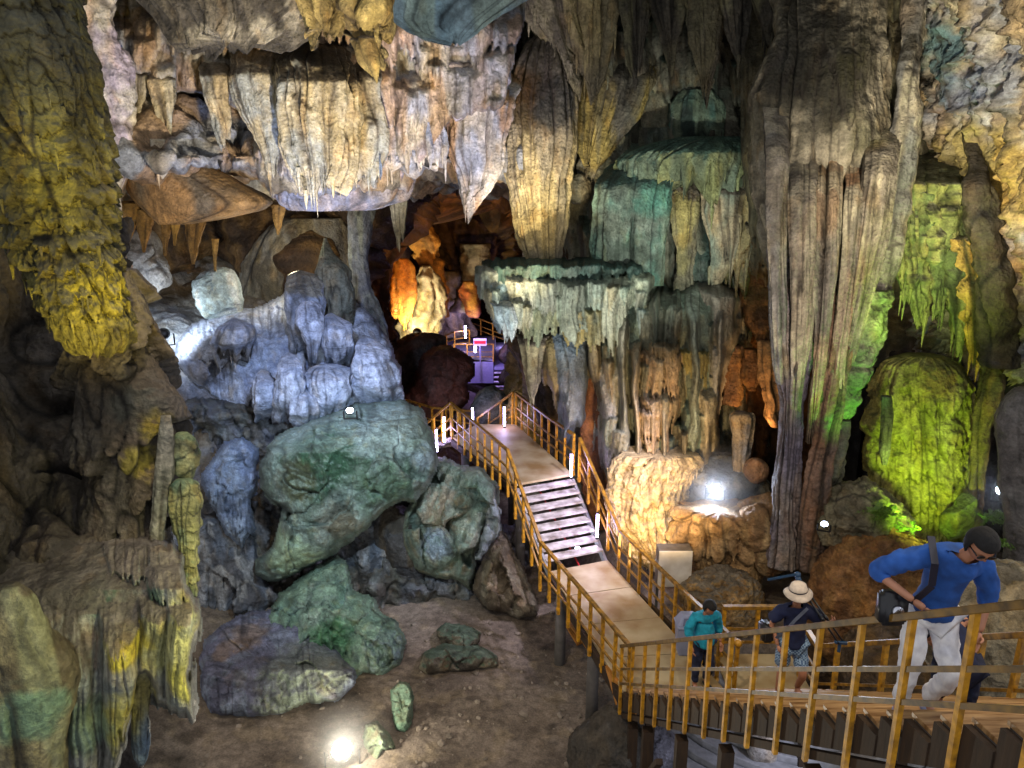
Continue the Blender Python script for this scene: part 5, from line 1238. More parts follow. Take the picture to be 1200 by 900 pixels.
plant('fern', 'bright green fern right of the tallest visitor', P(1172, 612, 12.6), 60, .30, pg)
plant('fern', 'small dim fern at the foot of the grey pillar', P(1186, 640, 11.6), 30, .22, pg)
plant('fern', 'small lit fern between the stalagmite and the striped rock', P(1062, 622, 13.0), 30, .22, pg)
# ================================================================== WALKWAY
YEL = simple_mat('ochre_painted_steel', 'c8901e', rough=.45, var=.1, scale=11, bump=.15, dirt='7c5618')
YDK = simple_mat('ochre_rail_worn_shaded', 'a07420', rough=.45, var=.2, scale=9, bump=.08, dirt='5a4018')  # worn ochre, darker than the posts: rail shade put into the colour
DECK = simple_mat('worn_deck_board', 'b6a988', rough=.55, var=.08, scale=1.7, bump=.2, dirt='8f7448')
PLANK = simple_mat('wet_wood_tread', 'a08058', rough=.35, var=.25, scale=3, bump=.2, dirt='6a4824', stretch=(1, 9, 1))
TREAD = simple_mat('grey_tread_board', 'd0cac8', rough=.6, var=.2, scale=4, bump=.1, dirt='80766c')
DWOOD = simple_mat('dark_stained_wood', '2e1e0c', rough=.7, var=.35, scale=4, bump=.3, stretch=(5, 5, .8))
CONC = simple_mat('rough_concrete', '8f8f92', rough=.85, var=.2, scale=9, bump=.3)
CONCD = simple_mat('dark_concrete', '4c4844', rough=.85, var=.25, scale=6, bump=.4)  # darker concrete for the posts under the decks
BLACKM = simple_mat('black_plastic', '121214', rough=.5, var=.2, bump=0)
WHITEP = simple_mat('white_enamel', 'd8d2c8', rough=.35, var=.05, scale=3, bump=.02, dirt='b8ae9c')
BINM = simple_mat('grey_bin_plastic', '8a92ae', rough=.45, var=.08, scale=4, bump=.03)
BIND = simple_mat('bin_flap_plastic', '5c6480', rough=.45, var=.08, scale=4, bump=.03)
RED = simple_mat('red_sign_paint', 'b01820', rough=.4, var=.05, bump=0)
WSIGN = simple_mat('white_sign_paint', 'a8a4a8', rough=.4, var=.03, bump=0)
GLOWV = simple_mat('violet_tube_glow', 'f0eaff', emit=('cfc0ff', 40), bump=0)
GLOWW = simple_mat('floodlight_glass', 'ffffff', emit=('fff8e8', 45), bump=0)
GLOWB = simple_mat('cold_floodlight_glass', 'ffffff', emit=('d8e6ff', 45), bump=0)
ORBOARD = simple_mat('orange_plywood', 'a06a28', rough=.6, var=.25, scale=5, bump=.1)

def bm_bar(bm, a, b, w, h, upv=(0, 0, 1)):
    a = Vector(a); b = Vector(b); d = (b - a)
    if d.length < 1e-6: return
    dn = d.normalized(); up = Vector(upv)
    if abs(dn.dot(up)) > .99: up = Vector((0, 1, 0))
    s = dn.cross(up).normalized(); u = s.cross(dn).normalized()
    vs = []
    for p in (a, b):
        for i, j in ((-1, -1), (1, -1), (1, 1), (-1, 1)):
            vs.append(bm.verts.new(p + s * w / 2 * i + u * h / 2 * j))
    for f in ((0, 1, 2, 3), (7, 6, 5, 4), (0, 4, 5, 1), (1, 5, 6, 2), (2, 6, 7, 3), (3, 7, 4, 0)):
        bm.faces.new([vs[k] for k in f])

def bm_prism(bm, poly, z0, z1):
    lo = [bm.verts.new((p[0], p[1], z0)) for p in poly]; hi = [bm.verts.new((p[0], p[1], z1)) for p in poly]
    bm.faces.new(hi); bm.faces.new(lo[::-1])
    n = len(poly)
    for i in range(n):
        bm.faces.new([lo[i], lo[(i + 1) % n], hi[(i + 1) % n], hi[i]])

def bm_tube(bm, a, b, r, n=10, r2=None):
    a = Vector(a); b = Vector(b); d = (b - a).normalized()
    up = Vector((0, 0, 1)) if abs(d.z) < .9 else Vector((1, 0, 0))
    s = d.cross(up).normalized(); u = s.cross(d)
    r2 = r if r2 is None else r2
    A = [bm.verts.new(a + (s * math.cos(t) + u * math.sin(t)) * r) for t in [2 * math.pi * i / n for i in range(n)]]
    B = [bm.verts.new(b + (s * math.cos(t) + u * math.sin(t)) * r2) for t in [2 * math.pi * i / n for i in range(n)]]
    for i in range(n): bm.faces.new([A[i], A[(i + 1) % n], B[(i + 1) % n], B[i]])
    bm.faces.new(A[::-1]); bm.faces.new(B)

def bm_ball(bm, c, r, sc=(1, 1, 1), seg=14):
    g = bmesh.ops.create_uvsphere(bm, u_segments=seg, v_segments=max(6, seg // 2 + 2), radius=r)
    for v in g['verts']:
        v.co = Vector((v.co.x * sc[0], v.co.y * sc[1], v.co.z * sc[2])) + Vector(c)

def bobj(name, bm, mat, parent=None, smooth=False, bev=0.0, local=False):
    me = bpy.data.meshes.new(name)
    bmesh.ops.recalc_face_normals(bm, faces=bm.faces)
    if bev: bmesh.ops.bevel(bm, geom=list(bm.edges), offset=bev, segments=1, affect='EDGES', clamp_overlap=True)
    bm.to_mesh(me); bm.free()
    if smooth: me.polygons.foreach_set('use_smooth', [True] * len(me.polygons))
    o = bpy.data.objects.new(name, me)
    for m in (mat if isinstance(mat, (list, tuple)) else [mat]): me.materials.append(m)
    COL.objects.link(o)
    if parent is not None:
        o.parent = parent
        if not local: o.matrix_parent_inverse = Matrix.Translation(parent.location).inverted()
    return o

def NB(): return bmesh.new()

YSH = simple_mat('ochre_rail_near_shade', '6e5018', rough=.45, var=.25, scale=9, bump=.08, dirt='3a2810')  # darker ochre copy: shade on the viewer's side put into the rail colour
JR = random.Random(3)
def railing(label, base, h=0.95, spacing=0.5, mids=(.28, .56), post=.055, top=.075, drop=0.0, group=None, mat=None, ball=False, skip_first=False, rmat=None):
    """base: polyline of Vectors at deck level"""
    mat = mat or YEL
    root = empty('railing', base[0], label, 'railing', group)
    up = Vector((0, 0, h))
    bm = NB()
    for a, b in zip(base, base[1:]):
        e = (b - a).normalized() * top * .4
        bm_bar(bm, a + up - e, b + up + e, top, top * .8)
    bobj('top_rail', bm, rmat or YDK, root, bev=.006)
    for m in mids:
        bm = NB()
        for a, b in zip(base, base[1:]):
            bm_bar(bm, a + up * m, b + up * m, .035, .04)
        bobj('mid_rail', bm, rmat or YDK, root)
    for k, (a, b) in enumerate(zip(base, base[1:])):
        L = (Vector((b.x, b.y, 0)) - Vector((a.x, a.y, 0))).length
        n = max(1, round(L / spacing))
        for i in range(n + (1 if k == len(base) - 2 else 0)):
            p = a.lerp(b, i / n)
            if skip_first and k == 0 and i == 0: continue
            bm = NB()
            d = (b - a); d.z = 0; d.normalize()
            jit = Vector((JR.uniform(-1, 1), JR.uniform(-1, 1), 0)) * .012
            bm_bar(bm, p + Vector((0, 0, -drop)) + jit, p + up * .985, post, post * .9, upv=d)
            if 0 < drop < .4:      # fixing plate with two bolt heads at deck level
                sd = d.cross(Vector((0, 0, 1)))
                bm_bar(bm, p + Vector((0, 0, -.08)) + d * .035, p + Vector((0, 0, -.08)) - d * .035, post * 1.15, .06)
            bobj('post', bm, mat, root)
    if ball:
        bm = NB(); bm_ball(bm, base[-1] + up, .07)
        bobj('end_knob', bm, mat, root, smooth=True)
    return root

ZL = ZC - 8.34      # landing and lower deck
ZB = ZC - 6.95      # upper deck
V3 = Vector
# lower deck and corner landing
A_l0, A_l1 = V3((0.86, 15.25, ZL)), V3((1.90, 11.04, ZL))
A_r0, A_r1 = V3((2.16, 15.75, ZL)), V3((3.55, 11.9, ZL))
dk_ = empty('walkway_deck', (2.2, 13, ZL), 'flat stained lower deck between the grey stairs and the wide wooden stairs', 'walkway')
bm = NB()
for i in range(4):          # sheets butted with open joints
    t0, t1 = i / 4 + .002, (i + 1) / 4 - .002
    bm_prism(bm, [A_l0.lerp(A_l1, t0), A_l0.lerp(A_l1, t1), A_r0.lerp(V3((3.64, 11.045, ZL)), t1), A_r0.lerp(V3((3.64, 11.045, ZL)), t0)], ZL - .05, ZL - .003 * (i % 2))
bobj('deck_plate', bm, DECK, dk_)
bm = NB(); bm_bar(bm, A_l0 + V3((-.04, 0, -.15)), A_l1 + V3((-.04, 0, -.15)), .07, .2); bobj('edge_beam', bm, DWOOD, dk_)
bm = NB(); bm_bar(bm, A_r0 + V3((.04, 0, -.15)), A_r1 + V3((.04, 0, -.15)), .07, .2); bobj('edge_beam', bm, DWOOD, dk_)
for (x, y) in ((1.02, 14.3), (1.52, 12.55), (1.9, 11.2), (2.5, 14.2), (3.3, 12.2)):
    bm = NB(); bm_tube(bm, (x, y, -.3), (x, y, ZL - .06), .12, 14, .11); bobj('support_post', bm, CONCD, dk_, smooth=True)
ld = empty('walkway_landing', (3.4, 11.4, ZL), 'corner landing at the foot of the wide wet wooden stairs', 'walkway')
bm = NB(); bm_prism(bm, [(1.92, 11.04), (1.95, 10.98), (5.05, 10.98), (5.05, 12.2), (3.66, 12.2), (3.66, 11.05)], ZL - .055, ZL - .004); bobj('deck_plate', bm, DECK, ld)
for (x, y) in ((2.3, 10.9), (4.9, 10.9), (4.9, 12.1)):
    bm = NB(); bm_bar(bm, (x, y, -.2), (x, y, ZL - .05), .14, .14, (0, 1, 0)); bobj('support_post', bm, DWOOD, ld)

# grey open stairs between the two decks
st_ = empty('stairs', (1.2, 16.2, ZL), 'straight grey open stairs rising from the lower to the upper deck', 'stairs')
T_l, T_r = V3((0.06, 16.85, ZB)), V3((1.475, 17.5, ZB))
B_l, B_r = V3((0.86, 15.25, ZL)), V3((2.16, 15.75, ZL))
NT = 9
for i in range(1, NT):
    t = i / NT
    l = B_l.lerp(T_l, t); r = B_r.lerp(T_r, t)
    d = (T_l - B_l); d.z = 0; d = d.normalized() * .275
    bm = NB(); bm_prism(bm, [l, r, r + d, l + d], l.z - .05, l.z); bobj('tread', bm, TREAD, st_, bev=.004)
for (b, t) in ((B_l, T_l), (B_r, T_r)):
    bm = NB(); bm_bar(bm, b + V3((0, 0, -.18)), t + V3((0, 0, -.18)), .06, .16); bobj('stringer', bm, CONC, st_)
bm = NB(); m0 = B_l.lerp(B_r, .5); m1 = T_l.lerp(T_r, .4); bm_bar(bm, m0 + V3((.1, .2, -.3)), m1 + V3((0, .1, -.25)), .03, .03)
bobj('brace', bm, RED, st_)
# upper deck
ud = empty('walkway_deck', (0, 19, ZB), 'wedge shaped upper deck at the head of the grey stairs', 'walkway')
UD = [(0.06, 16.85), (1.475, 17.5), (0.10, 21.4), (-1.0, 21.4), (-1.66, 20.3)]
bm = NB(); bm_prism(bm, UD, ZB - .06, ZB); bobj('deck_plate', bm, DECK, ud)
bm = NB(); bm_bar(bm, (.03, 16.83, ZB - .16), (-1.69, 20.3, ZB - .16), .06, .18); bobj('edge_beam', bm, DWOOD, ud)
for (x, y) in ((0.2, 17.2), (1.2, 17.8), (-1.3, 20.2), (0, 21)):
    bm = NB(); bm_tube(bm, (x, y, -.5), (x, y, ZB - .06), .12, 14); bobj('support_post', bm, CONCD, ud, smooth=True)
# flight going down behind
C_z = ZC - 8.15
fl = empty('stairs', (-1.6, 21.6, C_z), 'half hidden flight descending from the far end of the upper deck', 'stairs')
a, b = V3((-1.68, 20.35, ZB)), V3((-1.02, 21.45, ZB)); dd = V3((-.86, .5, 0)) * 1.0
for i in range(1, 8):
    o_ = dd * (i * .26) + V3((0, 0, -.16 * i))
    bm = NB(); bm_prism(bm, [a + o_, b + o_, b + o_ - dd * .24, a + o_ - dd * .24], ZB - .16 * i - .035, ZB - .16 * i); bobj('tread', bm, TREAD, fl)
cd = empty('walkway_deck', (-4, 22.5, C_z), 'low deck running left behind the green boulder', 'walkway')
bm = NB(); bm_prism(bm, [(-3.3, 21.3), (-2.7, 22.6), (-1.3, 23.3), (-3.4, 24.6), (-6.5, 25.2), (-6.5, 23)], C_z - .06, C_z); bobj('deck_plate', bm, DECK, cd)

rg = 'ochre railings of the walkway'
railing('ochre railing on the left side of the lower deck and grey stairs', [V3((-1.66, 20.3, ZB)), V3((-.10, 16.55, ZB)), V3((.60, 14.75, ZL)), V3((1.93, 11.02, ZL))], spacing=.48, group=rg, drop=.2)
railing('ochre railing right of the grey stairs, ending in a knob by the teal shirt', [V3((1.62, 17.35, ZB)), V3((2.34, 15.3, ZL)), V3((3.40, 12.1, ZL)), V3((3.72, 11.1, ZL))], spacing=.5, group=rg, drop=.15, ball=True)
railing('ochre railing on the right side of the upper deck', [V3((0.12, 21.35, ZB)), V3((.95, 19.0, ZB)), V3((1.5, 17.65, ZB))], spacing=.5, group=rg, drop=.1)
railing('short handrail diving behind the far end of the upper deck', [V3((0.02, 21.4, ZB)), V3((-1.05, 22.6, ZB - 1.15))], spacing=.5, group=rg)
railing('short handrail descending left from the top of the long left railing', [V3((-1.7, 20.35, ZB)), V3((-2.75, 21.4, ZB - 1.15))], spacing=.4, group=rg)
railing('low far railing behind the green boulder', [V3((-6.3, 25.4, C_z)), V3((-3.5, 24.75, C_z)), V3((-2.6, 23.9, C_z)), V3((-1.2, 23.5, C_z))], spacing=.55, group=rg)

# wide wet wooden stairs climbing to the right, towards the viewer
S0, S1 = V3((1.88, 10.96, ZL)), V3((3.26, 2.75, ZL + 5.84))
W = 3.1
NS = 32
ws = empty('stairs', (3.5, 8, 4), 'wide wet wooden stairs climbing to the lower right corner', 'stairs')
for i in range(1, NS + 1):
    a = S0.lerp(S1, (i - 1) / NS); b = S0.lerp(S1, i / NS); z = S0.z + (S1.z - S0.z) * i / NS
    bm = NB(); bm_prism(bm, [(a.x + .02, a.y + .02), (a.x + W, a.y + .02), (b.x + W, b.y), (b.x + .02, b.y)], z - .04, z); bobj('tread', bm, PLANK, ws, bev=.004)
    bm = NB(); bm_prism(bm, [(a.x + .04, a.y + .012), (a.x + W - .02, a.y + .012), (a.x + W - .02, a.y - .02), (a.x + .04, a.y - .02)], z - .22, z - .042); bobj('riser', bm, DWOOD, ws)
bm = NB()
for i in range(1, NS + 1):       # boarded sawtooth side
    a = S0.lerp(S1, (i - 1) / NS); b = S0.lerp(S1, i / NS); z = S0.z + (S1.z - S0.z) * i / NS
    A_ = [V3((a.x, a.y - .003, z - .045)), V3((b.x, b.y + .003, z - .045)), V3((b.x, b.y + .003, z - .24)), V3((a.x, a.y - .003, z - .42))]
    off = V3((-.03 - .012 * (i % 2), 0, 0))
    f = [bm.verts.new(p + off) for p in A_]; g_ = [bm.verts.new(p + V3((.015, 0, 0))) for p in A_]
    bm.faces.new(f); bm.faces.new(g_[::-1])
    for k in range(4): bm.faces.new([f[k], f[(k + 1) % 4], g_[(k + 1) % 4], g_[k]])
bobj('side_boards', bm, DWOOD, ws)
for dx in (-.01, W):
    bm = NB(); bm_bar(bm, S0 + V3((dx, 0, -.33)), S1 + V3((dx, 0, -.33)), .08, .08); bobj('stringer', bm, DWOOD, ws)
for i, (t, dx) in enumerate([(.04, 0), (.12, 0), (.27, 0), (.42, 0), (.62, 0), (.25, W), (.6, W)]):
    p = S0.lerp(S1, t) + V3((dx, 0, 0))
    bm = NB(); bm_bar(bm, (p.x + .03, p.y, -.4), (p.x + .03, p.y, p.z - .5), .15, .15, (0, 1, 0)); bobj('support_post', bm, DWOOD, ws)
    if i in (1, 2, 3):
        bm = NB(); bm_bar(bm, (p.x + .03, p.y, p.z - 1.4), (p.x + .03, p.y - .9, p.z - .3), .08, .1, (1, 0, 0)); bobj('brace', bm, DWOOD, ws)
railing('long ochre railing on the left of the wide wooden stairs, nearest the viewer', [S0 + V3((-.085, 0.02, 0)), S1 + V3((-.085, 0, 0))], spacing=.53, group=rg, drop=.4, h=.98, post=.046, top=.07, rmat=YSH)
railing('ochre railing on the right of the wide wooden stairs', [V3((3.78, 12.15, ZL)), V3((4.98, 12.15, ZL)), V3((4.98, 10.98, ZL)), S1 + V3((W, 0, 0))], spacing=.53, group=rg, drop=.3, h=.98, post=.068, top=.09)

# odds and ends under the corner
p = P(722, 800, 11.4)
bm = NB(); q = [P(709, 781, 11.6), P(744, 826, 11.1), P(744, 845, 11.1), P(727, 846, 11.2)]
f = [bm.verts.new(x) for x in q]; g_ = [bm.verts.new(x + V3((.04, .06, 0))) for x in q]
bm.faces.new(f); bm.faces.new(g_[::-1])
for k in range(4): bm.faces.new([f[k], f[(k + 1) % 4], g_[(k + 1) % 4], g_[k]])
tag(bobj('plywood_sheet', bm, ORBOARD), 'wedge shaped orange plywood sheet leaning under the walkway corner', 'board')
for i, (u0, v0, u1, v1) in enumerate([(660, 722, 680, 755), (668, 728, 698, 768)]):
    bm = NB(); a = PZ(u0, v0, .5); b = PZ(u1, v1, .15); bm_bar(bm, a, b, .16, .04); tag(bobj('plank', bm, ORBOARD), ['short stray plank lying closer to the stairs, under the deck', 'longer stray plank leaning on the concrete post under the deck'][i], 'plank')

# curved pale steps below
cs = empty('garden_steps', (3.6, 12, 0), 'curved pale stone steps glimpsed under the wide stairs', 'steps')
for i in range(7):
    bm = NB(); poly = []
    r0, r1 = 1.5 + .28 * i, 1.5 + .28 * i + .25
    for k in range(13): t = math.radians(200 + k * 11); poly.append((5.5 + r1 * math.cos(t), 13.4 + r1 * math.sin(t)))
    for k in range(12, -1, -1): t = math.radians(200 + k * 11); poly.append((5.5 + r0 * math.cos(t), 13.4 + r0 * math.sin(t)))
    bm_prism(bm, poly, -.2, .85 - .11 * i); bobj('step', bm, CONC, cs, bev=.012)
boulder('boulder', 'small pale block of stone on the curved steps', 'rock', [(882, 872), (905, 868), (912, 890), (890, 896)], 11.0, dict(a='a09a94', b='8a8684', c='3a3838'), facets=8, lumps=[(2, .03, 'f')])
boulder('boulder', 'violet grey rock between the walkway supports', 'boulder', [(745, 870), (765, 862), (790, 872), (795, 900), (760, 915), (742, 900)], 11.3, dict(a='70707c', b='5c5a60', c='2a2a2c'), facets=7, lumps=[(1.5, .08, 'f'), (3, .06, 'r')])

# ------------------------------------------------------------------ far platform
FZ = ZC - 9.8
FST = simple_mat('violet_lit_steel', '8a86a0', rough=.5, var=.1, bump=0)
fp = empty('far_platform', (-1.5, 41, FZ), 'far steel platform lit violet with a ramp climbing away', 'platform')
bm = NB(); bm_prism(bm, [(-.95, 39.8), (-.05, 39.8), (-.2, 46.5), (-1.0, 46.5)], FZ - .1, FZ); bobj('ramp', bm, FST, fp)
bm = NB(); bm_prism(bm, [(-4.6, 41.5), (-.98, 40.2), (-1.0, 46.5), (-4.0, 46)], FZ + .3, FZ + .4); bobj('deck_plate', bm, FST, fp)
bm = NB(); bm_prism(bm, [(-2.9, 40.1), (-1.0, 40.1), (-1.0, 40.16), (-2.9, 40.16)], FZ - .9, FZ + .28); bobj('front_panel', bm, FST, fp)
for i in range(4):
    bm = NB(); bm_prism(bm, [(-.95, 39.7 - .35 * i), (-.05, 39.7 - .35 * i), (-.05, 39.45 - .35 * i), (-.95, 39.45 - .35 * i)], FZ - .16 * (i + 1) - .05, FZ - .16 * (i + 1)); bobj('tread', bm, TREAD, fp)
bm = NB(); bm_prism(bm, [(-.95, 38.2), (-.05, 38.2), (-.05, 38.25), (-.95, 38.25)], FZ - 2.0, FZ - .7); bobj('lower_panel', bm, FST, fp)
RG2 = dict(spacing=.8, post=.06, top=.08, group='railings of the far platform')
railing('far railing along the front of the violet lit platform', [V3((-3.1, 40.1, FZ + .3)), V3((-1.0, 40.1, FZ + .3))], **RG2)
railing('far railing sloping down behind the red and white sign', [V3((-2.6, 45.5, FZ + .95)), V3((-.4, 44.5, FZ + .3))], **RG2)
railing('far railing curving left to the small sign', [V3((-4.2, 43, FZ)), V3((-3.2, 42, FZ + .6)), V3((-2.4, 42.5, FZ + .6))], **RG2)
railing('far railing on the right of the ramp', [V3((-.05, 39.8, FZ)), V3((-.2, 46, FZ))], **RG2)
railing('far dark railing in front of the lower panel', [V3((-.95, 38.1, FZ - 1.7)), V3((.75, 38.1, FZ - 1.7))], **RG2)
railing('far railing right of the small steps', [V3((-.05, 39.4, FZ - .1)), V3((0.5, 37.8, FZ - .9))], **RG2)
for i, (u, v, w_, h_) in enumerate([(562.5, 401, .34, .2), (530, 414.7, .34, .22)]):
    c = P(u, v, 39.3)
    sg = empty('sign', c, ['red and white notice board on the far platform', 'small red and white notice at the left of the far platform'][i], 'sign')
    bm = NB(); bm_bar(bm, c + V3((-w_, 0, 0)), c + V3((w_, 0, 0)), .03, h_ * 2); bobj('panel', bm, WSIGN, sg)
    bm = NB(); bm_bar(bm, c + V3((-w_ * .9, -.02, 0)), c + V3((w_ * .9, -.02, 0)), .02, h_ * .8); bobj('red_band', bm, RED, sg)
    bm = NB(); bm_tube(bm, c + V3((0, .04, -1.2)), c + V3((0, .04, 0)), .03); bobj('post', bm, FST, sg)

# ------------------------------------------------------------------ lamps
def tube(label, base, h=.62, r=.028):
    b = Vector(base)
    tl = bpy.data.lights.new('tube_glow', 'POINT'); tl.energy = 14 if b.y < 30 else 45; tl.color = (.62, .5, 1); tl.shadow_soft_size = .1
    to = bpy.data.objects.new('tube_glow', tl); COL.objects.link(to); to.location = b + Vector((-.07, -.16, h * .6))
    root = empty('tube_lamp', b, label, 'lamp', 'violet white tube lamps along the walkway')
    bm = NB(); bm_tube(bm, b + V3((0, 0, .05)), b + V3((0, 0, h)), r, 12); bobj('glowing_tube', bm, GLOWV, root, smooth=True)
    bm = NB(); bm_tube(bm, b + V3((0, 0, 0)), b + V3((0, 0, .05)), r * 1.3, 12); bobj('socket', bm, BLACKM, root, smooth=True)
    bm = NB(); bm_tube(bm, b + V3((0, 0, h)), b + V3((0, 0, h + .03)), r * 1.3, 12); bobj('cap', bm, BLACKM, root, smooth=True)
tube('tube lamp at the far right corner of the upper deck', V3((-.22, 21.1, ZB)))
tube('tube lamp at the top right of the grey stairs', V3((1.42, 17.25, ZB - .02)))
tube('tube lamp halfway down the right side of the grey stairs', V3((1.93, 15.95, ZL + .42)))
tube('tube lamp beside the flight behind the left railing', P(521, 520, 20.6), .8)
tube('second tube lamp lower on the flight behind the left railing', P(512, 531, 20.2), .7)
tube('thin tube lamp in front of the upright grey boulder', P(554, 496, 22.4), .5)
tube('tallest far tube lamp, on the front rail of the far platform', P(557, 414, 39.6), .75, .055)
tube('far tube lamp left of the sloping railing', P(545.5, 397, 42), .75, .05)
tube('far tube lamp at the near end of the ramp', P(597, 430, 39.7), .7, .05)
tube('far tube lamp at the far end of the ramp', P(594, 410, 45), .6, .05)
tube('far tube lamp beside the white mottled column', P(523.5, 385, 44), .7, .06)

def flood(label, pos, tgt, size=.16, mat=None, watt=100, col='ffffff', cone=120):
    pos = Vector(pos); d = (Vector(tgt) - pos).normalized()
    root = empty('floodlight', pos, label, 'floodlight')
    s = d.cross(V3((0, 0, 1))).normalized(); u = s.cross(d)
    bm = NB(); bm_tube(bm, pos - d * .16, pos - d * .005, size * .45, 24, size * .72); bobj('housing', bm, BLACKM, root, smooth=True)
    bm = NB(); bm_tube(bm, pos - d * .004, pos + d * .02, size * .62, 24, size * .56)
    for v in bm.verts: v.co = pos + (v.co - pos) - u * (v.co - pos).dot(u) * .22
    bobj('lens', bm, mat or GLOWW, root)
    bm = NB(); bm_bar(bm, pos - d * .08 - s * size * 1.1, pos - d * .08 - s * size * 1.1 - V3((0, 0, size * 1.4)), .03, .02)
    bm_bar(bm, pos - d * .08 + s * size * 1.1, pos - d * .08 + s * size * 1.1 - V3((0, 0, size * 1.4)), .03, .02)
    bm_bar(bm, pos - d * .08 - s * size * 1.1 - V3((0, 0, size * 1.4)), pos - d * .08 + s * size * 1.1 - V3((0, 0, size * 1.4)), .03, .02)
    bobj('bracket', bm, BLACKM, root)
    if watt: spot('floodlight_beam', pos + d * .14, tgt, watt, col, cone, .08)
flood('floodlight glaring from the sandy floor at the bottom', PZ(400, 880, .34), V3((-1.5, 1, 9.5)), .27, GLOWW, 420, 'fff4dc', 150)
flood('blue white floodlight in the grey rock hollow', P(838, 574, 15.2), P(800, 640, 9), .18, GLOWB, 420, 'cfe0ff', 160)
flood('floodlight beside the grey pillar at the right edge', P(1175, 575, 11.9), P(1120, 640, 5), .16, GLOWB, 120, 'd8e4ff', 150)
flood('small floodlight on the left shoulder of the striped rock', P(966, 614, 13.2), P(960, 560, 6), .1, GLOWB, 200, 'eef2ff', 150)
flood('small floodlight at the foot of the pale blue mound', P(410, 481, 15.3), P(380, 420, 10), .12, GLOWB, 160, 'dfe8ff', 150)
flood('dark backed floodlight washing the rock in the lit bay', P(192, 391, 18.5), P(195, 368, 23), .2, GLOWB, 420, 'e8f4ff', 130)
flood('round floodlight showing between the treads of the grey stairs', P(677, 643, 16.9), P(660, 640, 10), .1, GLOWB, 60, 'e0e8ff', 140)
flood('floodlight at the foot of the white stalagmite heap', P(489, 389, 35.0), P(498, 350, 38), .3, GLOWW, 900, 'fff0c8', 130)
flood('small red lamp below the orange alcove', P(464, 364, 34.8), P(464, 364, 20), .12, simple_mat('red_lamp_glass', 'ff5030', emit=('ff4020', 20), bump=0), 0)

spot('floodlight_spill', PZ(400, 880, .6), PZ(470, 800, .1), 260, 'fff4dc', 150, .1)
# scattering spheres added for the glare round the strongest lamps
GLARE = bpy.data.materials.new('lamp_glare'); GLARE.use_nodes = True
_nt = GLARE.node_tree
for _n in list(_nt.nodes): _nt.nodes.remove(_n)
_o = _nt.nodes.new('ShaderNodeOutputMaterial'); _v = _nt.nodes.new('ShaderNodeVolumeScatter')
_tc = _nt.nodes.new('ShaderNodeTexCoord'); _vl = _nt.nodes.new('ShaderNodeVectorMath'); _vl.operation = 'LENGTH'
_mp = _nt.nodes.new('ShaderNodeMapRange'); _mp.inputs[1].default_value = 0.15; _mp.inputs[2].default_value = 1.0; _mp.inputs[3].default_value = .16; _mp.inputs[4].default_value = 0
_nt.links.new(_tc.outputs['Object'], _vl.inputs[0]); _nt.links.new(_vl.outputs['Value'], _mp.inputs[0]); _nt.links.new(_mp.outputs[0], _v.inputs['Density']); _nt.links.new(_v.outputs[0], _o.inputs['Volume'])
for _lab, _p, _r in (('added glare haze round the floodlight on the sandy floor', PZ(400, 880, .34), 1.0), ('added glare haze round the blue white floodlight', P(838, 574, 15.1), 1.1), ('added glare haze round the floodlight at the right edge', P(1175, 575, 11.8), .8)):
    bm = NB(); bmesh.ops.create_icosphere(bm, subdivisions=3, radius=1)
    mo = bobj('glare_haze', bm, GLARE); mo.location = _p; mo.scale = (_r,) * 3; tag(mo, _lab, 'glare_haze', kind='stuff')
# bin
b0 = PZ(803, 764, ZL)
bn = empty('waste_bin', b0, 'grey blue plastic waste bin with a hooded lid on the lower deck', 'bin')
def frustum(bm, c, w0, d0, w1, d1, z0, z1):
    lo = [bm.verts.new(c + V3((x * w0 / 2, y * d0 / 2, z0))) for x, y in ((-1, -1), (1, -1), (1, 1), (-1, 1))]
    hi = [bm.verts.new(c + V3((x * w1 / 2, y * d1 / 2, z1))) for x, y in ((-1, -1), (1, -1), (1, 1), (-1, 1))]
    bm.faces.new(lo[::-1]); bm.faces.new(hi)
    for k in range(4): bm.faces.new([lo[k], lo[(k + 1) % 4], hi[(k + 1) % 4], hi[k]])
bm = NB(); frustum(bm, b0, .30, .26, .38, .34, 0, .56); bobj('bin_body', bm, BINM, bn, bev=.015)
bm = NB(); frustum(bm, b0, .41, .37, .41, .37, .562, .61); bobj('rim', bm, BINM, bn, bev=.01)
bm = NB(); frustum(bm, b0, .39, .35, .22, .16, .612, .80); bobj('lid', bm, BINM, bn, bev=.015)
bm = NB(); q = [b0 + V3(x) for x in ((-.12, -.168, .64), (.12, -.168, .64), (.09, -.113, .76), (-.09, -.113, .76))]; bm.faces.new([bm.verts.new(x + V3((0, -.012, .004))) for x in q]); bobj('flap', bm, BIND, bn)
# cabinet
c0 = P(790, 688, 14.1); cw, ch = .68, .80
cb = empty('cabinet', c0, 'white electrical cabinet against the amber flowstone', 'cabinet')
bm = NB(); bm_bar(bm, c0 + V3((-cw / 2, .2, ch / 2)), c0 + V3((cw / 2, .2, ch / 2)), .32, ch); bobj('cabinet_body', bm, simple_mat('cabinet_side', '6a645c', bump=0), cb, bev=.01)
bm = NB(); bm_bar(bm, c0 + V3((-cw / 2, .02, ch / 2)), c0 + V3((cw / 2, .02, ch / 2)), .03, ch); bobj('door', bm, WHITEP, cb, bev=.008)
bm = NB(); bm_bar(bm, c0 + V3((-cw / 2 + .06, -.005, ch / 2 - .05)), c0 + V3((-cw / 2 + .06, -.005, ch / 2 + .06)), .03, .02); bobj('handle', bm, BLACKM, cb)
for sx in (-1, 1):
    bm = NB(); bm_bar(bm, c0 + V3((sx * cw * .45, .2, -.9)), c0 + V3((sx * cw * .45, .2, 0)), .05, .05); bobj('leg', bm, simple_mat('leg_steel', '55524c', bump=0), cb)

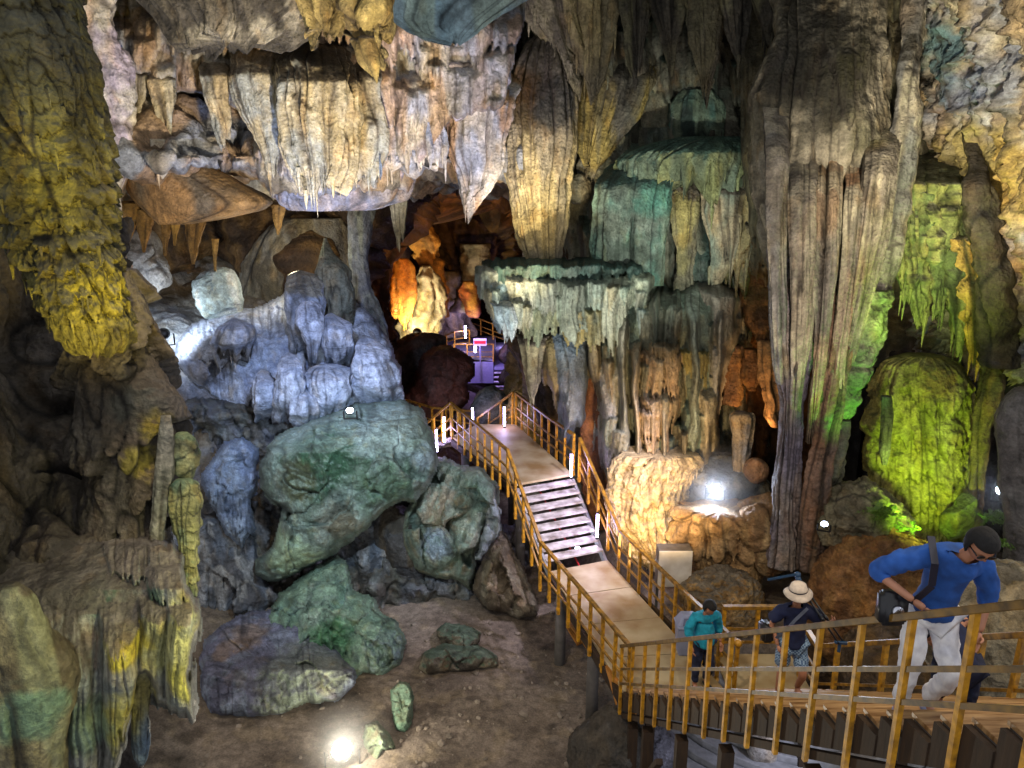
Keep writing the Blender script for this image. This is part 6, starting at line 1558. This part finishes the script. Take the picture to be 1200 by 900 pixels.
# ================================================================== PEOPLE
SKIN = simple_mat('skin', 'a87458', rough=.5, var=.06, scale=12, bump=.02)
HAIR = simple_mat('black_hair', '0c0a09', rough=.85, var=.3, scale=40, bump=.3)
def skinmesh(pts, edges, root=0, sub=2, smooth_shade=True):
    """pts: list of (co, r); returns evaluated mesh grown round the skeleton"""
    me = bpy.data.meshes.new('sk'); me.from_pydata([tuple(p[0]) for p in pts], edges, []); me.update()
    o = bpy.data.objects.new('sk', me); COL.objects.link(o)
    md = o.modifiers.new('s', 'SKIN'); md.use_smooth_shade = True; md.branch_smoothing = 0.6
    sv = me.skin_vertices[0].data
    for i, p in enumerate(pts):
        r = p[1] if isinstance(p[1], tuple) else (p[1], p[1])
        sv[i].radius = r; sv[i].use_root = (i == root)
    s2 = o.modifiers.new('u', 'SUBSURF'); s2.levels = sub; s2.render_levels = sub
    bpy.context.view_layer.update()
    dg = bpy.context.evaluated_depsgraph_get()
    m2 = bpy.data.meshes.new_from_object(o.evaluated_get(dg), depsgraph=dg)
    bpy.data.objects.remove(o); bpy.data.meshes.remove(me)
    return m2

def merge(bm, me, M=None):
    n = len(bm.verts); bm.from_mesh(me)
    if M is not None:
        bm.verts.ensure_lookup_table()
        for v in bm.verts[n:]: v.co = M @ v.co

def head_mesh(hr=.105):
    """face looks along -Y, origin at the centre of the skull"""
    bm = NB(); g = bmesh.ops.create_uvsphere(bm, u_segments=32, v_segments=24, radius=1)
    for v in bm.verts:
        x, y, z = v.co
        jaw = max(0, -z)
        sx = .76 - .20 * jaw ** 1.5; sy = .92 - .10 * jaw
        X, Y, Z = x * sx, y * sy, z * 1.14
        f = max(0, -y)
        # nose, brow, sockets, mouth, chin
        Y -= .20 * f * math.exp(-((x / .13) ** 2 + ((z + .12) / .2) ** 2))
        Y -= .06 * f * math.exp(-((x / .45) ** 2 + ((z - .22) / .1) ** 2))
        for s in (-1, 1): Y += .10 * f * math.exp(-(((x - s * .33) / .16) ** 2 + ((z - .04) / .11) ** 2))
        Y -= .05 * f * math.exp(-((x / .25) ** 2 + ((z + .5) / .08) ** 2))
        Y += .04 * f * math.exp(-((x / .25) ** 2 + ((z + .42) / .04) ** 2))
        Y -= .08 * f * math.exp(-((x / .22) ** 2 + ((z + .8) / .15) ** 2))
        v.co = V3((X, Y, Z)) * hr
    for s in (-1, 1):
        bm_ball(bm, V3((s * .80, .05, -.05)) * hr, .2 * hr, (.35, .7, 1.2), 10)
    me = bpy.data.meshes.new('h'); bm.to_mesh(me); bm.free(); return me

def hand(bm, wrist, d, palm_n, s=1.0, curl=.5):
    """wrist point, direction of hand, palm normal"""
    d = Vector(d).normalized(); n = Vector(palm_n); n = (n - d * n.dot(d)).normalized(); side = d.cross(n)
    w = Vector(wrist)
    pts = [(w - d * .01, .026 * s), (w + d * .045 * s, (.030 * s, .030 * s)), (w + d * .085 * s, (.028 * s, .028 * s))]
    merge(bm, skinmesh(pts, [(0, 1), (1, 2)], 0, 1))
    for k, (o, L) in enumerate(((-.030, .068), (-.010, .078), (.010, .073), (.029, .058))):
        b = w + d * .080 * s + side * o * s; p = [b]; dd = d.copy(); q = b
        for j in range(3):
            dd = (dd + n * curl * .55).normalized(); q = q + dd * L * s * (.45, .32, .25)[j]; p.append(q)
        merge(bm, skinmesh([(x, (.0095, .0095, .0085, .007)[i] * s) for i, x in enumerate(p)], [(0, 1), (1, 2), (2, 3)], 0, 1))
    b = w + d * .03 * s - side * .026 * s
    p = [b, b + (d * .6 - side * .8) .normalized() * .035 * s, b + (d * .9 - side * .6 + n * .4).normalized() * .065 * s]
    merge(bm, skinmesh([(x, (.013, .011, .008)[i] * s) for i, x in enumerate(p)], [(0, 1), (1, 2)], 0, 1))

def person(label, loc, rotz, J, head_rot, shirt, pants, shoe, sleeves=.6, shorts=False, hair=True, curl=.5, scale=1.0, shirt_r=1.0):
    root = empty('person', loc, label, 'person'); 
    g = lambda k: Vector(J[k])
    bm = NB()
    names = ['pelvis', 'spine', 'chest', 'neck', 'headb', 'shL', 'elL', 'wrL', 'shR', 'elR', 'wrR', 'hipL', 'knL', 'anL', 'toL', 'hipR', 'knR', 'anR', 'toR']
    rad = dict(pelvis=.095, spine=.085, chest=.10, neck=.052, headb=.055, shL=.045, elL=.038, wrL=.027, shR=.045, elR=.038, wrR=.027, hipL=.07, knL=.056, anL=.040, toL=.030, hipR=.07, knR=.056, anR=.040, toR=.030)
    E = [('pelvis', 'spine'), ('spine', 'chest'), ('chest', 'neck'), ('neck', 'headb'), ('chest', 'shL'), ('shL', 'elL'), ('elL', 'wrL'), ('chest', 'shR'), ('shR', 'elR'), ('elR', 'wrR'),
         ('pelvis', 'hipL'), ('hipL', 'knL'), ('knL', 'anL'), ('anL', 'toL'), ('pelvis', 'hipR'), ('hipR', 'knR'), ('knR', 'anR'), ('anR', 'toR')]
    ix = {n: i for i, n in enumerate(names)}
    merge(bm, skinmesh([(g(n), rad[n]) for n in names], [(ix[a], ix[b]) for a, b in E]))
    HR = Matrix.Rotation(head_rot[2], 4, 'Z') @ Matrix.Rotation(head_rot[0], 4, 'X') @ Matrix.Rotation(head_rot[1], 4, 'Y')
    hc = g('head')
    HM = Matrix.Translation(hc) @ HR
    merge(bm, head_mesh(), HM)
    for s in 'LR':
        d = (g('wr' + s) - g('el' + s)).normalized()
        hand(bm, g('wr' + s), J.get('hd' + s, d), J.get('pn' + s, (1 if s == 'R' else -1, -.3, 0)), 1.0, curl)
    bm.verts.ensure_lookup_table()
    body = bobj('body', bm, SKIN, root, smooth=True, local=True)
    def garment(nm, keys, edges, radii, mat, root_i=0, sub=3):
        m = skinmesh([(k if isinstance(k, Vector) else g(k), r) for k, r in zip(keys, radii)], edges, root_i, sub)
        b2 = NB(); b2.from_mesh(m)
        for v in b2.verts:
            c = v.co
            n = pn(c.x * 9, c.y * 9, c.z * 5) * .018 + (.3 - abs(pn(c.x * 14 + c.z * 6, c.y * 14, c.z * 9))) * .022
            v.co = c + v.normal * float(n)
        return bobj(nm, b2, mat, root, smooth=True, local=True)
    eL = g('shL').lerp(g('elL'), sleeves * 1.0) if sleeves < 1 else g('elL').lerp(g('wrL'), sleeves - 1)
    eR = g('shR').lerp(g('elR'), sleeves * 1.0) if sleeves < 1 else g('elR').lerp(g('wrR'), sleeves - 1)
    hem = g('pelvis') + (g('pelvis') - g('spine')).normalized() * .09
    k = [g('spine'), g('chest'), g('neck') - (g('neck') - g('chest')) * .12, hem, g('shL'), g('shR')]
    r = [.155 * shirt_r, .165 * shirt_r, .085, .165 * shirt_r, .10, .10]
    ed = [(0, 1), (1, 2), (0, 3), (1, 4), (1, 5)]
    if sleeves >= 1:
        k += [g('elL'), eL, g('elR'), eR]; r += [.075, .06, .075, .06]; ed += [(4, 6), (6, 7), (5, 8), (8, 9)]
    else:
        k += [eL, eR]; r += [.088, .088]; ed += [(4, 6), (5, 7)]
    garment('shirt', k, ed, r, shirt)
    lk = .95 if shorts else 1
    if shorts:
        aL = g('knL').lerp(g('hipL'), .12); aR = g('knR').lerp(g('hipR'), .12)
        garment('shorts', [g('pelvis'), g('hipL'), aL, g('hipR'), aR], [(0, 1), (1, 2), (0, 3), (3, 4)], [.135, .105, .092, .105, .092], pants)
    else:
        garment('trousers', [g('pelvis'), g('hipL'), g('knL'), g('anL') + V3((0, 0, .03)), g('hipR'), g('knR'), g('anR') + V3((0, 0, .03))], [(0, 1), (1, 2), (2, 3), (0, 4), (4, 5), (5, 6)], [.135, .105, .078, .062, .105, .078, .062], pants)
    for s in 'LR':
        a = g('an' + s); t = g('to' + s); dr = (t - a); dr.z = 0; dr.normalize()
        garment('shoe', [a + V3((0, 0, -.035)) - dr * .03, a.lerp(t, .5) + V3((0, 0, -.02)), t + dr * .03], [(0, 1), (1, 2)], [.05, .045, .038], shoe, 0, 1)
    if hair:
        b2 = NB(); bmesh.ops.create_uvsphere(b2, u_segments=28, v_segments=20, radius=1)
        dele = []
        for v in b2.verts:
            x, y, z = v.co
            if (y < -.35 and z < .45) or z < -.55: dele.append(v)
            k_ = .122 + .004 * math.sin(x * 23) * math.cos(y * 19 + z * 11)
            v.co = V3((x * .84, y * .98 + .03, z * 1.12 + .06)) * k_
        bmesh.ops.delete(b2, geom=dele, context='VERTS')
        for v in b2.verts: v.co = HM @ v.co
        h = bobj('hair', b2, HAIR, root, smooth=True, local=True)
        sm = h.modifiers.new('t', 'SOLIDIFY'); sm.thickness = .012
    root.rotation_euler = (0, 0, rotz); root.scale = (scale,) * 3
    return root, HM

def cloth(name, c, **k): return simple_mat(name, c, rough=.85, var=.28, scale=9, bump=.5, **k)
# --- visitor in the teal shirt
J = dict(pelvis=(0, 0, .90), spine=(0, -.01, 1.08), chest=(0, -.03, 1.28), neck=(0, -.06, 1.42), headb=(0, -.09, 1.49), head=(0, -.13, 1.55),
         shL=(.19, -.02, 1.34), elL=(.27, .03, 1.08), wrL=(.27, -.08, .85), shR=(-.19, -.02, 1.34), elR=(-.27, .02, 1.08), wrR=(-.25, -.10, .86),
         hipL=(.09, 0, .84), knL=(.11, -.10, .48), anL=(.12, .04, .09), toL=(.13, -.10, .04), hipR=(-.09, 0, .84), knR=(-.10, -.02, .47), anR=(-.11, -.02, .09), toR=(-.12, -.17, .04))
person('visitor in a teal shirt and dark trousers stepping past the waste bin, head bowed', V3((3.18, 11.25, ZL)), .25, J, (.55, 0, .15), cloth('teal_shirt_cloth', '148aa4'), cloth('navy_trouser_cloth', '1c2440'), BLACKM, sleeves=1.5, scale=1.03, shirt_r=1.25)
# --- visitor in the bucket hat
CHK, nt, b = new_mat('checked_shorts_cloth')
tc = nt.nodes.new('ShaderNodeTexCoord'); ck = nt.nodes.new('ShaderNodeTexChecker'); ck.inputs['Scale'].default_value = 45
ck.inputs[1].default_value = (*map(float, lin('8aa4bc')), 1); ck.inputs[2].default_value = (*map(float, lin('3f5a7c')), 1)
nt.links.new(tc.outputs['Object'], ck.inputs[0]); nt.links.new(ck.outputs[0], b.inputs['Base Color']); b.inputs['Roughness'].default_value = .85
J = dict(pelvis=(0, 0, .90), spine=(0, 0, 1.07), chest=(0, .01, 1.27), neck=(0, -.01, 1.43), headb=(0, -.03, 1.50), head=(-.01, -.05, 1.58),
         shL=(.20, 0, 1.36), elL=(.36, -.02, 1.16), wrL=(.40, -.16, 1.30), shR=(-.20, 0, 1.36), elR=(-.28, .02, 1.10), wrR=(-.20, -.10, .88),
         hipL=(.10, 0, .84), knL=(.13, -.16, .50), anL=(.16, .12, .14), toL=(.18, .0, .06), hipR=(-.10, 0, .84), knR=(-.11, -.02, .47), anR=(-.11, .02, .09), toR=(-.14, -.13, .04))
ZT = ZC - 6.50
HP = V3((3.62, 8.72, ZL + (10.96 - 8.72) / 8.21 * 5.84 + .08))
TOPN = cloth('dark_navy_shirt_cloth', '101a3c')
pr, HM = person('visitor in a pale bucket hat and checked shorts carrying a tripod on the stairs', HP, -.1, J, (.08, 0, -.55), TOPN, CHK, SKIN, sleeves=.75, shorts=True, hair=True)
# hat
b2 = NB(); HATM = cloth('cream_hat_cloth', 'cdbfae')
prof = [(.001, .135), (.06, .130), (.098, .105), (.112, .06), (.118, .035), (.15, .015), (.185, -.02), (.180, -.028), (.118, .02)]
ring = []
for r_, z_ in prof:
    ring.append([b2.verts.new(HM @ V3((r_ * .95 * math.cos(t), r_ * 1.05 * math.sin(t) + .01, z_ + .045 + (.012 * math.sin(2 * t) if r_ > .14 else 0)))) for t in [2 * math.pi * k / 28 for k in range(28)]])
for a, c in zip(ring, ring[1:]):
    for k in range(28): b2.faces.new([a[k], a[(k + 1) % 28], c[(k + 1) % 28], c[k]])
hat = bobj('hat', b2, HATM, pr, smooth=True, local=True)
b2 = NB(); ra = [b2.verts.new(HM @ V3((.118 * math.cos(t), .126 * math.sin(t) + .01, .085))) for t in [2 * math.pi * k / 28 for k in range(28)]]
rb = [b2.verts.new(HM @ V3((.121 * math.cos(t), .130 * math.sin(t) + .01, .105))) for t in [2 * math.pi * k / 28 for k in range(28)]]
for k in range(28): b2.faces.new([ra[k], ra[(k + 1) % 28], rb[(k + 1) % 28], rb[k]])
hb = bobj('hat_band', b2, simple_mat('hat_band_cloth', '2c2c3c', bump=0), hat, smooth=True, local=False)
hb.matrix_parent_inverse = Matrix.Identity(4)
# strap and shoulder bag
def strap(pr, pts, w=.035, mat=BLACKM, name='strap', m=.006):
    b2 = NB()
    for a, c in zip(pts, pts[1:]): bm_bar(b2, a, c, w, m, upv=(0, -1, .1))
    return bobj(name, b2, mat, pr, local=True)
GST = simple_mat('grey_strap', '5a6274', bump=0)
strap(pr, [(.10, -.14, 1.46), (-.05, -.175, 1.30), (-.16, -.17, 1.12), (-.24, -.12, 1.0)], .04, GST)
# tripod over the shoulder and bag: held things stay things
M3 = Matrix.Translation(HP) @ Matrix.Rotation(-.1, 4, 'Z')
tr = empty('tripod', M3 @ V3((.2, .1, 1.5)), 'folded black camera tripod carried over the shoulder of the hat wearer', 'tripod')
TRM = simple_mat('tripod_black', '15181e', rough=.35, var=.2, bump=0); TRB = simple_mat('tripod_blue_grip', '1c3c5c', rough=.5, var=.2, bump=0)
top = M3 @ V3((.05, .12, 1.66)); low = M3 @ V3((.48, -.30, 1.10))
for i in range(3):
    o_ = V3((.03 * math.cos(i * 2.1), .03 * math.sin(i * 2.1), 0))
    bm = NB(); bm_tube(bm, top + o_, low + o_ * 1.6, .016, 8, .011); bm_tube(bm, top.lerp(low, .55) + o_ * 1.3, top.lerp(low, .62) + o_ * 1.3, .022, 8)
    bobj('leg', bm, TRM, tr, smooth=True)
bm = NB(); bm_tube(bm, top, top + V3((-.03, .02, .09)), .035, 10); bm_ball(bm, top + V3((-.03, .02, .11)), .04); bobj('head', bm, TRB, tr, smooth=True)
bm = NB(); bm_bar(bm, top + V3((-.03, .02, .12)), top + V3((-.42, -.02, .06)), .02, .025); bobj('handle', bm, TRB, tr)
bm = NB(); 
for k in range(3): bm_bar(bm, low, low + V3((.09 * math.cos(k * 2.1 + .4), -.02, .09 * math.sin(k * 2.1 + .4) - .03)), .04, .035)
bobj('foot_clamp', bm, TRB, tr, bev=.006)
bgc = M3 @ V3((-.33, .06, .98))
bag = empty('shoulder_bag', bgc, 'black shoulder bag hanging at the hip of the hat wearer', 'bag')
bm = NB(); bmesh.ops.create_cube(bm, size=1); 
for v in bm.verts: v.co = V3((v.co.x * .14, v.co.y * .26, v.co.z * .22)) + bgc
bmesh.ops.bevel(bm, geom=list(bm.edges), offset=.03, segments=3, affect='EDGES'); bobj('bag_body', bm, BLACKM, bag, smooth=True)
bm = NB(); bm_bar(bm, bgc + V3((0, -.135, .05)), bgc + V3((0, -.135, -.06)), .09, .012, (0, 1, 0)); bobj('pocket', bm, TRM, bag)
# --- tallest visitor in the blue shirt
J = dict(pelvis=(0, .03, .95), spine=(-.01, -.0, 1.13), chest=(.02, -.08, 1.33), neck=(.08, -.17, 1.47), headb=(.10, -.22, 1.53), head=(.11, -.27, 1.59),
         shL=(.24, -.08, 1.39), elL=(.33, -.04, 1.10), wrL=(.24, -.18, .88), shR=(-.15, -.10, 1.43), elR=(-.46, -.04, 1.24), wrR=(-.24, -.22, 1.12),
         hipL=(.09, .05, .86), knL=(.12, -.16, .52), anL=(.08, .05, .13), toL=(.08, -.09, .06), hipR=(-.10, .05, .86), knR=(-.12, -.05, .48), anR=(-.13, .03, .09), toR=(-.17, -.11, .04))
BP = V3((3.16, 5.12, ZL + (10.96 - 5.12) / 8.21 * 5.84 + .1))
pr, HM = person('tallest visitor in a rolled sleeve blue shirt and white trousers leaning down the stairs', BP, -.12, J, (.6, .05, .0), cloth('bright_blue_shirt_cloth', '1e4e98'), cloth('white_trouser_cloth', 'e6e8f4'),
                simple_mat('pale_shoe', '9aa4c8', bump=0), sleeves=1.35, curl=.25, shirt_r=.98, scale=1.03)
b2 = NB()
for s in (-1, 1):
    g0 = bmesh.ops.create_uvsphere(b2, u_segments=12, v_segments=8, radius=.026)
    for v in g0['verts']: v.co = HM @ (V3((v.co.x * 1.05, v.co.y * .3, v.co.z * .8)) + V3((s * .034, -.098, .008)))
    bm_bar(b2, HM @ V3((s * .06, -.09, .012)), HM @ V3((s * .085, .0, .008)), .006, .008)
bm_bar(b2, HM @ V3((-.012, -.108, .012)), HM @ V3((.012, -.108, .012)), .005, .005)
bobj('sunglasses', b2, simple_mat('dark_lens', '0a0a10', rough=.1, bump=0), pr, smooth=True, local=True)
strap(pr, [(-.14, -.10, 1.56), (-.15, -.24, 1.42), (-.14, -.22, 1.24), (-.22, -.14, 1.05)], .05, simple_mat('striped_strap', '1a1c2c', bump=0))
M3 = Matrix.Translation(BP) @ Matrix.Rotation(-.12, 4, 'Z')
bgc = M3 @ V3((-.34, -.10, 1.02))
bag = empty('shoulder_bag', bgc, 'dark bag under the bent elbow of the blue shirted visitor', 'bag')
bm = NB(); bmesh.ops.create_cube(bm, size=1)
for v in bm.verts: v.co = V3((v.co.x * .2, v.co.y * .14, v.co.z * .26)) + bgc
bmesh.ops.bevel(bm, geom=list(bm.edges), offset=.03, segments=3, affect='EDGES'); bobj('bag_body', bm, TRM, bag, smooth=True)
bm = NB(); bm_tube(bm, bgc + V3((0, -.07, .02)), bgc + V3((0, -.10, .02)), .04, 14); bobj('buckle', bm, simple_mat('shiny_buckle', 'b8bcc8', rough=.2, metal=.9, bump=0), bag, smooth=True)
# --- crouching fourth visitor
J = dict(pelvis=(0, .10, .62), spine=(.05, .0, .76), chest=(.12, -.14, .88), neck=(.20, -.30, .92), headb=(.24, -.36, .90), head=(.28, -.42, .86),
         shL=(.30, -.14, .92), elL=(.34, -.26, .68), wrL=(.26, -.38, .50), shR=(-.04, -.20, .92), elR=(-.06, -.36, .68), wrR=(.04, -.46, .50),
         hipL=(.10, .08, .56), knL=(.16, -.26, .50), anL=(.12, -.02, .10), toL=(.13, -.16, .05), hipR=(-.10, .08, .56), knR=(-.12, -.26, .46), anR=(-.12, -.04, .10), toR=(-.13, -.18, .05))
person('crouching visitor in dark navy clothes behind the blue shirted one', V3((4.05, 6.05, ZL + (10.96 - 6.05) / 8.21 * 5.84 + .05)), 2.6, J, (.5, 0, 0), TOPN, cloth('black_blue_trouser_cloth', '161c34'), BLACKM, sleeves=1.6)
# ------------------------------------------------------------------ light
w = bpy.data.worlds.new('World'); SC.world = w; w.use_nodes = True
bg = w.node_tree.nodes['Background']
bg.inputs[0].default_value = (0.66, 0.66, 0.68, 1); bg.inputs[1].default_value = 1.15
def pt(name, loc, e, col, r=0.08):
    l = bpy.data.lights.new(name, 'POINT'); l.energy = e; l.color = tuple(float(x) for x in lin(col)); l.shadow_soft_size = r
    o = bpy.data.objects.new(name, l); COL.objects.link(o); o.location = loc; return o
SC.cycles.use_denoising = True
SC.view_settings.view_transform = 'Standard'
SC.view_settings.look = 'None'
SC.view_settings.exposure = 0
SC.cycles.max_bounces = 4
SC.cycles.volume_bounces = 0
SC.cycles.volume_step_rate = 2
SC.cycles.diffuse_bounces = 3
SC.cycles.glossy_bounces = 2
SC.cycles.sample_clamp_indirect = 3
SC.cycles.use_light_tree = True
LIGHTS = [
 # hidden show floodlights and unseen fills added to brighten: (place, target, watts, colour, cone)
 ('olive flood', P(200, 600, 4.9), P(90, 300, 7), 400, 'ffe070', 58),
 ('curtain flood', Vector((-1.5, 9.5, 7.2)), P(330, 110, 16), 2000, 'ffeccc', 66),
 ('curtain cool flood', Vector((-3.5, 13.0, 6.8)), P(330, 160, 16), 500, 'b8c8ff', 75),
 ('pale roof flood', Vector((0.2, 12.5, 6.5)), P(555, 130, 17), 800, 'efe4ff', 46),
 ('mound flood', Vector((-3.2, 12.0, 9.0)), P(350, 430, 18), 1000, 'bcd0ff', 60),
 ('bay flood', P(205, 360, 19.0), P(215, 385, 21), 20, 'f0f8ff', 130),
 ('boulder flood', Vector((-2.2, 10.0, 7.0)), P(400, 570, 15), 850, 'd4ecff', 60),
 ('lower bank flood', P(330, 700, 5.2), P(120, 760, 6.2), 140, 'fff2b0', 90),
 ('alcove flood', P(472, 372, 33.5), P(470, 330, 36), 130, 'ffb028', 110),
 ('heap flood', P(480, 405, 34.5), P(500, 360, 38), 330, 'ffeec0', 100),
 ('chamber flood', P(560, 330, 30), P(520, 240, 38), 500, 'ffc080', 100),
 ('giant stalactite flood', Vector((-0.4, 13.8, 6.5)), P(632, 200, 18.5), 900, 'ffe8b8', 40),
 ('ledge flood', Vector((0.3, 12.5, 5.0)), P(660, 350, 16.5), 900, 'fffaf0', 50),
 ('teal flood', Vector((3.0, 11.5, 7.5)), P(780, 250, 18), 600, 'f4fff4', 45),
 ('needle flood', Vector((2.8, 11.5, 3.6)), P(775, 520, 16.5), 700, 'ffd8a0', 60),
 ('column flood', Vector((4.0, 8.0, 6.0)), P(965, 300, 14), 720, 'ffeedd', 55),
 ('cavity flood', P(885, 520, 17.0), P(895, 420, 18), 75, 'ffc078', 120),
 ('green flood', P(1080, 640, 12.2), P(1092, 510, 14.9), 330, 'b8e450', 90),
 ('green flood high', P(1060, 420, 12.6), P(1095, 280, 14.6), 110, 'c8f060', 110),
 ('right wall flood', Vector((4.6, 8.5, 8.5)), P(1150, 160, 13.5), 1300, 'fff0d0', 60),
 ('stairs flood', Vector((5.2, 6.0, 11.5)), Vector((3.6, 7.5, 5)), 330, 'ffe0b0', 80),

 ('sand fill', Vector((-2.0, 5.5, 13.0)), P(560, 800, 13.5), 900, 'ffe8cc', 75),  # unseen fill from above, added to brighten the floor
 ('needle warm flood', P(760, 668, 14.6), P(760, 560, 16.5), 100, 'ffdca0', 130),
 ('platform flood', P(560, 385, 38), P(570, 420, 41), 350, 'a890ff', 140),
 ('dome fill', P(340, 318, 19.3), P(335, 300, 24), 300, 'fff0d0', 140),  # unseen fill added to brighten the dome
 ('deck fill', Vector((3.2, 13.2, 6.5)), Vector((.9, 16.6, 2.4)), 900, 'efe6ff', 75),  # unseen fill added over the lower deck to brighten treads and boards
 ('low roof flood', P(300, 330, 19.5), P(230, 200, 17.6), 110, 'ffd49a', 140),
 ('maroon fill', P(560, 440, 24.5), P(515, 450, 28), 110, 'ffb0a0', 120),  # unseen fill added to lift the dark maroon boulder
 ('visitor fill', Vector((5.6, 3.0, 10.6)), Vector((3.25, 5.1, 6.6)), 55, 'eef2ff', 50),  # unseen narrow fill added for the white trousers
 ('green edge flood', P(1046, 580, 12.6), P(995, 440, 13.8), 130, '90ff50', 70),
 ('giant warm flood', Vector((1.6, 13.0, 8.0)), P(632, 220, 17.7), 300, 'ffe4a8', 36),
 ('under stairs flood', Vector((4.7, 9.8, 1.6)), Vector((3.7, 11.6, .3)), 45, 'dfe4ff', 120),
]
for n, a, b, e, c, sz in LIGHTS:
    spot(n.replace(' ', '_'), a, b, e * 2.0, c, sz)
